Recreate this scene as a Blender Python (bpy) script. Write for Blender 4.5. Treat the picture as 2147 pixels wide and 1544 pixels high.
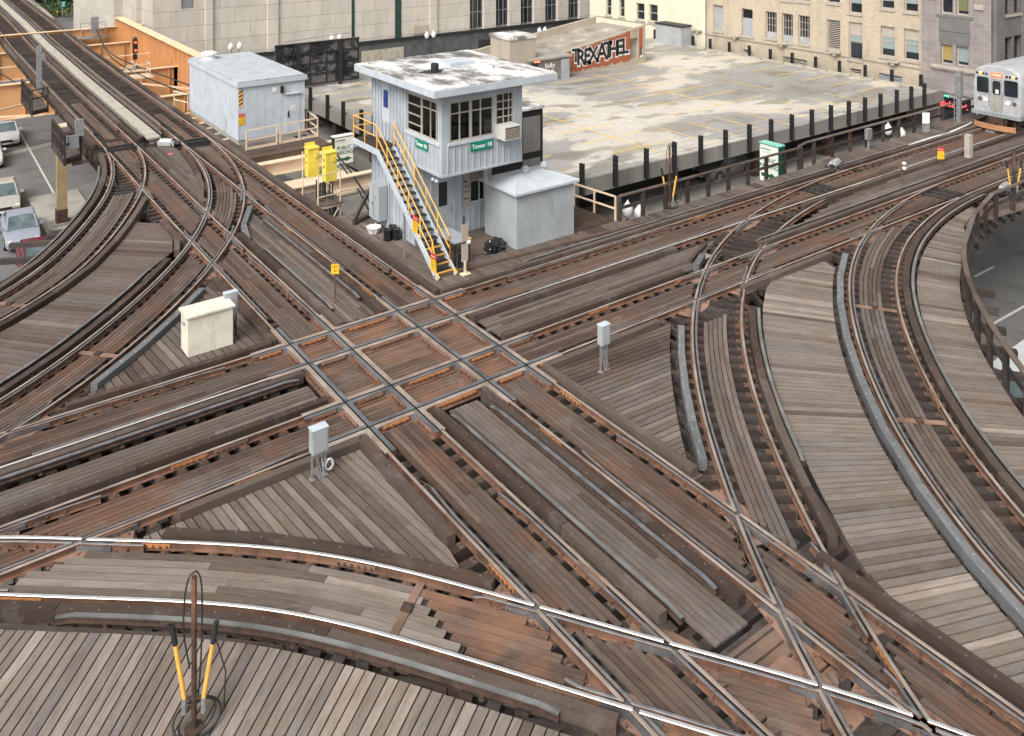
import bpy, bmesh, math, random
import numpy as np
from mathutils import Vector, Matrix
R = math.radians
PI = math.pi
random.seed(7)
rng = random.Random(11)
for o in list(bpy.data.objects):
    bpy.data.objects.remove(o)
scene = bpy.context.scene
COL = scene.collection

# ------------------------------------------------------------------ camera, sky, sun, exposure
# world axes: x runs along the east-west pair of tracks, y along the north-south pair, z = 0 at rail top
CF, CY, CX, YAW, CAMX, CAMY, CAMZ = 1855.112, -216.672, 1073.0, -0.6305, -10.211, -25.2107, 13.3512
cam = bpy.data.objects.new('camera', bpy.data.cameras.new('camera'))
COL.objects.link(cam)
scene.camera = cam
cam.location = (CAMX, CAMY, CAMZ)
cam.rotation_euler = (R(90), 0, YAW)
cam.data.sensor_fit = 'HORIZONTAL'
cam.data.sensor_width = 36
cam.data.lens = 36 * CF / 2147
cam.data.shift_x = (1073.5 - CX) / 2147
cam.data.shift_y = -(772 - CY) / 2147
cam.data.clip_start = 0.5
cam.data.clip_end = 900

SUN_EL, SUN_AZ = R(46), R(243)
world = bpy.data.worlds.new('World')
scene.world = world
world.use_nodes = True
wn = world.node_tree
for n in list(wn.nodes):
    wn.nodes.remove(n)
w_out = wn.nodes.new('ShaderNodeOutputWorld')
w_bg = wn.nodes.new('ShaderNodeBackground')
w_sky = wn.nodes.new('ShaderNodeTexSky')
w_sky.sky_type = 'NISHITA'
w_sky.sun_disc = False
w_sky.sun_elevation = SUN_EL
w_sky.sun_rotation = SUN_AZ
w_sky.air_density = 1.0
w_sky.dust_density = 6.0
w_sky.ozone_density = 1.0
w_hsv = wn.nodes.new('ShaderNodeHueSaturation')
w_hsv.inputs['Saturation'].default_value = 0.12
w_hsv.inputs['Value'].default_value = 1.0
w_bg.inputs['Strength'].default_value = 0.15
wn.links.new(w_sky.outputs[0], w_hsv.inputs['Color'])
wn.links.new(w_hsv.outputs[0], w_bg.inputs[0])
wn.links.new(w_bg.outputs[0], w_out.inputs[0])

sl = bpy.data.lights.new('sun', 'SUN')
sl.energy = 1.5
sl.angle = R(28)
sl.color = (1.0, 0.97, 0.92)
sun = bpy.data.objects.new('sun', sl)
COL.objects.link(sun)
sdir = Vector((math.sin(SUN_AZ) * math.cos(SUN_EL), math.cos(SUN_AZ) * math.cos(SUN_EL), math.sin(SUN_EL)))
sun.rotation_euler = (-sdir).to_track_quat('-Z', 'Y').to_euler()
scene.view_settings.view_transform = 'Standard'
scene.view_settings.look = 'None'
scene.view_settings.gamma = 1
scene.view_settings.exposure = 0.36
scene.render.resolution_x = 1024
scene.render.resolution_y = 736

cyw, syw = math.cos(YAW), math.sin(YAW)
def gp(px, py, z=0.0):
    """photo pixel -> point of the horizontal plane at height z"""
    d = CF * (CAMZ - z) / (py - CY)
    r = (px - CX) * d / CF
    return (CAMX + cyw * r - syw * d, CAMY + syw * r + cyw * d)
def onx(px, X):
    k = (px - CX) / CF
    d = (X - CAMX) / (cyw * k - syw)
    return CAMY + (syw * k + cyw) * d, d
def ony(px, Y):
    k = (px - CX) / CF
    d = (Y - CAMY) / (syw * k + cyw)
    return CAMX + (cyw * k - syw) * d, d
def zat(py, d):
    return CAMZ - (py - CY) * d / CF

# ------------------------------------------------------------------ materials
def NM(name):
    m = bpy.data.materials.new(name)
    m.use_nodes = True
    nt = m.node_tree
    b = nt.nodes['Principled BSDF']
    return m, nt, b
def node(nt, t, **kw):
    n = nt.nodes.new(t)
    for k, v in kw.items():
        setattr(n, k, v)
    return n
def ramp(nt, src, stops):
    r = node(nt, 'ShaderNodeValToRGB')
    while len(r.color_ramp.elements) > 1:
        r.color_ramp.elements.remove(r.color_ramp.elements[-1])
    r.color_ramp.elements[0].position = stops[0][0]
    r.color_ramp.elements[0].color = (*stops[0][1], 1)
    for p, c in stops[1:]:
        e = r.color_ramp.elements.new(p)
        e.color = (*c, 1)
    nt.links.new(src, r.inputs[0])
    return r.outputs[0]
def mixc(nt, fac, a, b, mode='MIX'):
    m = node(nt, 'ShaderNodeMix', data_type='RGBA', blend_type=mode)
    for s, v in ((m.inputs[0], fac), (m.inputs[6], a), (m.inputs[7], b)):
        if hasattr(v, 'is_linked') or isinstance(v, bpy.types.NodeSocket):
            nt.links.new(v, s)
        elif isinstance(v, (int, float)):
            s.default_value = v
        else:
            s.default_value = (*v, 1)
    return m.outputs[2]
def noise(nt, vec, scale, detail=4, rough=0.6, w=None):
    n = node(nt, 'ShaderNodeTexNoise')
    n.inputs['Scale'].default_value = scale
    n.inputs['Detail'].default_value = detail
    n.inputs['Roughness'].default_value = rough
    if vec is not None:
        nt.links.new(vec, n.inputs['Vector'])
    return n.outputs['Fac']
def mapping(nt, vec, scale=(1, 1, 1), loc=(0, 0, 0), rot=(0, 0, 0)):
    m = node(nt, 'ShaderNodeMapping')
    m.inputs['Scale'].default_value = scale
    m.inputs['Location'].default_value = loc
    m.inputs['Rotation'].default_value = rot
    nt.links.new(vec, m.inputs[0])
    return m.outputs[0]
def geopos(nt):
    return node(nt, 'ShaderNodeNewGeometry').outputs['Position']
def bump(nt, b, h, strength=0.3, dist=0.01):
    n = node(nt, 'ShaderNodeBump')
    n.inputs['Strength'].default_value = strength
    n.inputs['Distance'].default_value = dist
    nt.links.new(h, n.inputs['Height'])
    nt.links.new(n.outputs[0], b.inputs['Normal'])

def wood(name, cols, rough=0.8, stain=(0.16, 0.062, 0.03), stain_amt=0.5, stain_lo=0.5, green=0.0, grey=0.35, streak=0.0):
    """weathered plank: colour per board from the face attribute rnd, grain along the UV u axis"""
    m, nt, b = NM(name)
    at = node(nt, 'ShaderNodeAttribute', attribute_name='rnd')
    uv = node(nt, 'ShaderNodeUVMap').outputs[0]
    base = ramp(nt, at.outputs['Fac'], [(i / (len(cols) - 1), c) for i, c in enumerate(cols)])
    cmb = node(nt, 'ShaderNodeCombineXYZ')
    mul = node(nt, 'ShaderNodeMath', operation='MULTIPLY')
    mul.inputs[1].default_value = 57.3
    nt.links.new(at.outputs['Fac'], mul.inputs[0])
    nt.links.new(mul.outputs[0], cmb.inputs[2])
    add = node(nt, 'ShaderNodeVectorMath', operation='ADD')
    nt.links.new(uv, add.inputs[0])
    nt.links.new(cmb.outputs[0], add.inputs[1])
    grain = noise(nt, mapping(nt, add.outputs[0], (1.6, 38, 1)), 1.5, 7, 0.72)
    blot = noise(nt, mapping(nt, add.outputs[0], (1.2, 7, 1)), 1.4, 4, 0.6)
    g = ramp(nt, grain, [(0.22, (0.60, 0.58, 0.56)), (0.5, (0.98, 0.98, 0.98)), (0.78, (1.22, 1.21, 1.19))])
    c = mixc(nt, 1.0, base, g, 'MULTIPLY')
    g2 = ramp(nt, blot, [(0.3, (0.78, 0.76, 0.75)), (0.52, (1, 1, 1)), (0.72, (1.16, 1.15, 1.13))])
    c = mixc(nt, 1.0, c, g2, 'MULTIPLY')
    pos = geopos(nt)
    st = noise(nt, pos, 0.55, 5, 0.62)
    sf = ramp(nt, st, [(stain_lo, (0, 0, 0)), (stain_lo + 0.18, (stain_amt,) * 3)])
    c = mixc(nt, sf, c, mixc(nt, 1.0, g, stain, 'MULTIPLY'))
    if grey:
        gf = ramp(nt, noise(nt, mapping(nt, pos, (1, 1, 1), (30, 4, 0)), 0.8, 5, 0.7), [(0.55, (0, 0, 0)), (0.68, (grey,) * 3)])
        c = mixc(nt, gf, c, (0.20, 0.180, 0.168))
    if green:
        gf = ramp(nt, noise(nt, mapping(nt, pos, (1, 1, 1), (9, 40, 0)), 1.4, 4, 0.7), [(0.5, (0, 0, 0)), (0.7, (green,) * 3)])
        c = mixc(nt, gf, c, (0.15, 0.14, 0.07))
    if streak:
        sv = noise(nt, mapping(nt, add.outputs[0], (1.1, 16, 1), (7, 3, 1)), 2.2, 8, 0.8)
        big = noise(nt, mapping(nt, pos, (1, 1, 1), (3, 17, 0)), 0.45, 3, 0.5)
        pm = node(nt, 'ShaderNodeMath', operation='MULTIPLY')
        nt.links.new(ramp(nt, sv, [(0.56, (0, 0, 0)), (0.66, (streak,) * 3)]), pm.inputs[0])
        nt.links.new(ramp(nt, big, [(0.50, (0, 0, 0)), (0.62, (1, 1, 1))]), pm.inputs[1])
        c = mixc(nt, pm.outputs[0], c, (0.38, 0.39, 0.42))
        knots = noise(nt, mapping(nt, add.outputs[0], (3.2, 9, 1), (1, 9, 4)), 1.6, 2, 0.4)
        c = mixc(nt, ramp(nt, knots, [(0.70, (0, 0, 0)), (0.76, (0.55,) * 3)]), c, (0.05, 0.038, 0.03))
    nt.links.new(c, b.inputs['Base Color'])
    b.inputs['Roughness'].default_value = rough
    b.inputs['Specular IOR Level'].default_value = 0.3
    bump(nt, b, grain, 0.6, 0.008)
    return m

def metal(name, c1, c2, scale=6, rough=0.5, metallic=0.9, rough2=None, streak=(1, 1, 1), bmp=0.15):
    m, nt, b = NM(name)
    tc = geopos(nt)
    n = noise(nt, mapping(nt, tc, streak), scale, 6, 0.65)
    c = ramp(nt, n, [(0.35, c1), (0.65, c2)])
    nt.links.new(c, b.inputs['Base Color'])
    b.inputs['Metallic'].default_value = metallic
    if rough2 is None:
        b.inputs['Roughness'].default_value = rough
    else:
        rr = ramp(nt, n, [(0.35, (rough,) * 3), (0.65, (rough2,) * 3)])
        nt.links.new(rr, b.inputs['Roughness'])
    if bmp:
        bump(nt, b, noise(nt, tc, 60, 4), bmp, 0.003)
    return m

def paint(name, col, rough=0.5, dirt=0.35, dirtcol=(0.12, 0.10, 0.08), scale=1.3, streaks=True, spec=0.4, metallic=0.0):
    m, nt, b = NM(name)
    pos = geopos(nt)
    v = mapping(nt, pos, (1, 1, 0.18) if streaks else (1, 1, 1))
    n = noise(nt, v, scale * 3, 6, 0.7)
    n2 = noise(nt, pos, scale, 5, 0.6)
    f = ramp(nt, n, [(0.52, (0, 0, 0)), (0.85, (dirt,) * 3)])
    c = mixc(nt, f, col, dirtcol)
    f2 = ramp(nt, n2, [(0.3, (0.86,) * 3), (0.7, (1.1,) * 3)])
    c = mixc(nt, 1.0, c, f2, 'MULTIPLY')
    nt.links.new(c, b.inputs['Base Color'])
    b.inputs['Roughness'].default_value = rough
    b.inputs['Specular IOR Level'].default_value = spec
    b.inputs['Metallic'].default_value = metallic
    return m

def plain(name, col, rough=0.6, metallic=0.0, emit=None, estr=0):
    m, nt, b = NM(name)
    n = noise(nt, geopos(nt), 9, 4)
    f = ramp(nt, n, [(0.3, tuple(x * 0.82 for x in col)), (0.7, tuple(min(1, x * 1.12) for x in col))])
    nt.links.new(f, b.inputs['Base Color'])
    b.inputs['Roughness'].default_value = rough
    b.inputs['Metallic'].default_value = metallic
    if emit:
        b.inputs['Emission Color'].default_value = (*emit, 1)
        b.inputs['Emission Strength'].default_value = estr
    return m

def glass(name, col=(0.02, 0.025, 0.03), rough=0.06):
    m, nt, b = NM(name)
    n = noise(nt, geopos(nt), 1.2, 4)
    f = ramp(nt, n, [(0.35, tuple(x * 0.6 for x in col)), (0.7, tuple(x * 1.5 for x in col))])
    nt.links.new(f, b.inputs['Base Color'])
    b.inputs['Roughness'].default_value = rough
    b.inputs['Specular IOR Level'].default_value = 0.6
    return m

def concrete(name, c1, c2, c3, scale=0.35, rough=0.85, joints=None, streaks=False):
    m, nt, b = NM(name)
    pos = geopos(nt)
    v = mapping(nt, pos, (1, 1, 0.2)) if streaks else pos
    n = noise(nt, v, scale, 8, 0.62)
    c = ramp(nt, n, [(0.36, c1), (0.47, c2), (0.56, c2), (0.66, c3)])
    f = noise(nt, pos, 14, 4, 0.7)
    c = mixc(nt, 1.0, c, ramp(nt, f, [(0.3, (0.85,) * 3), (0.7, (1.12,) * 3)]), 'MULTIPLY')
    nt.links.new(c, b.inputs['Base Color'])
    b.inputs['Roughness'].default_value = rough
    bump(nt, b, f, 0.2, 0.004)
    return m

def masonry(name, c1, c2, mortar, bw, bh, axis, msize=0.02, offset=0.5, rough=0.85, var=0.5):
    """axis = 'x' or 'y': the horizontal world axis the wall runs along"""
    m, nt, b = NM(name)
    pos = geopos(nt)
    sep = node(nt, 'ShaderNodeSeparateXYZ')
    nt.links.new(pos, sep.inputs[0])
    cmb = node(nt, 'ShaderNodeCombineXYZ')
    nt.links.new(sep.outputs[0 if axis == 'x' else 1], cmb.inputs[0])
    nt.links.new(sep.outputs[2], cmb.inputs[1])
    br = node(nt, 'ShaderNodeTexBrick')
    br.offset = offset
    br.inputs['Scale'].default_value = 1
    br.inputs['Brick Width'].default_value = bw
    br.inputs['Row Height'].default_value = bh
    br.inputs['Mortar Size'].default_value = msize
    br.inputs['Mortar Smooth'].default_value = 0.3
    br.inputs['Color1'].default_value = (*c1, 1)
    br.inputs['Color2'].default_value = (*c2, 1)
    br.inputs['Mortar'].default_value = (*mortar, 1)
    nt.links.new(cmb.outputs[0], br.inputs['Vector'])
    n = noise(nt, mapping(nt, pos, (1, 1, 0.35)), 0.9, 7, 0.7)
    c = mixc(nt, var, br.outputs['Color'], ramp(nt, n, [(0.3, (0.55,) * 3), (0.5, (1,) * 3), (0.75, (1.3, 1.28, 1.22))]), 'MULTIPLY')
    nt.links.new(c, b.inputs['Base Color'])
    b.inputs['Roughness'].default_value = rough
    bump(nt, b, br.outputs['Fac'], -0.4, 0.01)
    return m

M = {}
M['deck'] = wood('deck_wood', [(0.070, 0.050, 0.040), (0.110, 0.082, 0.067), (0.140, 0.108, 0.090), (0.115, 0.098, 0.090), (0.19, 0.150, 0.126)], stain=(0.15, 0.082, 0.052), stain_amt=0.45, stain_lo=0.52, grey=0.3, streak=0.35)
M['deck_pale'] = wood('deck_wood_pale', [(0.105, 0.080, 0.064), (0.17, 0.137, 0.112), (0.22, 0.180, 0.150), (0.165, 0.142, 0.128), (0.31, 0.258, 0.218)], stain=(0.15, 0.10, 0.07), stain_amt=0.45, stain_lo=0.52, green=0.2, grey=0.4, streak=0.75)
M['deck_brown'] = wood('deck_wood_brown', [(0.066, 0.042, 0.031), (0.098, 0.066, 0.051), (0.125, 0.087, 0.068), (0.095, 0.074, 0.064), (0.160, 0.115, 0.092)], stain=(0.165, 0.078, 0.044), stain_amt=0.6, stain_lo=0.48)
M['deck_rust'] = wood('deck_wood_rusty', [(0.095, 0.062, 0.045), (0.130, 0.087, 0.064), (0.17, 0.117, 0.09)], stain=(0.25, 0.125, 0.072), stain_amt=0.7, stain_lo=0.47, grey=0.35)
M['timber'] = wood('timber', [(0.048, 0.032, 0.025), (0.080, 0.058, 0.047), (0.12, 0.094, 0.078)], stain=(0.11, 0.058, 0.036), stain_amt=0.5, stain_lo=0.5, grey=0.35)
M['tie'] = wood('tie_wood', [(0.028, 0.022, 0.019), (0.046, 0.036, 0.031), (0.07, 0.056, 0.048)], stain=(0.08, 0.044, 0.03), stain_amt=0.6, stain_lo=0.5, grey=0.25)
M['tieplate'] = metal('tie_plate', (0.060, 0.042, 0.033), (0.17, 0.105, 0.075), 0.9, 0.8, 0.1)
M['rail_top'] = metal('rail_top_steel', (0.34, 0.26, 0.21), (0.66, 0.57, 0.50), 0.8, 0.34, 0.7, 0.46, (1, 1, 1), 0)
M['rail_shiny'] = metal('rail_top_polished', (0.80, 0.77, 0.74), (0.95, 0.94, 0.92), 3, 0.25, 0.8, 0.36, (1, 1, 1), 0)
M['rail_dull'] = metal('rail_dull_steel', (0.20, 0.20, 0.21), (0.36, 0.36, 0.37), 3, 0.42, 0.75, 0.55)
M['third_top'] = metal('third_rail_top', (0.26, 0.26, 0.25), (0.46, 0.46, 0.44), 1.2, 0.38, 0.8, 0.5, (1, 1, 1), 0)
M['timber_grey'] = wood('timber_slate_grey', [(0.115, 0.12, 0.125), (0.15, 0.155, 0.16), (0.175, 0.178, 0.182)], stain_amt=0.2, stain_lo=0.6, grey=0.2)
M['bolt'] = plain('bolt_head', (0.16, 0.12, 0.10), 0.6, 0.3)
M['rust'] = metal('rust', (0.085, 0.045, 0.030), (0.21, 0.108, 0.066), 2.0, 0.8, 0.1)
M['rust_dark'] = metal('rust_dark', (0.035, 0.024, 0.020), (0.10, 0.055, 0.036), 7, 0.8, 0.2)
M['rust_plate'] = metal('rust_plate', (0.13, 0.078, 0.055), (0.31, 0.185, 0.13), 0.7, 0.8, 0.05)
M['rust_bright'] = metal('rust_orange', (0.38, 0.15, 0.05), (0.52, 0.22, 0.08), 5, 0.7, 0.05)
M['casting'] = metal('crossing_casting', (0.17, 0.178, 0.195), (0.32, 0.32, 0.325), 1.0, 0.38, 0.7, 0.5)
M['casting_tan'] = metal('crossing_tan', (0.34, 0.26, 0.21), (0.56, 0.46, 0.39), 1.3, 0.42, 0.5, 0.55)
M['dark_steel'] = metal('dark_steel', (0.03, 0.03, 0.032), (0.07, 0.068, 0.066), 5, 0.5, 0.6)
M['black'] = plain('black_paint', (0.018, 0.018, 0.02), 0.55)
M['galv'] = metal('galvanised', (0.30, 0.31, 0.32), (0.46, 0.47, 0.48), 8, 0.45, 0.6)
M['siding'] = paint('siding_blue_grey', (0.40, 0.440, 0.475), 0.5, 0.18)
M['siding2'] = paint('siding_pale_blue', (0.49, 0.535, 0.575), 0.5, 0.10)
M['shedgrey'] = paint('shed_grey', (0.36, 0.385, 0.40), 0.5, 0.35)
M['roofpaint'] = paint('roof_silver', (0.50, 0.54, 0.57), 0.4, 0.15, streaks=False)
M['cream'] = paint('cream_enamel', (0.70, 0.67, 0.56), 0.5, 0.6, (0.30, 0.22, 0.13), 1.5)
M['creamrail'] = paint('cream_railing', (0.74, 0.58, 0.42), 0.5, 0.35, (0.3, 0.14, 0.07))
M['orange'] = paint('orange_girder', (0.66, 0.355, 0.16), 0.6, 0.3, (0.34, 0.15, 0.07), 0.6)
M['orange_pale'] = paint('orange_flange', (0.78, 0.56, 0.36), 0.6, 0.3, (0.4, 0.2, 0.1), 0.6, streaks=False)
M['yellow'] = paint('yellow_rail', (0.80, 0.43, 0.09), 0.45, 0.2)
M['yellowbox'] = paint('yellow_cabinet', (0.80, 0.62, 0.10), 0.45, 0.35, (0.35, 0.25, 0.08))
M['green'] = plain('sign_green', (0.0, 0.22, 0.14), 0.4)
M['white'] = plain('white_paint', (0.78, 0.78, 0.76), 0.5)
M['red'] = plain('red_paint', (0.55, 0.03, 0.03), 0.5)
M['yell_sign'] = plain('sign_yellow', (0.80, 0.45, 0.02), 0.5)
M['glass'] = glass('dark_glass')
M['wframe'] = paint('window_frame_tan', (0.42, 0.37, 0.31), 0.6, 0.3)
M['asphalt'] = concrete('asphalt', (0.11, 0.105, 0.10), (0.15, 0.145, 0.138), (0.19, 0.183, 0.175), 0.5)
M['pavement'] = concrete('pavement_concrete', (0.26, 0.24, 0.21), (0.34, 0.32, 0.28), (0.42, 0.39, 0.34), 0.4)
M['marking'] = plain('road_marking', (0.55, 0.54, 0.50), 0.7)
M['fascia'] = concrete('deck_fascia', (0.14, 0.13, 0.115), (0.22, 0.205, 0.185), (0.28, 0.26, 0.235), 0.5, streaks=True)
M['walk_grey'] = concrete('walkway_grit', (0.30, 0.28, 0.22), (0.40, 0.37, 0.30), (0.46, 0.43, 0.36), 1.5)
M['rubber'] = plain('black_rubber', (0.02, 0.02, 0.02), 0.7)
M['lamp_w'] = plain('lamp_lit', (0.9, 0.85, 0.7), 0.3, 0, (1, 0.82, 0.55), 6)
M['lamp_a'] = plain('lamp_amber', (0.9, 0.4, 0.05), 0.3, 0, (1, 0.38, 0.03), 4)
M['lamp_r'] = plain('lamp_red', (0.8, 0.05, 0.02), 0.3, 0, (1, 0.08, 0.03), 3)
M['bagplastic'] = plain('black_plastic', (0.015, 0.015, 0.017), 0.22)
M['leaf'] = plain('leaf_green', (0.06, 0.10, 0.03), 0.7)
M['leaf2'] = plain('leaf_autumn', (0.28, 0.14, 0.04), 0.7)

def parking_mat():
    m, nt, b = NM('parking_surface')
    pos = geopos(nt)
    n = noise(nt, mapping(nt, pos, (1, 1.35, 1)), 0.11, 9, 0.55)
    c = ramp(nt, n, [(0.34, (0.20, 0.18, 0.155)), (0.42, (0.27, 0.255, 0.235)), (0.54, (0.32, 0.308, 0.29)), (0.553, (0.47, 0.435, 0.375)), (0.64, (0.54, 0.50, 0.435))])
    pud = noise(nt, mapping(nt, pos, (0.7, 1.5, 1), (13, 5, 0)), 0.32, 3, 0.4)
    pf = ramp(nt, pud, [(0.575, (0, 0, 0)), (0.61, (1, 1, 1))])
    c = mixc(nt, mixc(nt, 1.0, pf, (0.6,) * 3, 'MULTIPLY'), c, (0.17, 0.15, 0.118))
    sm = noise(nt, pos, 2.3, 7, 0.75)
    c = mixc(nt, 1.0, c, ramp(nt, sm, [(0.3, (0.8,) * 3), (0.7, (1.13,) * 3)]), 'MULTIPLY')
    nt.links.new(c, b.inputs['Base Color'])
    r = ramp(nt, pf, [(0, (0.8,) * 3), (1, (0.35,) * 3)])
    nt.links.new(r, b.inputs['Roughness'])
    return m
M['parking'] = parking_mat()
M['yline'] = paint('faded_yellow_line', (0.72, 0.47, 0.10), 0.8, 0.45, (0.42, 0.38, 0.30), 2.0, False)

def roof_mat():
    m, nt, b = NM('roof_membrane')
    pos = geopos(nt)
    n = noise(nt, mapping(nt, pos, (1, 0.6, 1), rot=(0, 0, 0.3)), 0.75, 9, 0.68)
    c = ramp(nt, n, [(0.38, (0.12, 0.115, 0.11)), (0.46, (0.26, 0.25, 0.24)), (0.50, (0.52, 0.50, 0.48)), (0.57, (0.74, 0.72, 0.70))])
    nt.links.new(c, b.inputs['Base Color'])
    b.inputs['Roughness'].default_value = 0.8
    return m
M['membrane'] = roof_mat()

# ------------------------------------------------------------------ mesh builder
class MB:
    def __init__(s):
        s.v = []; s.f = []; s.uv = []; s.r = []; s.m = []
    def face(s, pts, uvs=None, rnd=0.5, mi=0):
        n = len(s.v)
        s.v.extend([tuple(p) for p in pts])
        s.f.append(tuple(range(n, n + len(pts))))
        s.uv.extend(uvs if uvs else [(p[0], p[1]) for p in pts])
        s.r.append(rnd); s.m.append(mi)
    def prism(s, poly, z0, z1, ang=0.0, rnd=None, mi=0, bottom=False):
        """poly: ccw list of (x, y); ang = grain direction"""
        if rnd is None: rnd = rng.random()
        a = 0.0
        for i in range(len(poly)):
            x0, y0 = poly[i]; x1, y1 = poly[(i + 1) % len(poly)]
            a += x0 * y1 - x1 * y0
        if abs(a) < 1e-5: return
        if a < 0: poly = poly[::-1]
        c, n = math.cos(ang), math.sin(ang)
        ou, ov = rng.random() * 40, rng.random() * 40
        U = [(p[0] * c + p[1] * n + ou, -p[0] * n + p[1] * c + ov) for p in poly]
        s.face([(p[0], p[1], z1) for p in poly], U, rnd, mi)
        if bottom: s.face([(p[0], p[1], z0) for p in poly[::-1]], U[::-1], rnd, mi)
        k = len(poly)
        for i in range(k):
            j = (i + 1) % k
            p, q = poly[i], poly[j]
            s.face([(p[0], p[1], z0), (q[0], q[1], z0), (q[0], q[1], z1), (p[0], p[1], z1)],
                   [(U[i][0], U[i][1] + z0), (U[j][0], U[j][1] + z0), (U[j][0], U[j][1] + z1), (U[i][0], U[i][1] + z1)], rnd, mi)
    def box(s, x0, x1, y0, y1, z0, z1, rnd=None, mi=0):
        x0, x1 = min(x0, x1), max(x0, x1); y0, y1 = min(y0, y1), max(y0, y1); z0, z1 = min(z0, z1), max(z0, z1)
        if rnd is None: rnd = rng.random()
        L = (x1 - x0, y1 - y0, z1 - z0)
        ax = L.index(max(L))
        P = lambda a, b, c: (x1 if a else x0, y1 if b else y0, z1 if c else z0)
        o = rng.random() * 30
        for q in (((0,0,0),(0,1,0),(1,1,0),(1,0,0)), ((0,0,1),(1,0,1),(1,1,1),(0,1,1)), ((0,0,0),(1,0,0),(1,0,1),(0,0,1)),
                  ((1,0,0),(1,1,0),(1,1,1),(1,0,1)), ((1,1,0),(0,1,0),(0,1,1),(1,1,1)), ((0,1,0),(0,0,0),(0,0,1),(0,1,1))):
            pts = [P(*k) for k in q]
            oth = [k for k in range(3) if k != ax]
            s.face(pts, [(p[ax] + o, p[oth[0]] + p[oth[1]] + o) for p in pts], rnd, mi)
    def beam(s, p, q, w, h, up=(0, 0, 1), rnd=None, mi=0):
        """rectangular bar from p to q, w across, h along up"""
        if rnd is None: rnd = rng.random()
        p = Vector(p); q = Vector(q); d = (q - p)
        L = d.length
        if L < 1e-6: return
        d.normalize(); u = Vector(up)
        sd = d.cross(u)
        if sd.length < 1e-4: u = Vector((1, 0, 0)); sd = d.cross(u)
        sd.normalize(); u = sd.cross(d)
        sd *= w / 2; u = u * (h / 2)
        a = [p - sd - u, p + sd - u, p + sd + u, p - sd + u]
        b = [x + d * L for x in a]
        o = rng.random() * 30
        for i in range(4):
            j = (i + 1) % 4
            v0 = (0 if i % 2 == 0 else w)
            s.face([a[i], a[j], b[j], b[i]], [(o, o + i * w), (o, o + i * w + w), (o + L, o + i * w + w), (o + L, o + i * w)], rnd, mi)
        s.face(a[::-1], None, rnd, mi); s.face(b, None, rnd, mi)
    def tube(s, pts, r, n=8, rnd=0.5, mi=0, r1=None, cap=True):
        pts = [Vector(p) for p in pts]
        rings = []
        prev = None
        for i, p in enumerate(pts):
            t = (pts[min(i + 1, len(pts) - 1)] - pts[max(i - 1, 0)]).normalized()
            a = Vector((0, 0, 1)) if abs(t.z) < 0.9 else Vector((1, 0, 0))
            x = t.cross(a).normalized(); y = t.cross(x)
            rr = r if r1 is None else r + (r1 - r) * i / (len(pts) - 1)
            rings.append([p + (x * math.cos(2 * PI * k / n) + y * math.sin(2 * PI * k / n)) * rr for k in range(n)])
        for i in range(len(rings) - 1):
            for k in range(n):
                j = (k + 1) % n
                s.face([rings[i][j], rings[i][k], rings[i + 1][k], rings[i + 1][j]], None, rnd, mi)
        if cap:
            s.face(rings[0], None, rnd, mi); s.face(rings[-1][::-1], None, rnd, mi)
    def lathe(s, c, prof, n=16, rnd=0.5, mi=0):
        """prof: list of (r, z) upward"""
        c = Vector(c)
        for i in range(len(prof) - 1):
            (r0, z0), (r1, z1) = prof[i], prof[i + 1]
            for k in range(n):
                a, b = 2 * PI * k / n, 2 * PI * (k + 1) / n
                q = [c + Vector((r0 * math.cos(a), r0 * math.sin(a), z0)), c + Vector((r0 * math.cos(b), r0 * math.sin(b), z0)),
                     c + Vector((r1 * math.cos(b), r1 * math.sin(b), z1)), c + Vector((r1 * math.cos(a), r1 * math.sin(a), z1))]
                if r0 < 1e-5: q = [q[0], q[2], q[3]]
                elif r1 < 1e-5: q = q[:3]
                s.face(q, None, rnd, mi)
    def sweep(s, path, prof, mats=None, rnd=0.5, closed=True, z=0.0):
        """path: list of (x, y[, z]); prof: closed list of (offset to the left, height); mats: material index per profile edge"""
        n = len(path)
        if n < 2: return
        rings = []; L = 0; Ls = []
        for i, p in enumerate(path):
            a = path[max(i - 1, 0)]; b = path[min(i + 1, n - 1)]
            tx, ty = b[0] - a[0], b[1] - a[1]; l = math.hypot(tx, ty) or 1
            nx, ny = -ty / l, tx / l
            pz = p[2] if len(p) > 2 else z
            rings.append([(p[0] + nx * o, p[1] + ny * o, pz + h) for o, h in prof])
            if i: L += math.hypot(p[0] - path[i - 1][0], p[1] - path[i - 1][1])
            Ls.append(L)
        k = len(prof); o = rng.random() * 30
        per = [0]
        for e in range(k):
            per.append(per[-1] + math.hypot(prof[(e + 1) % k][0] - prof[e][0], prof[(e + 1) % k][1] - prof[e][1]))
        for i in range(n - 1):
            for e in range(k):
                j = (e + 1) % k
                s.face([rings[i][e], rings[i + 1][e], rings[i + 1][j], rings[i][j]],
                       [(Ls[i] + o, per[e] + o), (Ls[i + 1] + o, per[e] + o), (Ls[i + 1] + o, per[e + 1] + o), (Ls[i] + o, per[e + 1] + o)],
                       rnd, mats[e] if mats else 0)
        s.face(rings[0], None, rnd, mats[0] if mats else 0)
        s.face(rings[-1][::-1], None, rnd, mats[0] if mats else 0)
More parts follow.
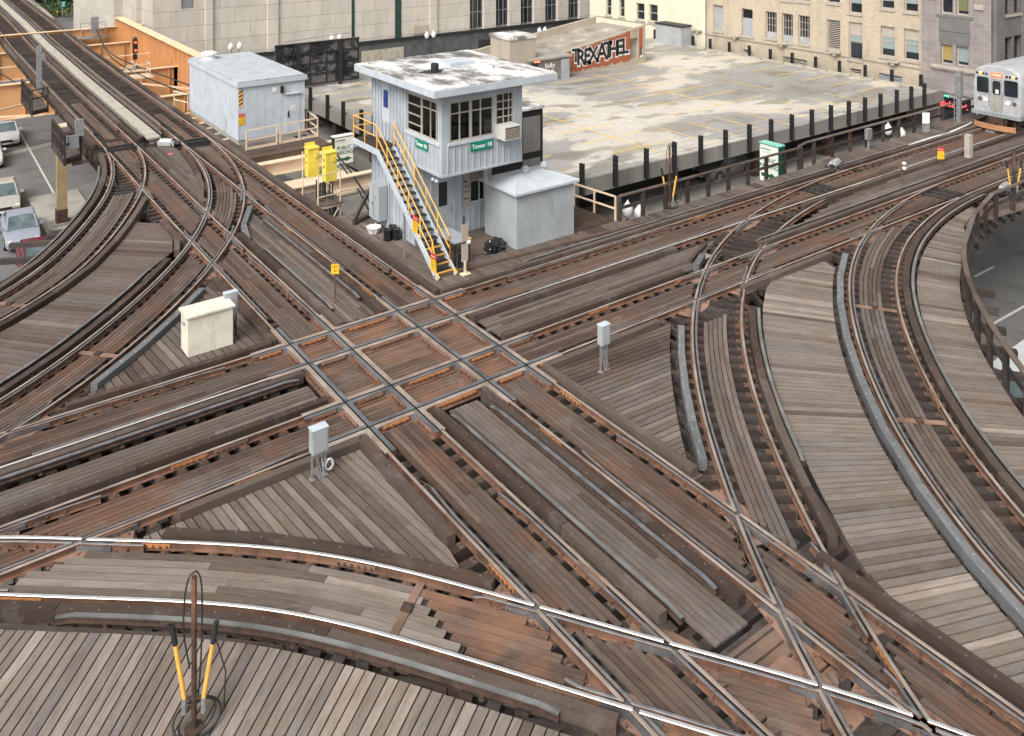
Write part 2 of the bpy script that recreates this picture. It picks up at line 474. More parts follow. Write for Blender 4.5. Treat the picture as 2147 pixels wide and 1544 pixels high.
    def build(s, name, mats, parent=None, smooth=False, loc=None):
        if not isinstance(mats, (list, tuple)): mats = [mats]
        me = bpy.data.meshes.new(name)
        me.from_pydata(s.v, [], s.f)
        for m in mats: me.materials.append(m)
        uvl = me.uv_layers.new(name='UVMap')
        uvl.data.foreach_set('uv', [c for u in s.uv for c in u[:2]])
        me.polygons.foreach_set('material_index', s.m)
        at = me.attributes.new('rnd', 'FLOAT', 'FACE')
        at.data.foreach_set('value', s.r)
        if smooth:
            me.polygons.foreach_set('use_smooth', [True] * len(s.f))
            bm = bmesh.new(); bm.from_mesh(me); bmesh.ops.remove_doubles(bm, verts=bm.verts, dist=1e-5); bm.to_mesh(me); bm.free()
            me.set_sharp_from_angle(angle=R(35))
        me.update()
        o = bpy.data.objects.new(name, me)
        COL.objects.link(o)
        if parent is not None:
            o.parent = parent
            o.matrix_parent_inverse = parent.matrix_basis.inverted()
        if loc: o.location = loc
        return o

def tag(o, label=None, cat=None, group=None, kind=None):
    if label: o['label'] = label
    if cat: o['category'] = cat
    if group: o['group'] = group
    if kind: o['kind'] = kind
    return o
def thing(name, label, cat, loc=(0, 0, 0), group=None, rz=0):
    o = bpy.data.objects.new(name, None)
    o.empty_display_size = 0.2
    COL.objects.link(o)
    o.location = loc; o.rotation_euler = (0, 0, rz)
    return tag(o, label, cat, group)
def struct(name, mb, mats, label=None):
    o = mb.build(name, mats)
    o['kind'] = 'structure'
    o['label'] = label or name.replace('_', ' ')
    return o
def copy_tree(o, parent=None):
    c = o.copy(); COL.objects.link(c)
    if parent is not None: c.parent = parent
    for ch in list(o.children): copy_tree(ch, c)
    return c
def text_obj(name, s, size, mat, parent, mtx, extrude=0.004, offset=0.0, ax='CENTER', shear=0, sx=1.0, spacing=1.0):
    """flat lettering, converted to a mesh; mtx places text x to the right, y up"""
    cu = bpy.data.curves.new(name, 'FONT')
    cu.body = s; cu.size = size; cu.extrude = extrude; cu.offset = offset; cu.align_x = ax; cu.align_y = 'CENTER'; cu.shear = shear
    cu.space_character = spacing
    cu.resolution_u = 3
    t = bpy.data.objects.new(name + '_tmp', cu)
    COL.objects.link(t)
    bpy.context.view_layer.update()
    dg = bpy.context.evaluated_depsgraph_get()
    me = bpy.data.meshes.new_from_object(t.evaluated_get(dg))
    bpy.data.objects.remove(t)
    me.name = name
    me.transform(Matrix.Diagonal((sx, 1, 1, 1)))
    me.transform(mtx)
    me.materials.clear(); me.materials.append(mat)
    o = bpy.data.objects.new(name, me)
    COL.objects.link(o)
    if parent is not None:
        o.parent = parent
        o.matrix_parent_inverse = parent.matrix_basis.inverted()
    return o
def frame(origin, right, up):
    r = Vector(right).normalized(); u = Vector(up).normalized(); n = r.cross(u)
    m = Matrix((r, u, n)).transposed().to_4x4()
    m.translation = Vector(origin)
    return m
# wall facings used for lettering: faces looking towards -y (right = +x) and towards -x (right = -y)
def face_s(x, y, z): return frame((x, y, z), (1, 0, 0), (0, 0, 1))
def face_w(x, y, z): return frame((x, y, z), (0, -1, 0), (0, 0, 1))

# ------------------------------------------------------------------ track geometry
def catmull(pts, step=0.3):
    P = [np.array(p, float) for p in pts]
    P = [2 * P[0] - P[1]] + P + [2 * P[-1] - P[-2]]
    out = []
    for i in range(1, len(P) - 2):
        n = max(1, int(round(np.linalg.norm(P[i + 1] - P[i]) / step)))
        for k in range(n):
            t = k / n
            out.append(0.5 * ((2 * P[i]) + (-P[i - 1] + P[i + 1]) * t + (2 * P[i - 1] - 5 * P[i] + 4 * P[i + 1] - P[i + 2]) * t * t
                              + (-P[i - 1] + 3 * P[i] - 3 * P[i + 1] + P[i + 2]) * t ** 3))
    out.append(P[-2])
    return np.array(out)
def offset(path, d):
    t = np.gradient(path, axis=0)
    t /= np.linalg.norm(t, axis=1)[:, None]
    return path + np.c_[-t[:, 1], t[:, 0]] * d
def arclen(p):
    return np.r_[0, np.cumsum(np.linalg.norm(np.diff(p, axis=0), axis=1))]
def at_s(p, s, S=None):
    S = arclen(p) if S is None else S
    return np.array([np.interp(s, S, p[:, 0]), np.interp(s, S, p[:, 1])])
def tan_s(p, s, S=None):
    a, b = at_s(p, s - 0.1, S), at_s(p, s + 0.1, S)
    d = b - a
    return d / (np.linalg.norm(d) or 1)
def sub(p, a, b, step=None):
    """piece of a polyline between arc lengths a and b"""
    S = arclen(p)
    a, b = max(a, 0), min(b, S[-1])
    if b - a < 0.02: return None
    k = [a] + [s for s in S if a + 0.01 < s < b - 0.01] + [b]
    return np.array([at_s(p, s, S) for s in k])
def drift(y):
    return float(np.interp(y, [-99, 12, 24, 45, 64, 82, 104, 130], [0, 0, .09, .12, .3, .7, 1.0, 1.35]))
def smooth(p, it=3):
    p = p.copy()
    for _ in range(it): p[1:-1] = (p[:-2] + 2 * p[1:-1] + p[2:]) / 4
    return p
ys = np.arange(126, -24.1, -1.0)
U1 = catmull([(0.69 + drift(y), y) for y in ys], 1.0)
U2 = catmull([(4.31 + drift(y), y) for y in ys], 1.0)
xs = np.arange(62, -13.1, -1.0)
V1 = catmull([(x, -0.68) for x in xs], 1.0)
V2 = catmull([(x, -4.42) for x in xs], 1.0)
NWO = smooth(catmull([(0.79, 27.5), (0.79,26.02),(0.71,24.57),(0.57,23.16),(0.37,21.82),(0.11,20.53),(-0.2,19.3),(-0.56,18.13),(-0.97,16.99),(-1.42,15.9),(-1.9,14.83),(-2.4,13.79),(-2.92,12.77),(-3.47,11.78),(-4.05,10.82),(-4.68,9.91),(-5.42,9.05),(-6.22,8.27),(-7.1,7.5),(-8.1,6.8),(-9.3,6.1),(-10.8,5.4)]), 6)
NWI = smooth(catmull([(4.41, 27.6), (4.38,25.82),(4.33,24.02),(4.25,22.27),(4.12,20.58),(3.92,18.95),(3.65,17.39),(3.31,15.91),(2.9,14.49),(2.42,13.15),(1.87,11.87),(1.27,10.65),(0.61,9.48),(-0.1,8.36),(-0.86,7.29),(-1.65,6.26),(-2.49,5.27),(-3.35,4.31),(-4.26,3.38),(-5.2,2.5),(-6.19,1.68),(-7.23,0.94),(-8.3,0.3),(-9.6,-0.25),(-11.2,-0.6),(-13,-0.68)]), 6)
SEI = smooth(catmull([(30.44,-0.68),(28.0,-0.71),(25.66,-0.86),(23.43,-1.14),(21.33,-1.55),(19.37,-2.09),(17.53,-2.76),(15.82,-3.55),(14.23,-4.46),(12.74,-5.48),(11.35,-6.59),(10.04,-7.79),(8.8,-9.06),(7.63,-10.39),(6.52,-11.79),(5.46,-13.24),(4.47,-14.75),(3.54,-16.33),(2.7,-17.99),(1.95,-19.75),(1.34,-21.63),(0.88,-23.68)]), 6)
SEO = smooth(catmull([(34.3,-4.42),(32.3,-4.40),(30.47,-4.42),(28.67,-4.52),(26.94,-4.7),(25.29,-4.99),(23.73,-5.36),(22.25,-5.81),(20.85,-6.35),(19.53,-6.96),(18.27,-7.64),(17.08,-8.39),(15.95,-9.18),(14.86,-10.03),(13.81,-10.91),(12.8,-11.84),(11.83,-12.8),(10.91,-13.81),(10.05,-14.89),(9.22,-16.04),(8.45,-17.3),(7.75,-18.7),(7.1,-20.3)]), 6)
SW = smooth(catmull([(-11.2,-3.1),(-10.2,-3.45),(-9.3,-4.0),(-8.55,-4.5),(-7.81,-5.04),(-7.13,-5.60),(-6.4,-6.18),(-5.67,-6.76),(-4.95,-7.34),(-4.27,-7.93),(-3.62,-8.55),(-3.01,-9.21),(-2.43,-9.92),(-1.88,-10.65),(-1.35,-11.4),(-0.82,-12.16),(-0.3,-12.92),(0.22,-13.68),(0.74,-14.44),(1.27,-15.2),(1.8,-15.96),(2.31,-16.73),(2.8,-17.52),(3.26,-18.35),(3.67,-19.22),(4.0,-20.17),(4.25,-21.21),(4.38,-22.36)]), 6)
HG = 0.75           # half distance between rail head centres
TR = {'U1': (U1, 0.0), 'U2': (U2, -0.0004), 'V1': (V1, -0.002), 'V2': (V2, -0.0024), 'NWO': (NWO, 0.0016), 'NWI': (NWI, 0.002), 'SEI': (SEI, 0.0012), 'SEO': (SEO, 0.0024), 'SW': (SW, 0.003)}
RAIL = {(k, s): offset(p, HG * s) for k, (p, z) in TR.items() for s in (1, -1)}
GROOVE = {(k, s): offset(p, (HG - 0.06) * s) for k, (p, z) in TR.items() for s in (1, -1)}
GUARD = {(k, s): offset(p, (HG - 0.116) * s) for k, (p, z) in TR.items() for s in (1, -1)}
ALLR = np.vstack([np.c_[RAIL[k], np.full(len(RAIL[k]), list(RAIL).index(k))] for k in RAIL])
KEYS = list(RAIL)
def seg_int(P, Q):
    """intersections of two polylines -> list of (s along P, point, sin of the angle)"""
    a, b = P[:-1], P[1:]; c, d = Q[:-1], Q[1:]
    r = b - a; q = d - c
    den = r[:, None, 0] * q[None, :, 1] - r[:, None, 1] * q[None, :, 0]
    w = c[None] - a[:, None]
    with np.errstate(divide='ignore', invalid='ignore'):
        t = (w[..., 0] * q[None, :, 1] - w[..., 1] * q[None, :, 0]) / den
        u = (w[..., 0] * r[:, None, 1] - w[..., 1] * r[:, None, 0]) / den
    ok = (np.abs(den) > 1e-9) & (t >= 0) & (t < 1) & (u >= 0) & (u < 1)
    S = arclen(P); out = []
    for i, j in zip(*np.nonzero(ok)):
        sn = abs(den[i, j]) / (np.linalg.norm(r[i]) * np.linalg.norm(q[j]))
        out.append((S[i] + t[i, j] * np.linalg.norm(r[i]), a[i] + r[i] * t[i, j], sn))
    return out
def dist_to(p, L):
    a, b = L[:-1], L[1:]; d = b - a
    t = np.clip(((p - a) * d).sum(1) / (d * d).sum(1), 0, 1)
    return float(np.min(np.linalg.norm(p - a - d * t[:, None], axis=1)))
DIA = (-1.15, 6.2, -6.3, 1.2)      # x0, x1, y0, y1 of the diamond casting with its arms
def in_dia(p, m=0.0):
    return DIA[0] - m < p[0] < DIA[1] + m and DIA[2] - m < p[1] < DIA[3] + m
def in_core(p, m=0.0):
    return -.17 - m < p[0] < 5.17 + m and -5.29 - m < p[1] < .19 + m
def cuts(P, self_track):
    """arc length intervals where other tracks' flangeways pass through the rail P"""
    iv = []
    for k in KEYS:
        if k[0] == self_track: continue
        for s, p, sn in seg_int(P, GROOVE[k]):
            if sn < 0.06: continue
            h = min(0.026 / sn + 0.012, 0.3)
            iv.append((s - h, s + h))
    return iv
def keep(a, b, iv):
    """a..b minus the intervals iv"""
    res = []
    for lo, hi in sorted(iv):
        if hi < a or lo > b: continue
        if lo > a + 0.03: res.append((a, lo))
        a = max(a, hi)
    if b > a + 0.03: res.append((a, b))
    return res
def dia_iv(P):
    S = arclen(P); L = np.arange(0, S[-1], 0.05)
    ins = [s for s in L if in_dia(at_s(P, s, S))]
    return [(ins[0], ins[-1])] if ins else []

RAILPROF = [(-.070, -.160), (-.070, -.150), (-.012, -.135), (-.012, -.042), (-.036, -.030), (-.036, -.006), (-.029, 0.0),
            (.029, 0.0), (.036, -.006), (.036, -.030), (.012, -.042), (.012, -.135), (.070, -.150), (.070, -.160)]
# profile is closed; edge 6 (between -0.029 and 0.029) is the running surface
RAILPROF = [(o, h) for o, h in RAILPROF]
RM = [1] * 14
for e in (5, 6, 7): RM[e] = 0
RM[6] = 0
GPROF = [(-.05, -.150), (-.012, -.135), (-.012, -.045), (-.028, -.035), (-.028, -.004), (-.022, 0.0), (.022, 0.0), (.028, -.004), (.028, -.035), (.012, -.045), (.012, -.135), (.05, -.150)]
GM = [1] * 12
for e in (4, 5, 6): GM[e] = 0
TPROF = [(-.07, -.06), (-.015, -.05), (-.015, .02), (-.045, .03), (-.045, .055), (.045, .055), (.045, .03), (.015, .02), (.015, -.05), (.07, -.06)]
TM = [1] * 10
for e in (3, 4, 5): TM[e] = 0

TRACK = {}
TL = {'U1': 'straight north-south track farther from the tower, through the left half of the crossing',
      'U2': 'straight north-south track passing closest to the foot of the tower',
      'V1': 'straight west-east track along the tower platform, with the silver train on it',
      'V2': 'straight west-east track one nearer the camera than the train track',
      'NWO': 'outermost curved track sweeping left above the parked cars in the street',
      'NWI': 'inner curved track that cuts over two straight rails beside the cream cabinet',
      'SEI': 'curved track at right that crosses the straight rails beside the small triangular deck',
      'SEO': 'outermost curved track at right, next to the walkway with the wooden railing',
      'SW': 'curved track in the left foreground, behind the post with yellow sleeved cables'}
for k in TR:
    m = TR[k][0][len(TR[k][0]) // 2]
    TRACK[k] = thing('railway_track', TL[k], 'railway track', (float(m[0]), float(m[1]), 0), 'tracks of the junction')

SHINY = {('SW', 1), ('SW', -1), ('V1', 1)}
wing = {}
for key in KEYS:
    k, sd = key
    P = RAIL[key]; zz = TR[k][1]
    S = arclen(P)
    iv = cuts(P, k)
    if k in 'U1U2V1V2': iv += dia_iv(P)
    mb = MB()
    lo = 0.0
    shiny = 1
    for a, b in keep(0, S[-1], iv):
        # joints every ~12 m show as hairline gaps
        s0 = a
        while s0 < b:
            s1 = min(b, s0 + 11.9)
            q = sub(P, s0, s1 - (0.006 if s1 < b else 0))
            if q is not None: mb.sweep([tuple(x) for x in q], RAILPROF, RM, rnd=rng.random(), z=zz)
            s0 = s1
    top = M['rail_shiny'] if key in SHINY else M['rail_top']
    mb.build('rail', [top, M['rust']], TRACK[k])
    # intersections with other tracks' rails
    xs_ = []
    for k2 in KEYS:
        if k2[0] == k: continue
        for s, p, sn in seg_int(P, RAIL[k2]):
            if sn > 0.06 and not in_dia(p, 0.2): xs_.append((s, p, sn, k2))
    wing[key] = xs_

def near_s(P, p):
    d = np.linalg.norm(P - np.array(p), axis=1)
    return float(arclen(P)[int(np.argmin(d))])
def gr(key, p, q):
    P = GUARD[key]; a, b = near_s(P, p), near_s(P, q)
    return key, min(a, b), max(a, b)
# explicit guard rails: (track, side, from point, to point)
EXPL = [gr(('NWO', -1), (0, 23), (-9.5, 6)), gr(('NWI', -1), (3, 21), (-9, 1)), gr(('SEO', -1), (27, -4.9), (8, -19)), gr(('SEI', -1), (16, -3), (3, -18)),
        gr(('U1', 1), (0, 1.3), (0, 7)), gr(('U1', -1), (1.4, 2), (1.4, 8.5)), gr(('U1', 1), (0, -9.2), (0, -23)), gr(('U1', -1), (1.4, -8.5), (1.4, -23)),
        gr(('U2', 1), (3.6, -8.6), (3.6, -23)), gr(('U2', -1), (5, -9.5), (5, -23)), gr(('U2', 1), (3.6, 3), (3.6, 9)), gr(('U2', -1), (5, 4), (5, 12)),
        gr(('V1', 1), (-1.6, 0), (-7, 0)), gr(('V1', -1), (-2.2, -1.4), (-12, -1.4)), gr(('V2', 1), (-2, -3.7), (-5, -3.7)), gr(('V2', 1), (-5.6, -3.7), (-12, -3.7)),
        gr(('V2', -1), (-5.6, -5), (-12, -5)), gr(('V1', 1), (7.5, 0), (17, 0)), gr(('V1', -1), (8, -1.4), (16, -1.4)), gr(('V2', 1), (7.6, -3.7), (14, -3.7)),
        gr(('U1', 1), (.8, 29), (.8, 60)), gr(('U1', -1), (1.5, 29), (1.8, 60)), gr(('U2', 1), (3.6, 29), (3.8, 60)), gr(('U2', -1), (5, 29), (5, 60)),
        gr(('V1', 1), (31, 0), (60, 0)), gr(('V1', -1), (30, -1.4), (60, -1.4)), gr(('V2', 1), (36, -3.7), (60, -3.7)), gr(('V2', -1), (36, -5.1), (60, -5.1))]
for key in KEYS:
    k, sd = key
    P = GUARD[key]; zz = TR[k][1] - 0.006
    iv = cuts(P, k)
    if k in 'U1U2V1V2': iv += dia_iv(P)
    want = [(a, b) for kk, a, b in EXPL if kk == key]
    Sr = arclen(P)
    for s, p, sn, k2 in wing[key]:
        a = near_s(P, p); want.append((a - 1.15, a + 1.15))
    want.sort(); mer = []
    for a, b in want:
        if mer and a < mer[-1][1] + 0.5: mer[-1] = (mer[-1][0], max(b, mer[-1][1]))
        else: mer.append((a, b))
    for a, b in mer:
        mb = MB()
        for c, d in keep(max(a, 0), min(b, Sr[-1]), iv):
            q = sub(P, c, d)
            if q is None: continue
            q = q.copy()
            # flared free ends
            if c == a and len(q) > 3:
                t = tan_s(P, c + .1); q = np.vstack([q[0] + (-np.array([-t[1], t[0]]) * .07 * sd) - t * .02, q[1:]]) if np.linalg.norm(q[1] - q[0]) > .15 else q
            mb.sweep([tuple(x) for x in q], GPROF, GM, rnd=rng.random(), z=zz)
            fo = sorted((sd * .030, sd * .108))
            mb.sweep([tuple(x) for x in q], [(fo[0], -.149), (fo[0], -.052), (fo[1], -.052), (fo[1], -.149)], [2] * 4, z=zz)  # black strip added to darken the flangeway, its shade given as colour
            # spacer bolts on the side facing the middle of the track
            s = c + 0.3
            while s < d - 0.2:
                if rng.random() < 0.8:
                    x = at_s(P, s); t = tan_s(P, s); nn = np.array([-t[1], t[0]]) * (-sd)
                    e = x + nn * 0.012; f = x + nn * 0.06
                    mb.beam((e[0], e[1], -.09), (f[0], f[1], -.09), .045, .045, mi=1)
                s += 0.38
        if mb.f: mb.build('guard_rail', [M['rail_dull'], M['rust'], M['black']], TRACK[k])

# frog castings under each crossing of two rails
done = []
for key in KEYS:
    for s, p, sn, k2 in wing[key]:
        if KEYS.index(k2) < KEYS.index(key): continue
        mb = MB(); mp = MB()
        for kk, zo in ((key, 0.0), (k2, 0.003)):
            s1 = near_s(RAIL[kk], p); L = min(0.30 / sn, 1.0)
            sgn = kk[1]
            q = sub(offset(TR[kk[0]][0], sgn * (HG - 0.055)), 0, 1e9)
            s2 = near_s(q, p); q = sub(q, s2 - L, s2 + L)
            if q is not None: mb.sweep([tuple(x) for x in q], [(-.115, -.150), (-.115, -.048 + zo), (.115, -.048 + zo), (.115, -.150)])
        t1 = tan_s(RAIL[key], s); t2 = tan_s(RAIL[k2], near_s(RAIL[k2], p))
        if t1 @ t2 < 0: t2 = -t2
        t = (t1 + t2); t /= np.linalg.norm(t); n = np.array([-t[1], t[0]])
        L = 0.75 + 0.2 / sn; W = 0.34
        q = [p + t * a * L * .5 + n * b * W for a, b in ((-1.6, -.6), (1.6, -.6), (1.6, .6), (.3, 1.15), (-.3, 1.15), (-1.6, .6))]
        mp.prism([tuple(x) for x in q], -.172, -.152 + 0.0004 * len(done), mi=0)
        for _ in range(12):
            a, b = rng.uniform(-.75, .75), rng.choice((-.9, -.6, .6, .9))
            x = p + t * a * L + n * b * W * .6
            mp.beam((x[0], x[1], -.155), (x[0], x[1], -.125), .05, .05, up=(1, 0, 0), mi=1)
        owner = TRACK[key[0]] if key[0] in ('NWO', 'NWI', 'SEI', 'SEO', 'SW') else TRACK[k2[0]]
        mb.build('frog_casting', [M['casting']], owner)
        mp.build('frog_plate', [M['rust_plate'], M['rust']], owner)
        done.append(p)

# ------------------------------------------------------------------ the cast diamond where the four straight tracks cross
def diamond():
    t = thing('rail_crossing', 'square cast steel crossing of eight rails with black flangeways and planked pockets', 'rail crossing', (2.5, -2.55, 0))
    U = [(-.06, 1), (1.44, -1), (3.56, 1), (5.06, -1)]
    V = [(.07, -1), (-1.43, 1), (-3.67, -1), (-5.17, 1)]
    def lines(L):
        s = []
        for h, d in L:
            s += [h - d * .10, h + d * .040, h + d * .086, h + d * .20]
        return s
    X = sorted(lines(U) + [DIA[0], DIA[1]]); Y = sorted(lines(V) + [DIA[2], DIA[3]])
    def cls(v, L):
        for h, d in L:
            o = (v - h) * d
            if .040 < o < .086: return 2
            if -.10 < o <= .040: return 1
            if .086 <= o < .20: return 3
        return 0
    mb = MB()
    nx, ny = len(X) - 1, len(Y) - 1
    Hh = [[None] * ny for _ in range(nx)]
    for i in range(nx):
        for j in range(ny):
            a = cls((X[i] + X[i + 1]) / 2, U); b = cls((Y[j] + Y[j + 1]) / 2, V)
            inx = -0.2 < (X[i] + X[i + 1]) / 2 < 5.2; iny = -5.3 < (Y[j] + Y[j + 1]) / 2 < .2
            if a == 0 and b == 0: continue
            if a == 2 or b == 2: h, mt = -.05, 2
            else:
                h = 0.0
                mt = 1 if (a == 1 or (b == 1 and a == 0)) and not (a == 3) else 0
                if a == 1 and b == 3: mt = 0
            Hh[i][j] = (h, mt)
    for i in range(nx):
        for j in range(ny):
            c = Hh[i][j]
            if not c: continue
            h, mt = c
            x0, x1, y0, y1 = X[i], X[i + 1], Y[j], Y[j + 1]
            mb.face([(x0, y0, h), (x1, y0, h), (x1, y1, h), (x0, y1, h)], None, .5, mt)
            for di, dj, a, b in ((-1, 0, (x0, y1), (x0, y0)), (1, 0, (x1, y0), (x1, y1)), (0, -1, (x0, y0), (x1, y0)), (0, 1, (x1, y1), (x0, y1))):
                q = Hh[i + di][j + dj] if 0 <= i + di < nx and 0 <= j + dj < ny else None
                lo = q[0] if q else -.155
                if lo < h - 1e-6:
                    mb.face([(*a, lo), (*b, lo), (*b, h), (*a, h)], None, .5, 3 if q is None else 2)
    # rounded inner corners of the pockets
    gx = [(U[0][0] + .20, U[1][0] - .20), (U[1][0] + .10, U[2][0] - .10), (U[2][0] + .2, U[3][0] - .2), (DIA[0], U[0][0] - .1), (U[3][0] + .1, DIA[1])]
    gy = [(V[1][0] + .20, V[0][0] - .20), (V[2][0] + .10, V[1][0] - .10), (V[3][0] + .20, V[2][0] - .20), (V[0][0] + .1, DIA[3]), (DIA[2], V[3][0] - .1)]
    for a0, a1 in gx:
        for b0, b1 in gy:
            for cx, sx in ((a0, 1), (a1, -1)):
                for cy, sy in ((b0, 1), (b1, -1)):
                    if abs(cx - DIA[0]) < .01 or abs(cx - DIA[1]) < .01 or abs(cy - DIA[2]) < .01 or abs(cy - DIA[3]) < .01: continue
                    r = .13; e = .004
                    q = [(cx - sx * e, cy - sy * e), (cx + sx * r, cy - sy * e)]
                    for k in range(1, 5):
                        a = PI / 2 * k / 5
                        q.append((cx + sx * (r - r * math.sin(a)), cy + sy * (r - r * math.cos(a))))
                    q.append((cx - sx * e, cy + sy * r))
                    mb.prism(q, -.14, -.0015, mi=0)
    mb.build('casting', [M['casting'], M['casting_tan'], M['black'], M['rust']], t)
    # joint bars and bolts on the pocket walls that face the camera
    for a0, a1 in gx:
        for b0, b1 in gy:
            A0, A1 = max(a0, DIA[0]), min(a1, DIA[1]); B0, B1 = max(b0, DIA[2]), min(b1, DIA[3])
            if A1 - A0 > 0.5 and b1 < DIA[3] - .01:
                L = A1 - A0; mbb = MB(); c = (A0 + A1) / 2; hl = L * .33
                mbb.box(c - hl, c + hl, b1 - .035, b1 - .003, -.085, -.022, mi=0)
                n = max(3, int(hl * 2 / .17))
                for k in range(n):
                    x = c - hl + (k + .5) * 2 * hl / n
                    mbb.beam((x, b1 - .035, -.06), (x, b1 - .075, -.06), .045, .045, mi=1)
                mbb.box(A0, A1, b1 - .12, b1 - .003, -.153, -.128, mi=1)
                mbb.build('joint_bar', [M['rust_plate'] if rng.random() < .6 else M['rust_bright'], M['rust']], t)
            if B1 - B0 > 0.5 and a1 < DIA[1] - .01:
                c = (B0 + B1) / 2; hl = (B1 - B0) * .33; mbb = MB()
                mbb.box(a1 - .035, a1 - .003, c - hl, c + hl, -.085, -.022, mi=0)
                n = max(3, int(hl * 2 / .17))
                for k in range(n):
                    y = c - hl + (k + .5) * 2 * hl / n
                    mbb.beam((a1 - .035, y, -.06), (a1 - .075, y, -.06), .045, .045, mi=1)
                mbb.box(a1 - .12, a1 - .003, B0, B1, -.154, -.129, mi=1)
                mbb.build('joint_bar', [M['rust_plate'], M['rust']], t)
    # planks in the pockets, running east-west
    mb = MB()
    for a0, a1 in gx[:3]:
        for b0, b1 in gy[:3]:
            n = int(round((b1 - b0 - .16) / .15)); w = (b1 - b0 - .16) / n
            for k in range(n):
                y = b0 + .02 + k * w
                mb.prism([(a0 + .03, y), (a1 - .13, y), (a1 - .13, y + w - .018), (a0 + .03, y + w - .018)], -.20, -.135 + rng.uniform(-.004, .004), 0)
    mb.build('pocket_planks', [M['deck_rust']], t)
    b = MB(); b.prism([(a, c) for a, c in ((2.85, -4.93), (3.0, -4.98), (3.32, -4.42), (3.17, -4.36))], -.13, -.118)
    tag(b.build('loose_board', [M['rust_plate']]), 'short loose board lying across the planks of a crossing pocket', 'board')
    # solid timber bed under the crossing
    b = MB(); b.box(-.15, 5.15, -5.27, .17, -.42, -.205)
    b.build('bed_timbers', [M['tie']], t)
diamond()

# ------------------------------------------------------------------ ties: one mesh per pattern, copied along every track
def tie_mesh(v):
    m_ = MB()
    L = 1.28
    y0 = rng.uniform(-.02, .02)
    m_.box(-.12, .12, -L + y0, L + rng.uniform(-.05, .12), -.40, -.176, rnd=rng.random(), mi=0)
    for sd in (-1, 1):
        y = HG * sd
        m_.box(-.085, .085, y - .20, y + .20, -.176, -.160, rnd=.5, mi=1)
        for dx, dy in ((-.05, .11), (.05, -.11), (.05, .12), (-.05, -.12)):
            m_.box(dx - .014, dx + .014, y + dy - .014, y + dy + .014, -.160, -.138, mi=2)
        for dy in (-.155, .155):
            m_.beam((0, y + dy, -.16), (0, y + dy, -.125), .055, .045, up=(1, 0, 0), mi=2)
    o = m_.build('tie', [M['tie'], M['tieplate'], M['rust']])
    me = o.data
    bpy.data.objects.remove(o)
    return me
TIES = [tie_mesh(i) for i in range(6)]
SPAN = {'U1': (0, 200), 'U2': (0, 200), 'V1': (0, 200), 'V2': (0, 200)}
def visible(p, m=3.0):
    dx, dy = p[0] - CAMX, p[1] - CAMY
    r = cyw * dx + syw * dy; d = -syw * dx + cyw * dy
    if d < 3: return False
    px = CX + CF * r / d; py = CY + CF * CAMZ / d
    mm = m * CF / d
    return -mm < px < 2147 + mm and -mm < py < 1544 + mm
for k in TR:
    P, zz = TR[k]; S = arclen(P); s = 0.2; got = []
    while s < S[-1]:
        p = at_s(P, s, S)
        far = math.hypot(p[0] - CAMX, p[1] - CAMY)
        ok = visible(p, 1.5) and not in_core(p, 0.13)
        if k in ('NWO', 'NWI', 'SEI', 'SEO', 'SW'):
            for kk in ('U1', 'U2', 'V1', 'V2'):
                if dist_to(p, TR[kk][0]) < 1.05: ok = False
        if ok: got.append((far, s, p, tan_s(P, s, S)))
        s += 0.50
    got.sort(key=lambda q: q[0])
    far_mb = MB()
    for n, (f, s, p, t) in enumerate(got):
        ang = math.atan2(t[1], t[0]) + rng.uniform(-.012, .012)
        if n < 100:
            o = bpy.data.objects.new('tie', TIES[n % 6]); COL.objects.link(o)
            o.parent = TRACK[k]; o.matrix_parent_inverse = TRACK[k].matrix_basis.inverted()
            o.location = (p[0], p[1], rng.uniform(-.006, .001)); o.rotation_euler = (0, 0, ang + (PI if n % 2 else 0))
        else:
            c, sn = math.cos(ang), math.sin(ang)
            r_ = rng.random()
            q = [(p[0] + c * a - sn * b, p[1] + sn * a + c * b) for a, b in ((-.12, -1.28), (.12, -1.28), (.12, 1.3), (-.12, 1.3))]
            far_mb.prism(q, -.36, -.176 + rng.uniform(-.005, .001), ang + PI / 2, r_)
            for sd in (-1, 1):
                q = [(p[0] + c * a - sn * b, p[1] + sn * a + c * b) for a, b in ((-.085, sd * HG - .2), (.085, sd * HG - .2), (.085, sd * HG + .2), (-.085, sd * HG + .2))]
                far_mb.prism(q, -.17, -.160, ang, .5, mi=1)
    if far_mb.f:
        tag(far_mb.build('ties', [M['tie'], M['tieplate']], TRACK[k]), kind='stuff')

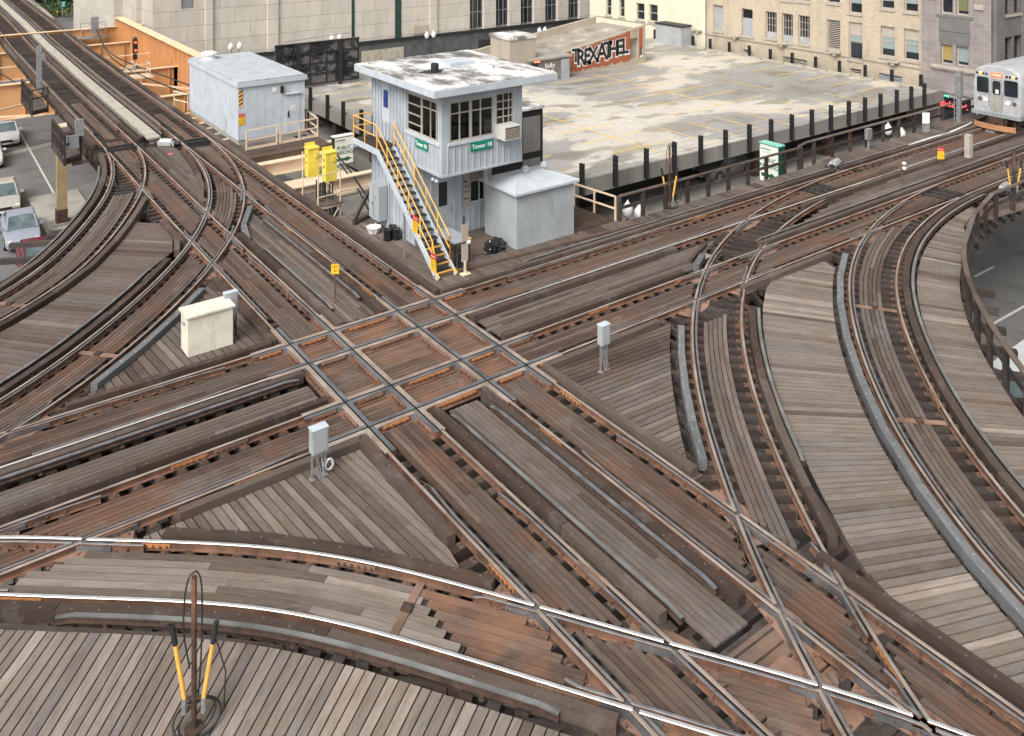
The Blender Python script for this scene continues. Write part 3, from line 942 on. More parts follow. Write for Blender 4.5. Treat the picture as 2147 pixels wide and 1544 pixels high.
# ------------------------------------------------------------------ guard timbers, third rails
def offs(k, o): return offset(TR[k][0], o)
def straightU(x, y0, y1):
    n = max(2, int(abs(y1 - y0) / 1.0))
    return np.array([(x + drift(y), y) for y in np.linspace(y0, y1, n)])
def straightV(y, x0, x1):
    n = max(2, int(abs(x1 - x0) / 1.0))
    return np.array([(x, y) for x in np.linspace(x0, x1, n)])
def timber(k, path, w=.21, top=.055, mat='timber', h=.24, seg=4.9):
    S = arclen(path)[-1]; a = 0
    s = 0.0
    while s < S - .05:
        b = min(S, s + seg * rng.uniform(.85, 1.1))
        if S - b < 1.0: b = S
        mb = MB()
        q = sub(path, s, b - .012)
        tt = top + rng.uniform(-.004, .004)
        if q is not None:
            # straight sticks between a few joints, like the sawn timbers
            n = max(2, int((b - s) / 1.6) + 1)
            q = np.array([at_s(path, u) for u in np.linspace(s, b - .012, n)])
            mb.sweep([tuple(x) for x in q], [(-w / 2, -h + .055 - .04), (-w / 2, tt), (w / 2, tt), (w / 2, -h + .055 - .04)], rnd=rng.random())
            u = s + .3
            while u < b - .2:
                x = at_s(path, u); t = tan_s(path, u); nn = np.array([-t[1], t[0]]) * rng.choice((-.045, .045))
                mb.lathe((x[0] + nn[0], x[1] + nn[1], tt), [(.024, 0), (.020, .008), (0, .010)], 7, mi=1)
                u += rng.uniform(.42, .62)
            mb.build('guard_timber', [M[mat], M['galv'] if mat == 'timber_grey' else M['bolt']], TRACK[k])
        s = b
def third(k, path, bright=True):
    mb = MB()
    S = arclen(path)[-1]
    q = sub(path, 0, S)
    t0 = tan_s(path, .1); t1 = tan_s(path, S - .1)
    pts = [(q[0][0] - t0[0] * .35, q[0][1] - t0[1] * .35, -.05)] + [(x[0], x[1], 0) for x in q] + [(q[-1][0] + t1[0] * .35, q[-1][1] + t1[1] * .35, -.05)]
    mb.sweep(pts, TPROF, TM)
    s = .6
    while s < S:
        x = at_s(path, s)
        mb.lathe((x[0], x[1], -.18), [(.07, 0), (.05, .05), (.06, .08), (.035, .13)], 8, mi=1)
        s += 1.8
    mb.build('third_rail', [M['third_top'] if bright else M['rail_dull'], M['rust_dark']], TRACK[k])
# straight tracks
timber('U1', straightU(-.37, 12.7, 9.9)); timber('U1', straightU(-.37, 5.9, .35)); timber('U1', straightU(-.37, -5.5, -9.6))
timber('U1', straightU(1.75, 24, 13.9)); timber('U1', straightU(1.75, 9.4, .25))
timber('U1', np.array([gp(525, 432, .05), gp(511, 470, .05)]), mat='timber_grey'); timber('U1', np.array([gp(511, 471, .05), gp(519, 499, .05)]), mat='timber_grey'); timber('U1', straightU(1.75, -5.45, -13.6))
timber('U2', straightU(3.25, 10.8, .2)); timber('U2', straightU(3.25, -5.5, -14.2))
timber('U2', straightU(5.37, 60, .42)); timber('U1', straightU(1.75, 125, 26.0)); timber('U2', straightU(3.25, 125, 27.5)); timber('U2', straightU(5.37, 125, 60.5)); timber('U1', straightU(-.40, 125, 26.2))
timber('U2', straightU(5.37, -5.45, -11.1)); timber('U2', straightU(5.40, -14.4, -23))
timber('V1', straightV(.38, 5.5, 28)); timber('V1', straightV(.38, 28.5, 60)); timber('V1', straightV(.38, -.45, -6.0)); timber('V1', straightV(-1.74, 5.35, 14.6)); timber('V1', straightV(-1.74, -.35, -12))
timber('V2', straightV(-3.36, 5.4, 13.3)); timber('V2', straightV(-3.36, -.35, -12)); timber('V2', straightV(-5.48, 5.45, 9.9)); timber('V2', straightV(-5.48, 13.9, 18.9)); timber('V2', straightV(-5.48, -.45, -4.75))
timber('V1', straightV(-1.74, 22.5, 60)); timber('V2', straightV(-3.36, 17.5, 60))
timber('V2', straightV(-5.48, 33, 60))
def cut_to(path, f):
    S = arclen(path); k = [s for s in np.arange(0, S[-1], .1) if f(at_s(path, s, S))]
    return sub(path, k[0], k[-1]) if k else None
timber('NWO', cut_to(offs('NWO', -1.06), lambda p: p[1] < 24.4 and p[0] > -10), mat='timber')
timber('NWO', cut_to(offs('NWO', 1.06), lambda p: p[1] < 16.0 and p[0] > -10))
third('NWO', cut_to(offs('NWO', -1.32), lambda p: p[1] < 22 and p[0] > -10), False)
timber('NWI', cut_to(offs('NWI', -1.02), lambda p: p[1] < 8.6 and p[0] > -11))
timber('NWI', cut_to(offs('NWI', 1.14), lambda p: p[1] < 5.3 and p[1] > 1.0), mat='timber_grey')
end_ = cut_to(offs('NWI', -1.02), lambda p: p[1] < 8.6)
timber('NWI', np.array([gp(371, 490, .05), gp(371, 524, .05)])); timber('NWI', cut_to(offs('NWI', -1.06), lambda p: 14.2 < p[1] < 22.6))
third('NWI', cut_to(offs('NWI', -1.36), lambda p: p[1] < 7.9 and p[0] > -11), False)
timber('SEI', cut_to(offs('SEI', 1.06), lambda p: p[0] > 6.0 and p[1] < -6.6)); pass
third('SEI', cut_to(offs('SEI', 1.28), lambda p: p[0] > 7.9 and p[1] < -6.9))
timber('SEI', cut_to(offs('SEI', -1.09), lambda p: p[1] < -6.1 and p[1] > -11.0), mat='timber_grey', w=.2); timber('SEI', cut_to(offs('SEI', -1.09), lambda p: -2.75 > p[1] > -3.35 ), mat='timber_grey')
timber('SEO', cut_to(offs('SEO', -1.06), lambda p: p[0] < 19.3), mat='timber_grey'); timber('SEO', cut_to(offs('SEO', 1.04), lambda p: p[0] < 33))
third('SEO', cut_to(offs('SEO', 1.27), lambda p: p[0] < 30), True)
timber('SW', cut_to(offs('SW', -1.06), lambda p: p[0] < -.35)); timber('SW', cut_to(offs('SW', .97), lambda p: -5.2 < p[0] < -.35))
third('SW', cut_to(offs('SW', -1.22), lambda p: -7.1 < p[0] < -1.2), True)
third('U1', straightU(1.99, -6.2, -13.5)); third('U2', straightU(3.04, -6.5, -13.4), False)
third('U1', straightU(1.99, 1.7, 7.1)); third('U2', straightU(3.04, 1.9, 10.0), False)
third('U1', straightU(2.06, 27, 122), False); third('U2', straightU(3.12, 27, 122), False)
third('V1', straightV(.63, 9.5, 40)); third('V1', straightV(-1.98, -.9, -9), False)
third('V2', straightV(-3.1, 18, 58), False)

# ------------------------------------------------------------------ plank decks
def clip_half(poly, a, n, keep_pos=True):
    out = []
    for i in range(len(poly)):
        p, q = poly[i], poly[(i + 1) % len(poly)]
        dp = (p[0] - a[0]) * n[0] + (p[1] - a[1]) * n[1]; dq = (q[0] - a[0]) * n[0] + (q[1] - a[1]) * n[1]
        if dp >= 0: out.append(p)
        if (dp >= 0) != (dq >= 0):
            t = dp / (dp - dq); out.append((p[0] + (q[0] - p[0]) * t, p[1] + (q[1] - p[1]) * t))
    return out
def clip_strip(poly, c0, d0, c1, d1):
    """part of poly between the line through c0 (dir d0) and the line through c1 (dir d1); c1 lies to the left of line 0"""
    q = clip_half(poly, c0, (-d0[1], d0[0]))
    if len(q) >= 3: q = clip_half(q, c1, (d1[1], -d1[0]))
    return q
def deck(name, poly, mat, z=-.115, ang=None, guide=None, w=.15, gap=.021, seglen=(2.2, 4.5), label=None, shift=0.0, th=.05, tone=None):
    """boards laid side by side and clipped to the outline; ang: constant direction, guide: boards square to that path"""
    mb = MB()
    poly = [tuple(p) for p in poly]
    strips = []
    if guide is not None:
        S = arclen(guide)
        s = 0.02
        w0 = w
        while s + w < S[-1]:
            w = w0 * rng.uniform(.86, 1.14)
            a, b = at_s(guide, s, S), at_s(guide, s + w - gap, S)
            ta, tb = tan_s(guide, s, S), tan_s(guide, s + w - gap, S)
            # board direction = left normal of the guide
            strips.append((a, (ta[1], -ta[0]), b, (tb[1], -tb[0])))
            s += w
    else:
        d = (math.cos(ang), math.sin(ang)); n = (-d[1], d[0])
        vs = [p[0] * n[0] + p[1] * n[1] for p in poly]
        v = min(vs) + shift; w0 = w
        while v < max(vs):
            w = w0 * rng.uniform(.88, 1.12)
            a = (n[0] * v, n[1] * v); b = (n[0] * (v + w - gap), n[1] * (v + w - gap))
            strips.append((a, d, b, d)); v += w
    run = rng.random()
    for a, d0, b, d1 in strips:
        q = clip_strip(poly, a, d0, b, d1)
        if len(q) < 3: continue
        us = [p[0] * d0[0] + p[1] * d0[1] for p in q]
        lo, hi = min(us), max(us)
        aa = math.atan2(d0[1], d0[0])
        run = run * .75 + rng.random() * .25 if rng.random() < .9 else rng.random()
        u = lo
        if hi - lo > seglen[1]:
            u = lo + rng.uniform(.6, seglen[1]) - seglen[1]
        while u < hi:
            L = rng.uniform(*seglen) if hi - lo > seglen[1] else 99
            q2 = q
            if L < 90:
                q2 = clip_half(q2, (d0[0] * u, d0[1] * u), d0)
                if len(q2) >= 3: q2 = clip_half(q2, (d0[0] * (u + L - .006), d0[1] * (u + L - .006)), (-d0[0], -d0[1]))
            if len(q2) >= 3:
                r = min(1, max(0, run + rng.uniform(-.38, .38)))
                mb.prism(q2, z - th, z + rng.uniform(-.003, .003), aa, r)
            u += L
    o = mb.build(name, [M[mat]])
    o['kind'] = 'structure'; o['label'] = label or 'plank deck'
    return o
def blocked(p, r=.20):
    d = np.hypot(ALLR[:, 0] - p[0], ALLR[:, 1] - p[1])
    return bool((d < r + .16).any()) and min(dist_to(p, RAIL[k]) for k in {KEYS[int(i)] for i in ALLR[d < r + .5][:, 2]}) < r
def strips_along(parent, name, path, offs_, w, mat, z=-.118, avoid=True, yield_to=(), rr=.20, rangef=None, gap=.021, th=.05, seg=(2.4, 4.8)):
    """long boards following a track; each board stops short of any rail that is in its way"""
    mb = MB()
    for o in offs_:
        P = offset(path, o); S = arclen(P)
        s = rng.uniform(0, .1); start = None
        runs = []
        st = .12
        ss = np.arange(0, S[-1], st)
        for u in ss:
            p = at_s(P, u, S)
            ok = visible(p, 1.0) and not in_core(p, .06) and (rangef is None or rangef(p))
            if ok and avoid: ok = not blocked(p, rr)
            if ok and yield_to: ok = all(dist_to(p, TR[kk][0]) > .74 for kk in yield_to)
            if ok and start is None: start = u
            if not ok and start is not None:
                if u - start > .35: runs.append((start, u - st))
                start = None
        if start is not None: runs.append((start, ss[-1]))
        for a, b in runs:
            u = a
            while u < b - .05:
                e = min(b, u + rng.uniform(*seg))
                if b - e < .5: e = b
                n = max(2, int((e - u) / .8) + 1)
                q = np.array([at_s(P, k, S) for k in np.linspace(u, e - .006, n)])
                zz = z + rng.uniform(-.003, .003)
                mb.sweep([tuple(x) for x in q], [(-(w - gap) / 2, -th), (-(w - gap) / 2, 0), ((w - gap) / 2, 0), ((w - gap) / 2, -th)], rnd=rng.random(), z=zz)
                u = e
    if mb.f:
        return mb.build(name, [M[mat]], parent)

W_ = .142
mid6 = [(-2.5 + k) * W_ for k in range(6)]
# centre boards between the rails
FARU = lambda p: p[1] < 27
strips_along(TRACK['U1'], 'centre_planks', U1, mid6, W_, 'deck_brown', rangef=FARU, rr=.16)
strips_along(TRACK['U2'], 'centre_planks', U2, mid6, W_, 'deck_brown', rangef=lambda p: p[1] < 23, rr=.16)
strips_along(TRACK['U1'], 'centre_planks', U1, mid6[1:5], W_, 'deck_brown', rangef=lambda p: 27.4 < p[1] < 38, avoid=False)
strips_along(TRACK['U2'], 'centre_planks', U2, mid6[1:4], W_, 'deck_brown', rangef=lambda p: 24 < p[1] < 32, avoid=False)
strips_along(TRACK['V1'], 'centre_planks', V1, mid6, W_, 'deck_brown', rr=.16, rangef=lambda p: p[0] < 60)
strips_along(TRACK['V2'], 'centre_planks', V2, mid6, W_, 'deck_brown', rr=.16, rangef=lambda p: p[0] < 60)
mid5 = [(-2 + k) * W_ for k in range(5)]
strips_along(TRACK['NWO'], 'centre_planks', NWO, mid6, W_, 'deck', rangef=lambda p: p[1] < 17.5)
strips_along(TRACK['NWI'], 'centre_planks', NWI, mid6, W_, 'deck_brown', rangef=lambda p: p[1] < 19, yield_to=('U1', 'U2'))
strips_along(TRACK['SEI'], 'centre_planks', SEI, [o - .06 for o in mid5], W_, 'deck', rangef=lambda p: p[1] < -6.2 and p[1] > -17, yield_to=('U1', 'U2', 'V1', 'V2'))
strips_along(TRACK['SEI'], 'centre_planks', SEI, mid6, W_, 'deck_brown', rangef=lambda p: p[1] > -1.35, yield_to=('V1',))
strips_along(TRACK['SEO'], 'centre_planks', SEO, [o - .1 for o in mid5], W_, 'deck', rangef=lambda p: p[0] < 26, yield_to=('V2',))
strips_along(TRACK['SW'], 'centre_planks', SW, [(-2.5 + k) * .19 for k in range(6)], .19, 'deck_pale', rangef=lambda p: p[0] < -1.6, yield_to=('U1', 'U2', 'V2'))
strips_along(TRACK['SW'], 'centre_planks', SW, [(-2.5 + k) * .19 for k in range(6)], .19, 'deck_rust', rangef=lambda p: -1.6 <= p[0] < 2.6, yield_to=('U1', 'U2', 'V2'))
# boards between the two north-south tracks and between the two east-west tracks
gapU = [1.12 + .155 * k for k in range(6)]
strips_along(TRACK['U1'], 'side_planks', U1, [o for o in [1.50 + .15 * k for k in range(6)]], .15, 'deck', rr=.3, rangef=lambda p: (p[1] < -5.5 and p[1] > -14.6), yield_to=('SW', 'SEI'))
strips_along(TRACK['U1'], 'side_planks', U1, [o for o in [1.27 + .15 * k for k in range(8)]], .15, 'deck', rr=.34, rangef=lambda p: (.3 < p[1] < 24.5), yield_to=('NWI', 'NWO'))
strips_along(TRACK['V1'], 'side_planks', V1, [o for o in [1.27 + .15 * k for k in range(9)]], .15, 'deck', rr=.36, rangef=lambda p: (5.3 < p[0] < 60), yield_to=('SEI',))
strips_along(TRACK['V1'], 'side_planks', V1, [o for o in [1.62 + .15 * k for k in range(6)]], .15, 'deck', rr=.3, rangef=lambda p: (p[0] < -.3))
# grit covered walkway between the far tracks
mb = MB()
P = straightU(2.62, 125, 26.2)
mb.sweep([tuple(x) for x in P], [(-.34, -.12), (-.34, -.02), (.34, -.02), (.34, -.12)])
struct('walkway', mb, [M['walk_grey']], 'pale grit covered walkway strip running between the two far tracks')

# angle of the wedge outlines: pixel corners on the deck plane
DZ = -.11
G = lambda *pts: [gp(x, y, DZ) for x, y in pts]
pathpts = lambda path, f: [tuple(p) for p in path if f(p)]
# left crescent between the two curved tracks
cr = pathpts(offs('NWO', 1.21), lambda p: p[1] < 15.2 and p[0] > -12)
inner = pathpts(offs('NWI', -1.60), lambda p: p[1] < 7.4 and p[0] > -12)
deck('plank_deck', G((306, 430), (361, 487), (362, 527)) + inner + cr[::-1], 'deck', guide=smooth(catmull([(-.2, 12.6), (-1.2, 11.5), (-2.3, 10.3), (-4.5, 8.0), (-7.0, 5.6), (-10.5, 2.8)]), 4), label='crescent shaped plank deck between the two curved tracks at left', w=.25, gap=.045)
# cabinet triangle
deck('plank_deck', G((441, 590), (580, 716)) + [(-.42, .52), (-6.3, .52)] + G((160, 845)) + pathpts(offs('NWI', 1.27), lambda p: 1.4 < p[1] < 4.6)[::-1], 'deck', ang=R(95), label='triangular plank deck under the cream cabinet', w=.23, gap=.04)
# lower left triangle
deck('plank_deck', [(-.5, -5.62), (-5.5, -5.62), (-4.95, -6.12)] + pathpts(offs('SW', 1.10), lambda p: p[0] < -.55 and p[0] > -4.9) + [(-.5, -9.75)], 'deck_pale', ang=R(95.5), label='pale triangular plank deck with the grey box on legs in front', w=.19, gap=.038)
# triangle right of the crossing
deck('plank_deck', [(5.52, -5.62), (10.3, -5.62)] + pathpts(offs('SEI', -1.42), lambda p: -6.0 > p[1] > -11.2) + [(5.52, -11.2)], 'deck', ang=R(176.5), label='triangular plank deck with the small grey box, right of the crossing', w=.195, gap=.038)
# big crescent
a = pathpts(offs('SEI', 1.40), lambda p: p[1] < -6.6 and p[1] > -19.5 and p[0] > 5.95)
b = pathpts(offs('SEO', -1.29), lambda p: p[0] < 18.4)
deck('plank_deck', G((1606, 606), (1616, 591)) + [(18.4, -5.62)] + b + [(5.53, -20), (5.53, -16.3)] + a[::-1], 'deck_pale', guide=smooth(catmull([(19.5, -3.5), (17.2, -5.2), (14.2, -7.2), (11.2, -9.6), (8.6, -12.6), (7.0, -15.5), (5.8, -18.5)]), 4), label='broad crescent plank deck between the two curved tracks at right', w=.188, gap=.038)
# outer walkway at right
OUT = [gp(*q, DZ) for q in ((2046, 418), (2036, 440), (2020, 462))]
a = pathpts(offs('SEO', 1.40), lambda p: p[0] < 28.5)
b = pathpts(offs('SEO', 2.74), lambda p: p[0] < 24)
deck('plank_deck', a[::1] + b[::-1] + [(26.0, -6.9), (28.5, -6.2)], 'deck_pale', guide=offs('SEO', 1.4), label='curved plank walkway along the wooden railing at right', w=.19, gap=.038)
deck('plank_deck', [(28.45, -6.22), (60, -5.75), (60, -7.4), (30, -7.4), (26.0, -6.95)], 'deck', ang=0, label='plank walkway running to the right edge beside the far railing', w=.15)
deck('track_timbers', [(-1.5, -13.9), (6.6, -13.9), (6.9, -23), (-1.5, -23)], 'tie', ang=0.0, z=-.183, w=.44, gap=.15, th=.2, seglen=(20, 30), label='heavy transverse timbers under the crossing tracks at the bottom right')
deck('plank_deck', [(1.55, -14.75), (3.45, -14.75), (3.45, -16.2), (1.55, -16.2)], 'deck_rust', ang=0.0, z=-.15, w=.27, gap=.05, label='short cross boards between the tracks near the bottom right')
# foreground walkway
a = pathpts(offs('SW', -1.42), lambda p: p[0] < 2.2)
deck('plank_deck', a + [(-4, -21), (-14, -14), (-16, -6)], 'deck_pale', guide=smooth(catmull([(-13, -4.6), (-9.6, -5.6), (-7.0, -7.6), (-4.9, -9.4), (-3.3, -11.2), (-1.9, -13.2), (-.7, -15.2), (.6, -17.4)]), 5), label='wide walkway of long weathered planks filling the bottom left corner', w=.20, gap=.028, seglen=(9, 12))
# platform of the tower and the long walkway beside the track
deck('platform', [(5.5, .5), (15.0, .5), (15.0, 1.9), (14.2, 1.9), (14.2, 9.0), (6.9, 9.0), (5.5, 9.2)], 'deck', ang=R(90), label='plank platform under the tower', w=.15, z=-.10)
deck('walkway', [(15.0, .72), (27.2, .72), (27.2, 1.62), (15.0, 1.62)], 'deck', ang=R(90), label='plank walkway along the wooden railing behind the track', w=.15, z=-.10)
deck('walkway', [(27.2, .55), (60, .55), (60, 1.95), (30, 1.95), (27.2, 1.62)], 'deck', ang=R(90), label='farther plank walkway leading to the train', w=.15, z=-.10)
deck('platform', [(5.55, 10.7), (6.9, 10.7), (6.9, 12.7), (5.55, 12.7)], 'deck', ang=R(90), label='small plank landing beside the yellow cabinets', z=-.10)
deck('platform', [(5.55, 19.6), (10.3, 19.6), (10.3, 21.6), (5.9, 21.6), (5.9, 31.5), (5.55, 31.5)], 'deck_brown', ang=R(0), label='dark plank deck around the long grey relay house', z=-.14)
# dark ties continuing under the fill decks
mb = MB()
for k in TR:
    pass
# steel deck girders under everything
def girders():
    def gir(p, q, w=.35, h=1.0, z=-.45):
        mb = MB()
        mb.beam((*p, z - .03), (*q, z - .03), w, .05); mb.beam((*p, z - h), (*q, z - h), w, .05); mb.beam((*p, z - h / 2), (*q, z - h / 2), .04, h)
        t = Vector((q[0] - p[0], q[1] - p[1], 0)); L = t.length; t.normalize(); n = Vector((-t.y, t.x, 0))
        s = .8
        while s < L:
            c = Vector((*p, z - h / 2)) + t * s
            mb.beam(c - n * w * .45 - Vector((0, 0, h * .48)), c - n * w * .45 + Vector((0, 0, h * .48)), .05, .08)
            mb.beam(c + n * w * .45 - Vector((0, 0, h * .48)), c + n * w * .45 + Vector((0, 0, h * .48)), .05, .08)
            s += 1.5
        return mb
    lab = iter(['riveted steel girder under the left rail of the north-south tracks', 'riveted steel girder between the north-south tracks', 'riveted steel girder under the tower side rail of the north-south tracks',
                'riveted steel girder below the platform edge', 'riveted steel girder between the east-west tracks', 'riveted steel girder under the camera side of the east-west tracks',
                'riveted steel girder under the outer curved track above the parked cars', 'riveted steel girder under the inner curved track at left', 'riveted steel girder under the right foreground curve', 'riveted steel girder under the curved walkway at right'])
    for p, q in (((0, 33), (0, -22)), ((2.5, 33), (2.5, -22)), ((5.1, 33), (5.1, -22)), ((60, .1), (-13, .1)), ((60, -2.5), (-13, -2.5)), ((60, -5.1), (-13, -5.1))):
        tag(gir(p, q).build('girder', [M['rust_dark']]), next(lab), 'girder', 'girders below the tracks')
    for P in (NWO, NWI, SEI, SEO):
        mb = MB()
        q = [tuple(at_s(P, s)) for s in np.arange(0, arclen(P)[-1], 1.5)]
        mb.sweep(q, [(-.17, -1.5), (-.17, -1.45), (-.02, -1.45), (-.02, -.5), (-.17, -.5), (-.17, -.45), (.17, -.45), (.17, -.5), (.02, -.5), (.02, -1.45), (.17, -1.45), (.17, -1.5)])
        tag(mb.build('girder', [M['rust_dark']]), next(lab), 'girder', 'girders below the tracks')
girders()
# closely spaced joists that carry the plank decks
def joists(poly, ang, sp=.62, z=-.17, w=.13, h=.2, label=''):
    mb = MB()
    d = (math.cos(ang), math.sin(ang)); n = (-d[1], d[0])
    vs = [p[0] * n[0] + p[1] * n[1] for p in poly]
    v = min(vs) + .1
    while v < max(vs):
        q = clip_strip([tuple(p) for p in poly], (n[0] * v, n[1] * v), d, (n[0] * (v + w), n[1] * (v + w)), d)
        if len(q) >= 3: mb.prism(q, z - h, z, ang)
        v += sp
    if mb.f:
        o = mb.build('joists', [M['tie']]); o['kind'] = 'structure'; o['label'] = label
joists([(-.5, -5.3), (-6, -5.3), (-4.9, -6.4), (-.5, -10.3)], 0, label='joists under the lower left triangular deck')
joists([(5.4, -5.3), (11, -5.3), (8, -8.6), (6, -11.5), (5.4, -11.5)], R(90), label='joists under the right triangular deck')
joists([(-.3, .3), (-6.5, .3), (-3, 4.4), (-1, 6.9), (-.3, 6.9)], 0, label='joists under the cabinet deck')
joists([(12.6, -5.3), (19.5, -5.6), (14, -9.6), (10.5, -13.6), (8.5, -16.8), (5.4, -20), (4.2, -17.5), (6.3, -14), (9.5, -9.7)], R(60), label='joists under the broad right deck')
joists([tuple(p) for p in offs('SEO', .9)[::4]] + [tuple(p) for p in offs('SEO', 2.9)[::-4]], R(55), label='joists under the curved walkway')
joists([(-.3, 13.5), (-2.5, 12.2), (-10, 4.8), (-10, 1.5), (-3, 6), (-.4, 10)], R(40), label='joists under the left crescent deck')
joists([(-9.5, -5.2), (-6, -8), (-3, -11), (0, -15), (1.5, -18), (-3, -20), (-12, -12)], R(140), label='joists under the foreground walkway')
joists([(5.4, .3), (60, .3), (60, 1.9), (14.5, 1.9), (14.5, 9), (5.4, 9)], 0, label='joists under the tower platform')
# ordinary ties reaching out past the left curve over the street
for n, (px0, py0, px1, py1) in enumerate(((20, 516, 88, 511), (0, 549, 52, 546), (97, 497, 120, 496), (103, 489, 122, 488))):
    p, q = gp(px0, py0, -.25), gp(px1, py1, -.25)
    mb = MB(); v = Vector((q[0] - p[0], q[1] - p[1], 0)).normalized() * 1.1
    mb.beam((p[0], p[1], -.25), (q[0] + v.x, q[1] + v.y, -.25), .2, .18)
    tag(mb.build('tie_end', [M['tie']]), ('long dark timber end sticking out over the maroon car', 'lowest dark timber end at the left edge of the photo', 'short dark timber end just right of the parked cars', 'short dark timber end below the column foot')[n], 'timber')

# ------------------------------------------------------------------ street level
GZ = -6.0
mb = MB()
mb.face([(-300, -250, GZ), (500, -250, GZ), (500, 600, GZ), (-300, 600, GZ)])
struct('ground', mb, [M['asphalt']])
def sheet(name, poly, z, mat, label):
    mb = MB(); mb.prism(poly, z - .003 if z - GZ < .05 else GZ, z)
    return struct(name, mb, [M[mat]], label)
sheet('pavement', [(-1.9, 20), (1.0, 20), (1.0, 38.6), (-1.9, 38.6)], GZ + .14, 'pavement', 'concrete pavement around the steel column by the parked cars')
sheet('pavement', [(-9, 20), (-4.9, 20), (-4.9, 60), (-9, 60)], GZ + .14, 'pavement', 'pavement at the far left behind the parked cars')
sheet('pavement', [(13.2, 8.6), (17.4, 8.6), (17.4, 45), (13.2, 45)], GZ + .15, 'pavement', 'pavement beside the open side of the parking garage')
sheet('pavement', [(17.0, 6.2), (62, 6.2), (62, 11.6), (17.0, 11.6)], GZ + .16, 'pavement', 'pavement along the front of the parking garage')
sheet('stop_line', [(-3.0, 49.8), (2.4, 51.9), (2.4, 52.8), (-3.0, 50.8)], GZ + .006, 'pavement', 'pale concrete band across the street near the parked cars')
sheet('lane_line', [(.02, 62), (.14, 62), (-.28, 37.6), (-.40, 37.6)], GZ + .008, 'marking', 'thin white lane line on the street beside the parked cars')
for a, b in (((1.15, 0), 0),):
    pass
p, q = gp(2045, 583, GZ), gp(2082, 562, GZ)
def stripe(px0, py0, px1, py1, w, label):
    p, q = Vector(gp(px0, py0, GZ)), Vector(gp(px1, py1, GZ)); d = (q - p).normalized(); n = Vector((-d.y, d.x)) * w / 2
    sheet('lane_line', [tuple(p - n), tuple(q - n), tuple(q + n), tuple(p + n)], GZ + .008, 'marking', label)
stripe(2043, 581, 2083, 560, .13, 'short white lane dash on the dark street at right')
stripe(2078, 682, 2170, 630, .13, 'long white lane line on the dark street at right')

ORD = ['first', 'second', 'third', 'fourth', 'fifth', 'sixth', 'seventh', 'eighth', 'ninth', 'tenth', 'eleventh', 'twelfth', 'thirteenth', 'fourteenth', 'fifteenth', 'sixteenth', 'seventeenth', 'eighteenth', 'nineteenth', 'twentieth']
# ------------------------------------------------------------------ parking garage
PZ = -2.4
PX0, PX1, PY0, PY1 = 17.55, 60.3, 12.05, 45.0
def garage():
    t = thing('parking_garage', 'open concrete parking garage with a patched and stained roof deck and yellow stall lines', 'parking garage', (39, 28, GZ))
    b = MB(); b.box(PX0 + .15, PX1 - .15, PY0 + .15, PY1, PZ - .35, PZ)
    b.build('roof_deck', [M['parking']], t)
    b = MB()
    b.box(PX0, PX1, PY0, PY0 + .15, PZ - .85, PZ + .04); b.box(PX0, PX0 + .15, PY0 + .15, PY1, PZ - .85, PZ + .04)
    b.box(PX0 + .15, PX0 + .40, PY0 + .4, PY1, PZ, PZ + .13); 
    b.build('edge_fascia', [M['fascia']], t)
    b = MB()
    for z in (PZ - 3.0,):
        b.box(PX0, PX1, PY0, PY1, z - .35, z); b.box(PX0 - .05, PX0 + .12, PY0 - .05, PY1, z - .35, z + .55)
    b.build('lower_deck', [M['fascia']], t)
    for x in np.arange(PX0 + 4.5, PX1, 8.0):
        b = MB(); b.box(x - .25, x + .25, PY0 + .9, PY0 + 1.4, GZ, PZ - .352); b.build('column', [M['rust_dark']], t)
    for y in np.arange(PY0 + 6, PY1, 6.0):
        b = MB(); b.box(PX0 + .5, PX0 + 1.0, y - .25, y + .25, GZ, PZ - .352); b.build('column', [M['rust_dark']], t)
    b = MB(); b.box(PX0 + 2, PX1, PY0 + 3.2, PY0 + 3.5, GZ, PZ - .4); b.build('shade_wall', [M['black']], t)  # black walls put in for the deep shade under the roof deck
    b = MB(); b.box(PX0 + 3, PX0 + 3.3, PY0 + 3.5, PY1, GZ, PZ - .4); b.build('shade_wall', [M['black']], t)
    b = MB(); b.box(PX0 + .2, PX1, PY0 + .2, PY1, GZ + .01, GZ + .03); b.build('shade_black_floor', [M['black']], t)  # floor sheet coloured black in place of the shade down there
    # stall lines, each its own painted strip
    def line(p, q, k, w=.11):
        b = MB(); zl = PZ + .004 + .002 * k
        p, q = Vector(p), Vector(q); d = (q - p).normalized(); n = Vector((-d.y, d.x)) * w / 2
        b.face([(*(p - n), zl), (*(q - n), zl), (*(q + n), zl), (*(p + n), zl)]); b.build('stall_line', [M['yline']], t)
    for y in np.arange(14.2, 42, 2.62): line((18.3, y), (23.4, y), 0)
    line((29.2, 13), (29.2, 33), 1); line((23.5, 30), (23.5, 43), 1)
    for y in np.arange(15.0, 34, 2.62): line((26.6, y), (31.8, y), 0)
    for x in np.arange(33.5, 54, 2.62): line((x, 12.9), (x, 17.4), 0)
    for y in np.arange(16.0, 43, 2.62): line((54.4, y), (59.2, y), 0)
    for y in np.arange(19.6, 34, 2.62): line((36.6, y), (47.2, y), 0)
    line((41.9, 19), (41.9, 33.8), 1); line((49.4, 20), (49.4, 35), 1)
    return t
garage()
def ibeam_post(x, y, z0, z1, label, k):
    b = MB(); w = .11
    b.box(x - w, x + w, y - w, y - w + .03, z0, z1); b.box(x - w, x + w, y + w - .03, y + w, z0, z1); b.box(x - .015, x + .015, y - w + .03, y + w - .03, z0, z1)
    o = b.build('edge_post', [M['black']]); return o
EP = 'black steel edge posts around the garage roof'
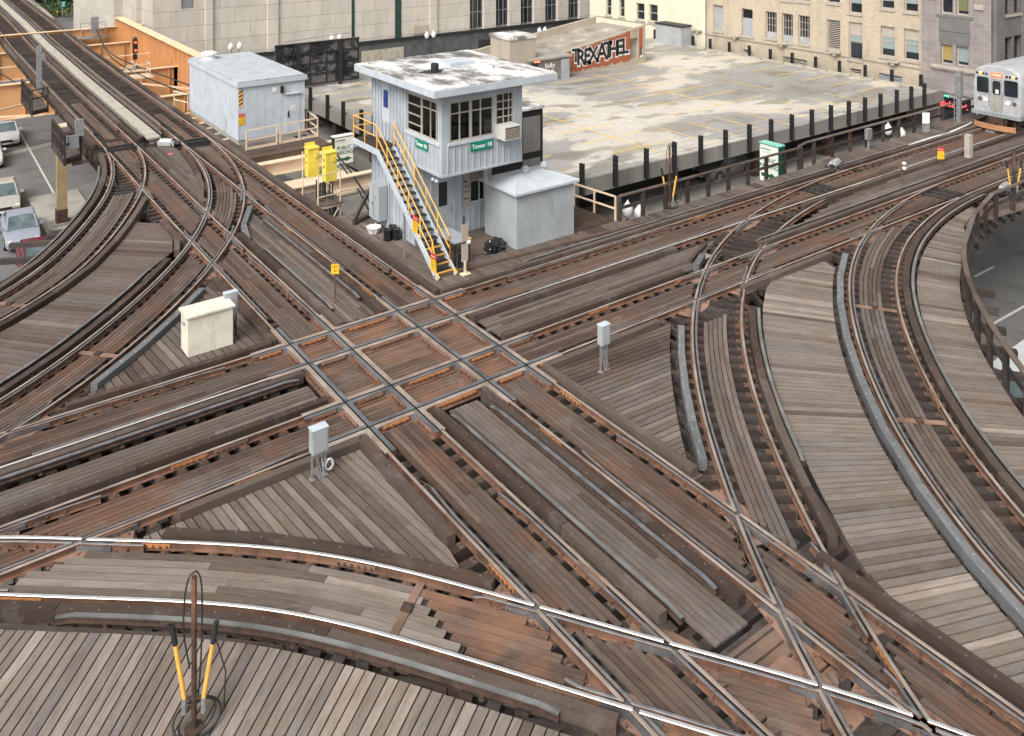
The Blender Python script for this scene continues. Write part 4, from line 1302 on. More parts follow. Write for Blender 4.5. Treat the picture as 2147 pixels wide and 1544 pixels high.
for k, px in enumerate((1220, 1290, 1355, 1413.5, 1469, 1521, 1571, 1616.5, 1660, 1702, 1742, 1779.5, 1813.5, 1846, 1880, 1910.5, 1938)):
    x, d = ony(px, PY0 - .1)
    tag(ibeam_post(x, PY0 - .11, PZ - .75, PZ + 1.02, '', k), 'black steel post on the front edge of the garage roof, %s from the tower' % ORD[k], 'post', EP)
for k, px in enumerate((651, 687, 720, 758)):
    y, d = onx(px, PX0 - .1)
    tag(ibeam_post(PX0 - .11, y, PZ - .75, PZ + 1.02, '', k), 'black steel post on the garage edge left of the tower, %s from the relay house' % ORD[k], 'post', EP)
for k, px in enumerate((1372, 1397, 1452, 1488, 1528, 1570, 1614, 1660, 1709, 1759, 1813, 1869, 1930)):
    y, d = onx(px, 60.1)
    if y < 44.8: tag(ibeam_post(60.18, y, PZ + .004, PZ + 1.05, '', k), 'black steel post on the back edge below the brick wall, %s from the ramp' % ORD[k], 'post', EP)
for nm, pts, lab in (('f', [(PX0 + 2, PY0 - .11), (PX1, PY0 - .11)], 'two thin steel cables strung between the front edge posts of the garage'), ('b', [(60.18, PY0), (60.18, 44)], 'thin steel cables strung between the back edge posts of the garage')):
    b = MB()
    for z in (.35, .62, .9): b.tube([(*pts[0], PZ + z), (*pts[1], PZ + z)], .010, 5)
    tag(b.build('guard_cable', [M['galv']]), lab, 'cable')
y = 12.9; k = 0
while y < 38:
    b = MB(); b.prism([(-.13, 0), (.13, 0), (.13, 2.1), (-.13, 2.1)], 0, .16, R(90)); 
    o = b.build('wheel_stop', [M['walk_grey']], None, loc=(59.45 + rng.uniform(-.05, .05), y, PZ + .004)); o.rotation_euler = (0, 0, rng.uniform(-.02, .02))
    tag(o, 'pale concrete wheel stop along the back edge of the garage, %s from the right' % ORD[k], 'wheel stop', 'concrete wheel stops on the garage roof')
    y += 2.36; k += 1
# stair tower, attendant hut and the painted ramp wall
hut = thing('stair_hut', 'brown hut with a taller stair head on the garage roof, white scrawls beside its door', 'hut', (37, 34, PZ))
def px_y(px, Y, zpy=None):
    x, d = ony(px, Y); return x
hy = 33.95
x0, d = ony(1112, hy); x1, _ = ony(1196, hy)
b = MB(); b.box(x0, x1, hy, hy + 3.4, PZ, -.55); b.build('hut_wall', [concrete('hut_brown', (0.14, 0.115, 0.095), (0.19, 0.16, 0.135), (0.22, 0.19, 0.16), .8)], hut)
b = MB(); b.box(x0 - .05, x1 + .12, hy - .12, hy + 3.5, -.55, -.40); b.build('hut_roof', [M['pavement']], hut)
x2, _ = ony(1060, 35.0); x3, _ = ony(1125, 34.1)
b = MB(); b.box(x2, x0 + .9, 34.4, 37.2, PZ, 1.35); b.build('stair_tower', [concrete('hut_tan', (0.30, 0.255, 0.20), (0.38, 0.33, 0.265), (0.44, 0.39, 0.32), .6, streaks=True)], hut)
b = MB(); b.box(x2 - .1, x0 + 1.0, 34.3, 37.3, 1.35, 1.62); b.build('tower_cap', [M['membrane'], ], hut)
b = MB(); b.box(x1 - 1.05, x1 - .15, hy - .05, hy, PZ, -.70); b.build('door', [M['shedgrey']], hut)
b = MB(); b.box(x0 + .1, x0 + .8, hy - .04, hy - .002, PZ, -.72); b.build('doorway', [M['black']], hut)
b = MB(); b.box(x0 + .35, x0 + .95, hy - .12, hy - .04, -.68, -.42); b.build('lit_sign', [plain('orange_sign', (.8, .25, .12), .5, 0, (1, .3, .15), 1.0)], hut)
text_obj('scrawl', 'Sx&y', .55, M['white'], hut, face_s((x0 + x1) / 2 - .1, hy - .012, -1.1), .003, .01)
text_obj('scrawl', 'n?ck', .5, M['white'], hut, face_s((x0 + x1) / 2 - .1, hy - .014, -1.62), .003, .015)
text_obj('scrawl', 'V', .5, M['white'], hut, face_s((x0 + x1) / 2 - .3, hy - .012, -2.1), .003, .012)
ramp_ = thing('graffiti_ramp', 'rising concrete ramp whose side wall carries big black and white graffiti on red', 'ramp', (45, 35, PZ))
wy = 35.0
rx0 = x1 - .3; rx1, dd = ony(1353, wy)
wall_m = concrete('ramp_wall_tan', (0.30, 0.25, 0.19), (0.40, 0.345, 0.27), (0.47, 0.42, 0.34), .5, streaks=True)
b = MB()
def slab_xz(mb, pts, y0, y1, mi=0):
    """outline in x/z extruded along y"""
    n = len(pts)
    mb.face([(x, y0, z) for x, z in pts], [(x, z) for x, z in pts], .5, mi); mb.face([(x, y1, z) for x, z in pts[::-1]], [(x, z) for x, z in pts[::-1]], .5, mi)
    for i in range(n):
        j = (i + 1) % n
        mb.face([(pts[i][0], y0, pts[i][1]), (pts[i][0], y1, pts[i][1]), (pts[j][0], y1, pts[j][1]), (pts[j][0], y0, pts[j][1])], None, .5, mi)
ox0, ox1 = ony(1320, wy)[0], ony(1338, wy)[0]
zt = lambda x: -.45 + (x - rx0) / (rx1 - rx0) * 1.65
slab_xz(b, [(rx0, PZ), (ox0, PZ), (ox0, zt(ox0)), (rx0, zt(rx0))], wy, wy + .3)
slab_xz(b, [(ox0, PZ), (ox1, PZ), (ox1, PZ + .55), (ox0, PZ + .45)], wy, wy + .3)
slab_xz(b, [(ox0, .05), (ox1, .1), (ox1, zt(ox1)), (ox0, zt(ox0))], wy, wy + .3)
slab_xz(b, [(ox1, PZ), (rx1, PZ), (rx1, zt(rx1)), (ox1, zt(ox1))], wy, wy + .3)
b.build('side_wall', [wall_m], ramp_)
b = MB()
slab_xz(b, [(26, PZ - .1), (rx1, PZ - .1), (rx1, .75), (26, PZ + .1)], wy + .3, wy + 6.2)
b.build('ramp_slab', [concrete('ramp_deck', (0.20, 0.175, 0.145), (0.30, 0.265, 0.225), (0.50, 0.46, 0.40), .7)], ramp_)
b = MB()
fx, fd = ony(1250, wy + 6.2)
slab_xz(b, [(28, PZ), (fx, PZ), (fx, zat(35, fd)), (28, -1.35)], wy + 6.2, wy + 6.5)
b.build('far_wall', [wall_m], ramp_)
for x, lab in ((53.0, 'pale concrete wheel stop lying on the upper ramp'), ):
    pass
# graffiti: ragged red patch, lettering with a white outline
b = MB(); q = []
gx0, gx1 = rx0 + .35, rx1 - .35
n = 42
for k in range(n + 1):
    x = gx0 + (gx1 - gx0) * k / n; q.append((x, PZ + .12 + (x - gx0) * .035 + rng.uniform(-.07, .07) + (.18 if k % 5 == 0 else 0)))
for k in range(n, -1, -1):
    x = gx0 + (gx1 - gx0) * k / n; q.append((x, min(zt(x) - .12, -.40 + (x - gx0) * .16) + rng.uniform(-.09, .05)))
for k in range(n):
    a, c, d_, e = q[k], q[k + 1], q[2 * n - k], q[2 * n + 1 - k]
    if e[0] > ox0 - .02 and a[0] < ox1 + .02: continue
    b.face([(a[0], wy - .006, a[1]), (c[0], wy - .006, c[1]), (d_[0], wy - .006, d_[1]), (e[0], wy - .006, e[1])])
b.build('graffiti_patch', [plain('graffiti_red', (.36, .10, .045), .8)], ramp_)
Lc = [(ch, px, py, h) for ch, px, py, h in (('T', 1207, 118, 1.25), ('R', 1218, 122, 1.45), ('E', 1231, 119, 1.4), ('X', 1244, 116, 1.5), ('A', 1262, 110, 1.7), ('T', 1275, 106, 1.55), ('H', 1286, 104, 1.5), ('E', 1299, 100, 1.45), ('L', 1311, 98, 1.5))]
for ch, px, py, h in Lc:
    x, d = ony(px, wy); z = zat(py, d)
    sc = 1.05 if ch != 'X' else 1.0
    text_obj('graffiti_outline', ch, h * 1.32, M['white'], ramp_, face_s(x + .03, wy - .012, z - .05), .002, .15, sx=sc*.80)
    text_obj('graffiti_letter', ch, h * 1.32, M['black'], ramp_, face_s(x, wy - .018, z), .002, .055, sx=sc*.80)
x, d = ony(1344, wy); z = zat(108, d)
text_obj('graffiti_outline', 'I', 1.1, M['white'], ramp_, face_s(x + .03, wy - .012, z - .15), .002, .09)
text_obj('graffiti_letter', 'I', 1.0, M['black'], ramp_, face_s(x, wy - .018, z), .002, .06)

# ------------------------------------------------------------------ tower
ORD_ = ['first', 'second', 'third', 'fourth', 'fifth', 'sixth', 'seventh', 'eighth', 'ninth', 'tenth', 'eleventh', 'twelfth', 'thirteenth', 'fourteenth', 'fifteenth', 'sixteenth', 'seventeenth', 'eighteenth', 'nineteenth', 'twentieth']
TX, TY0, TYW, TY1, TXR = 6.88, 2.56, 4.55, 8.07, 10.5
ZF, ZU, ZT = 3.03, 3.03, 5.97
def ribs_w(mb, x, y0, y1, z0, z1, sp=.3, d=.035, w=.035, mi=0):
    """standing seams on a wall that faces -x"""
    n = max(1, int(round((y1 - y0) / sp)))
    for k in range(n + 1):
        y = y0 + (y1 - y0) * k / n
        mb.box(x - d, x + .002, y - w / 2, y + w / 2, z0 + .002, z1 - .002, mi=mi)
def ribs_s(mb, y, x0, x1, z0, z1, sp=.3, d=.035, w=.035, mi=0):
    n = max(1, int(round((x1 - x0) / sp)))
    for k in range(n + 1):
        x = x0 + (x1 - x0) * k / n
        mb.box(x - w / 2, x + w / 2, y - d, y + .002, z0 + .002, z1 - .002, mi=mi)
def wall_w(mb, X, th, y0, y1, z0, z1, holes, mi=0):
    """wall at X facing -x, thickness th behind it, with rectangular openings (ya, yb, za, zb)"""
    Y = sorted({y0, y1} | {v for h in holes for v in h[:2]}); Z = sorted({z0, z1} | {v for h in holes for v in h[2:]})
    for i in range(len(Y) - 1):
        for j in range(len(Z) - 1):
            cy, cz = (Y[i] + Y[i + 1]) / 2, (Z[j] + Z[j + 1]) / 2
            if any(h[0] < cy < h[1] and h[2] < cz < h[3] for h in holes): continue
            mb.face([(X, Y[i + 1], Z[j]), (X, Y[i], Z[j]), (X, Y[i], Z[j + 1]), (X, Y[i + 1], Z[j + 1])], [(Y[i + 1], Z[j]), (Y[i], Z[j]), (Y[i], Z[j + 1]), (Y[i + 1], Z[j + 1])], .5, mi)
    for a, b, c, d in holes:
        for q in ([(X, a, c), (X, b, c), (X + th, b, c), (X + th, a, c)], [(X, a, d), (X + th, a, d), (X + th, b, d), (X, b, d)], [(X, a, c), (X + th, a, c), (X + th, a, d), (X, a, d)], [(X, b, c), (X, b, d), (X + th, b, d), (X + th, b, c)]):
            mb.face(q, None, .5, mi)
def wall_s(mb, Yw, th, x0, x1, z0, z1, holes, mi=0):
    """wall at Yw facing -y"""
    X = sorted({x0, x1} | {v for h in holes for v in h[:2]}); Z = sorted({z0, z1} | {v for h in holes for v in h[2:]})
    for i in range(len(X) - 1):
        for j in range(len(Z) - 1):
            cx, cz = (X[i] + X[i + 1]) / 2, (Z[j] + Z[j + 1]) / 2
            if any(h[0] < cx < h[1] and h[2] < cz < h[3] for h in holes): continue
            mb.face([(X[i], Yw, Z[j]), (X[i + 1], Yw, Z[j]), (X[i + 1], Yw, Z[j + 1]), (X[i], Yw, Z[j + 1])], None, .5, mi)
    for a, b, c, d in holes:
        for q in ([(a, Yw, c), (a, Yw + th, c), (b, Yw + th, c), (b, Yw, c)], [(a, Yw, d), (b, Yw, d), (b, Yw + th, d), (a, Yw + th, d)], [(a, Yw, c), (a, Yw, d), (a, Yw + th, d), (a, Yw + th, c)], [(b, Yw, c), (b, Yw + th, c), (b, Yw + th, d), (b, Yw, d)]):
            mb.face(q, None, .5, mi)
tower = thing('signal_tower', 'two storey pale blue-grey signal tower with wrap-around windows and flat white roof', 'signal tower', (8.7, 5.3, 0))
DKZ = -.10
wn_w = [(2.80, 5.22, 4.22, 5.72)]
wn_s = [(7.22, 9.22, 4.22, 5.74), (9.30, 10.16, 4.10, 5.80)]
b = MB()
dr_w = (6.62, 7.34, 3.55, 5.62)
wall_w(b, TX, .16, TY0, TY1, ZU, ZT, wn_w + [dr_w]); wall_s(b, TY0, .16, TX, TXR, ZU, ZT, wn_s)
b.face([(TXR, TY0, ZU), (TXR, TY1, ZU), (TXR, TY1, ZT), (TXR, TY0, ZT)]); b.face([(TX, TY1, ZU), (TX, TY1, ZT), (TXR, TY1, ZT), (TXR, TY1, ZU)])
b.face([(TX, TY0, ZU), (TX, TYW, ZU), (TXR, TYW, ZU), (TXR, TY0, ZU)])
ribs_w(b, TX, TY0 + .25, TY1, ZU, wn_w[0][2] - .02, .29); ribs_w(b, TX, 5.42, 6.5, ZU + .6, ZT, .27); ribs_w(b, TX, 7.5, TY1, ZU + .6, ZT, .28)
ribs_s(b, TY0, TX + .25, TXR, ZU, 4.10, .29)
b.box(TX - .05, TX + .005, TY0 - .02, TYW, ZU - .03, ZU + .05); b.box(TX - .05, TXR + .04, TY0 - .05, TY0 + .004, ZU - .03, ZU + .05)
b.box(TXR - .12, TXR + .03, TY0 - .045, TY0 - .001, ZU + .05, ZT)
b.build('upper_wall', [M['siding']], tower)
b = MB()
lw = (7.98, 8.36, 1.15, 2.08)
dlo = (7.72, 8.62, DKZ, 2.22); wlo = (9.05, 10.2, .98, 2.55)
b.face([(TX, TY1, DKZ), (TX, TYW, DKZ), (TX, TYW, ZU + .0), (TX, TY1, ZU)]); wall_s(b, TYW, .1, TX, TXR, DKZ, ZU, [dlo, wlo])
b.face([(TXR, TYW, DKZ), (TXR, TY1, DKZ), (TXR, TY1, ZU), (TXR, TYW, ZU)]); b.face([(TX, TY1, DKZ), (TX, TY1, ZU), (TXR, TY1, ZU), (TXR, TY1, DKZ)])
ribs_w(b, TX, TYW, TY1, DKZ, ZU + .6, .29); ribs_s(b, TYW, TX, 7.6, DKZ, ZU, .3); ribs_s(b, TYW, 8.7, 9.0, DKZ, ZU, .3); ribs_s(b, TYW, 9.1, 10.15, DKZ, .9, .26)
b.build('lower_wall', [M['siding']], tower)
b = MB()
b.box(dlo[0] + .01, dlo[1] - .01, TYW + .04, TYW + .09, DKZ, dlo[3] - .01)
dl = b.build('door', [M['siding']], tower)
b = MB(); b.box(lw[0], lw[1], TYW + .022, TYW + .038, lw[2], lw[3]); b.build('window_pane', [M['black']], dl)
b = MB(); b.beam((8.5, TYW - .02, 1.0), (8.5, TYW + .04, 1.0), .06, .12); b.build('handle', [M['galv']], dl)
b = MB(); b.box(TX + .05, TX + .10, dr_w[0] + .01, dr_w[1] - .01, dr_w[2], dr_w[3] - .01); du = b.build('door', [M['siding2']], tower)
b = MB(); b.box(TX + .025, TX + .048, 6.8, 7.16, 4.75, 5.45); b.build('window_pane', [plain('blue_blind', (.02, .05, .22), .3)], du)
# windows of the upper floor
def win_grid_w(X, y0, y1, z0, z1, vs, hs, parent, fr='wframe'):
    b = MB(); w = .07
    b.box(X + .03, X + .10, y0, y1, z0, z0 + w); b.box(X + .03, X + .10, y0, y1, z1 - w, z1); b.box(X + .03, X + .10, y0, y0 + w, z0 + w, z1 - w); b.box(X + .03, X + .10, y1 - w, y1, z0 + w, z1 - w)
    for v, ww in vs: b.box(X + .035, X + .095, v - ww / 2, v + ww / 2, z0 + w, z1 - w)
    for h, a, c in hs: b.box(X + .04, X + .09, a, c, h - .022, h + .022)
    f = b.build('window', [M[fr]], parent)
    p = MB(); p.box(X + .062, X + .068, y0 + .02, y1 - .02, z0 + .02, z1 - .02); p.build('pane', [M['glass_t']], f)
def win_grid_s(Y, x0, x1, z0, z1, vs, hs, parent, fr='wframe'):
    b = MB(); w = .07
    b.box(x0, x1, Y + .03, Y + .10, z0, z0 + w); b.box(x0, x1, Y + .03, Y + .10, z1 - w, z1); b.box(x0, x0 + w, Y + .03, Y + .10, z0 + w, z1 - w); b.box(x1 - w, x1, Y + .03, Y + .10, z0 + w, z1 - w)
    for v, ww in vs: b.box(v - ww / 2, v + ww / 2, Y + .035, Y + .095, z0 + w, z1 - w)
    for h, a, c in hs: b.box(a, c, Y + .04, Y + .09, h - .022, h + .022)
    f = b.build('window', [M[fr]], parent)
    p = MB(); p.box(x0 + .02, x1 - .02, Y + .062, Y + .068, z0 + .02, z1 - .02); p.build('pane', [M['glass_t']], f)
m, nt, bb = NM('clear_glass')
bb.inputs['Base Color'].default_value = (.35, .38, .37, 1); bb.inputs['Roughness'].default_value = .03; bb.inputs['Transmission Weight'].default_value = 1.0; bb.inputs['IOR'].default_value = 1.03
gl = nt.nodes.new('ShaderNodeBsdfGlossy'); gl.inputs['Roughness'].default_value = .03; gl.inputs['Color'].default_value = (.8, .85, .9, 1)
tr_ = nt.nodes.new('ShaderNodeBsdfTransparent'); tr_.inputs['Color'].default_value = (.55, .58, .57, 1)
fr_ = nt.nodes.new('ShaderNodeFresnel'); fr_.inputs[0].default_value = 1.45
mx = nt.nodes.new('ShaderNodeMixShader')
nt.links.new(fr_.outputs[0], mx.inputs[0]); nt.links.new(tr_.outputs[0], mx.inputs[1]); nt.links.new(gl.outputs[0], mx.inputs[2])
nt.links.new(mx.outputs[0], nt.nodes['Material Output'].inputs[0])
M['glass_t'] = m
win_grid_w(TX, 2.80, 5.22, 4.22, 5.72, [(4.10, .10), (3.45, .04), (3.02, .05)], [(5.30, 4.15, 5.15), (4.92, 4.15, 5.15), (4.55, 4.15, 5.15), (5.35, 2.87, 4.05)], tower)
win_grid_s(TY0, 7.22, 9.22, 4.22, 5.74, [(8.17, .12), (7.68, .05), (8.62, .05)], [(5.28, 7.3, 9.15)], tower)
win_grid_s(TY0, 9.30, 10.16, 4.10, 5.80, [(9.68, .035), (9.94, .035)], [(4.85, 9.35, 10.1), (5.15, 9.35, 10.1), (5.45, 9.35, 10.1)], tower)
b = MB(); b.box(TX - .06, TX + .02, 2.7, 5.32, 4.12, 4.215); b.box(TX - .04, TX + .02, 2.72, 2.795, 4.215, 5.8); b.box(TX - .04, TX + .02, 5.225, 5.30, 4.215, 5.8)
b.box(7.12, 9.26, TY0 - .06, TY0 + .02, 4.12, 4.215); b.box(9.262, 10.22, TY0 - .06, TY0 + .02, 4.03, 4.095); b.build('window_sill', [M['siding2']], tower)
# inside of the signal room
b = MB(); b.box(TX + .2, TXR - .1, TY0 + .2, TY1 - .1, ZU + .25, ZU + .3); b.box(9.4, TXR - .12, 5.6, TY1 - .12, ZU + .3, ZT - .1)
b.build('room_floor', [plain('room_brown', (.10, .075, .05), .7)], tower)
b = MB(); b.box(TX + .3, TX + .95, 2.9, 5.2, ZU + 1.0, ZU + 1.06); b.box(TX + .3, 9.6, 2.8, 3.4, ZU + 1.065, ZU + 1.12)
for k in range(7): b.box(7.3 + k * .3, 7.42 + k * .3 + rng.uniform(0, .1), 2.9, 3.2, ZU + 1.125, ZU + 1.2 + rng.uniform(0, .14))
b.build('desk', [plain('desk_dark', (.10, .09, .085), .5)], tower)
b = MB(); b.box(7.35, 7.7, 2.95, 3.2, ZU + 1.27, ZU + 1.29); b.box(7.2, 7.5, 4.0, 4.3, ZU + 1.065, ZU + 1.12); b.build('paper', [M['white']], tower)
# roof
RX0, RX1, RY0, RY1 = 6.18, 11.85, 1.95, 8.35
b = MB(); b.box(RX0, RX1, RY0, RY1, 6.12, 6.38); rf = b.build('roof', [M['siding2']], tower)
b = MB(); b.box(RX0 + .05, RX1 - .05, RY0 + .05, RY1 - .05, 6.38, 6.42); b.build('roof_membrane', [M['membrane']], rf)
b = MB(); b.box(RX0 + .04, RX1 - .04, RY0 + .04, RY1 - .04, 6.09, 6.118); b.box(TX + .02, TXR - .02, TY0 + .02, TY1, ZT, 6.09); b.build('soffit', [M['siding']], rf)
b = MB(); b.box(8.9, 10.1, 5.2, 6.1, 6.42, 6.58); b.build('roof_hatch', [M['siding2']], rf)
b = MB(); b.lathe((8.05, 5.0, 6.42), [(.16, 0), (.16, .28), (.14, .30), (.12, .28), (.12, .05), (0, .05)], 14); b.build('roof_vent', [M['black']], rf)
b = MB()
q = [(7.9 + math.cos(a) * .5 * (1 + .3 * math.sin(3 * a)), 4.9 + math.sin(a) * .35) for a in np.linspace(0, 2 * PI, 20)[:-1]]
b.prism(q, 6.415, 6.424); b.build('tar_patch', [M['black']], rf)
for x, y in ((9.4, 7.6), (10.2, 4.0), (8.9, 3.6)):
    b = MB(); b.lathe((x, y, 6.42), [(.05, 0), (.05, .12), (0, .13)], 8); b.build('vent_pipe', [M['galv']], rf)
# name boards
def board_s(parent, name, x0, x1, y, z0, z1, mat, d=.025):
    b = MB(); b.box(x0, x1, y - d, y - .001, z0, z1); return b.build(name, [M[mat]], parent)
sg = board_s(tower, 'name_sign', 8.12, 9.12, TY0 - .036, 3.76, 4.10, 'green')
text_obj('lettering', 'Tower 18', .225, M['white'], sg, face_s(8.62, TY0 - .066, 3.925), .002, .006)
b = MB(); b.box(TX - .062, TX - .038, 3.50, 4.42, 3.76, 4.08); sg = b.build('name_sign', [M['green']], tower)
text_obj('lettering', 'Tower 18', .21, M['white'], sg, face_w(TX - .066, 3.96, 3.915), .002, .006)
def air_con(x0, x1, y0, y1, z0, z1, parent, dark=False):
    b = MB(); b.box(x0, x1, y0, y1, z0, z1)
    o = b.build('air_conditioner', [M['wframe'] if dark else M['cream_ac']], parent)
    b = MB(); b.box(x0 + .04, x1 - .04, y0 - .008, y0 - .001, z0 + .04, z1 - .04)
    for k in range(7): b.box(x0 + .05, x1 - .05, y0 - .016, y0 - .009, z0 + .06 + k * (z1 - z0 - .12) / 7, z0 + .085 + k * (z1 - z0 - .12) / 7, mi=1)
    b.build('grille', [M['rust_dark'], M['wframe']], o)
M['cream_ac'] = paint('ac_case', (.62, .61, .57), .5, .3)
air_con(9.28, 10.02, TY0 - .62, TY0 - .002, 4.10, 4.62, tower)
air_con(9.10, 9.86, TYW - .42, TYW - .002, 2.02, 2.52, tower, True)
win_grid_s(TYW, wlo[0], wlo[1], wlo[2], wlo[3], [(9.9, .04)], [(1.95, 9.1, 10.15)], tower, 'siding2')
b = MB(); b.box(9.1, 10.15, TYW + .16, TYW + .2, .9, 2.6); b.build('window_backing', [M['black']], tower)
b = MB(); b.box(9.55, 9.97, TYW + .10, TYW + .13, 1.1, 1.85); b.build('yellow_panel', [plain('pale_yellow', (.62, .60, .32), .6)], tower)
sg = board_s(tower, 'one_way_sign', 9.08, 9.44, TYW - .02, .98, 1.90, 'wframe', .02)
text_obj('lettering', 'ONE', .15, M['black'], sg, face_s(9.26, TYW - .045, 1.72), .002)
text_obj('lettering', 'WAY', .15, M['black'], sg, face_s(9.26, TYW - .045, 1.52), .002)
b = MB(); b.box(9.17, 9.38, TYW - .047, TYW - .043, 1.17, 1.20); b.prism([(9.13, 0), (9.21, -.05), (9.21, .05)], 0, .003)
for i in range(len(b.v) - 12 - 0, len(b.v)): pass
b = MB(); b.box(9.18, 9.39, TYW - .047, TYW - .043, 1.22, 1.26); b.face([(9.12, TYW - .045, 1.24), (9.21, TYW - .045, 1.17), (9.21, TYW - .045, 1.31)]); b.build('arrow', [M['black']], sg)
# floodlights under the corner, conduit, meter cabinet
b = MB(); b.lathe((7.0, 3.35, 2.72), [(.02, .25), (.02, .12), (.09, .1), (.12, 0), (0, -.02)], 12); b.lathe((7.0, 3.1, 2.72), [(.02, .25), (.02, .12), (.09, .1), (.12, 0), (0, -.02)], 12); b.build('floodlight', [M['galv']], tower)
b = MB(); b.box(TX - .42, TX - .04, 6.72, 7.55, .25, 1.65); mc = b.build('meter_cabinet', [M['shedgrey']], tower)
b = MB(); b.box(TX - .435, TX - .421, 7.12, 7.14, .3, 1.6); b.box(TX - .46, TX - .421, 7.2, 7.24, .8, .95); b.box(TX - .46, TX - .421, 6.95, 6.99, 1.1, 1.2); b.build('door_seam', [M['galv']], mc)
b = MB()
for y in (6.9, 7.35): b.tube([(TX - .22, y, .25), (TX - .22, y, DKZ)], .04, 8)
b.tube([(TX - .1, 6.4, 2.6), (TX - .1, 6.4, DKZ)], .02, 6)
b.build('conduit', [M['galv']], tower)

# staircase: runs down towards -y in front of the west wall
st = thing('staircase', 'steep steel staircase with yellow handrails climbing to the tower door', 'staircase', (6.35, 1.6, DKZ))
SX0, SX1 = 5.98, 6.72
sy0, sz0, sy1, sz1 = 1.40, -.06, 5.95, 3.42
def on_st(y): return sz0 + (y - sy0) * (sz1 - sz0) / (sy1 - sy0)
for x in (SX0, SX1):
    b = MB(); b.beam((x, sy0 - .05, on_st(sy0 - .05) - .02), (x, sy1, sz1 - .06), .05, .24, (0, -1, 1.2))
    b.build('stringer', [M['siding2']], st)
b = MB()
for x in (SX0, SX1): b.beam((x, sy1 - .02, sz1 - .10), (x, 8.0, sz1 - .10), .06, .22)
b.beam((SX0, 8.0, sz1 - .1), (TX, 8.0, sz1 - .1), .06, .22)
b.beam((SX0 - .1, 8.05, sz1 - .35), (TX, 8.05, sz1 - .35), .1, .08)
b.build('landing_frame', [M['siding2']], st)
b = MB()
for k in range(13): b.box(SX0 + .03, TX - .04, sy1 + .02 + k * .155, sy1 + .155 + k * .155, sz1 - .01, sz1 + .03)
b.build('landing', [M['tie']], st)
n = 17
for k in range(n):
    y = sy0 + .1 + (sy1 - sy0 - .1) * (k + .4) / n
    b = MB(); b.box(SX0 + .028, SX1 - .028, y - .11, y + .12, on_st(y) - .035, on_st(y) + .0, mi=0)
    if k < 4: b.box(SX0 + .028, SX1 - .028, y - .135, y - .111, on_st(y) - .05, on_st(y) + .005, mi=1)
    b.build('tread', [M['dark_steel'], M['yellow']], st)
for x, top in ((SX0, True), (SX1, False)):
    b = MB(); r = .024
    for h in (.95, .50):
        pts = [(x, sy0 + .35, on_st(sy0 + .35) + h), (x, sy1, sz1 + h)]
        if top: pts += [(x, 8.0, sz1 + h), (TX - .05, 8.0, sz1 + h)]
        b.tube(pts, r, 6)
    for y in np.linspace(sy0 + .35, sy1, 6): b.tube([(x, y, on_st(y)), (x, y, on_st(y) + .95)], r, 6)
    b.tube([(x, sy0 + .35, on_st(sy0 + .35) + .95), (x, sy0 + .12, on_st(sy0 + .2) + .45), (x, sy0 + .05, on_st(sy0) + .02)], r, 6) if top else b.tube([(x, sy0 + .35, on_st(sy0 + .35) + .95), (x, sy0 + .35, on_st(sy0 + .35))], r, 6)
    b.beam((x, sy0 - .12, .0), (x, sy0 + .45, on_st(sy0 + .45) + .02), .07, .03)
    if top:
        for p in ((x, 7.0), (x, 8.0)): b.tube([(*p, sz1), (*p, sz1 + .95)], r, 6)
    b.build('handrail', [M['yellow']], st)
b = MB(); b.box(SX0 - .03, SX0 + .03, 3.7, 3.76, DKZ, on_st(3.7) - .1); b.build('support_post', [M['galv']], st)
def danger_w(parent, x, y, z, w=.36, h=.62):
    b = MB(); b.box(x - .012, x, y - w / 2, y + w / 2, z, z + h * .68, mi=0); b.box(x - .013, x, y - w / 2, y + w / 2, z + h * .68, z + h, mi=1)
    o = b.build('warning_sign', [M['yell_sign'], M['red']], parent)
    text_obj('lettering', 'DANGER', w * .2, M['white'], o, face_w(x - .016, y, z + h * .83), .001)
    for k, s in enumerate(('AUTHORIZED', 'PERSONNEL', 'ONLY')): text_obj('lettering', s, w * .14, M['black'], o, face_w(x - .015, y, z + h * (.55 - .17 * k)), .001)
    return o
danger_w(st, SX0 - .03, 2.90, on_st(2.9) + .02); danger_w(st, SX0 - .03, 1.62, on_st(1.62) + .03)

# grey hip roofed shed beside the tower
gs = thing('equipment_shed', 'grey painted steel shed with a shallow hipped roof beside the tower', 'shed', (11.2, 2.9, DKZ))
HX0, HX1, HY0, HY1 = 9.78, 12.62, 1.86, 4.0
b = MB(); b.box(HX0, HX1, HY0, HY1, DKZ, 1.98)
for x in (10.72, 11.67): b.box(x - .012, x + .012, HY0 - .010, HY0 + .002, DKZ + .05, 1.95)
b.box(HX0 - .012, HX0 + .002, 2.9, 2.93, DKZ + .05, 1.95)
b.tube([(11.35, HY0 - .02, 1.9), (11.35, HY0 - .02, .9)], .012, 5); b.tube([(11.45, HY0 - .02, 1.9), (11.45, HY0 - .02, 1.0)], .012, 5)
b.build('wall', [M['shedgrey']], gs)
b = MB()
e = .16; x0, x1, y0, y1, z0, z1 = HX0 - e, HX1 + e, HY0 - e, HY1 + e, 1.98, 2.07
b.box(x0, x1, y0, y1, z0, z1)
r0, r1, ym, zr = (HX0 + .8, 2.93, 2.34), (HX1 - .8, 2.93, 2.34), 2.93, 2.34
c = [(x0, y0, z1), (x1, y0, z1), (x1, y1, z1), (x0, y1, z1)]
b.face([c[0], c[1], r1, r0]); b.face([c[2], c[3], r0, r1]); b.face([c[3], c[0], r0]); b.face([c[1], c[2], r1])
for x in (10.75, 11.2, 11.75):
    b.beam((x, y0 + .02, z1 + .012), (x, ym, zr + .012), .025, .02)
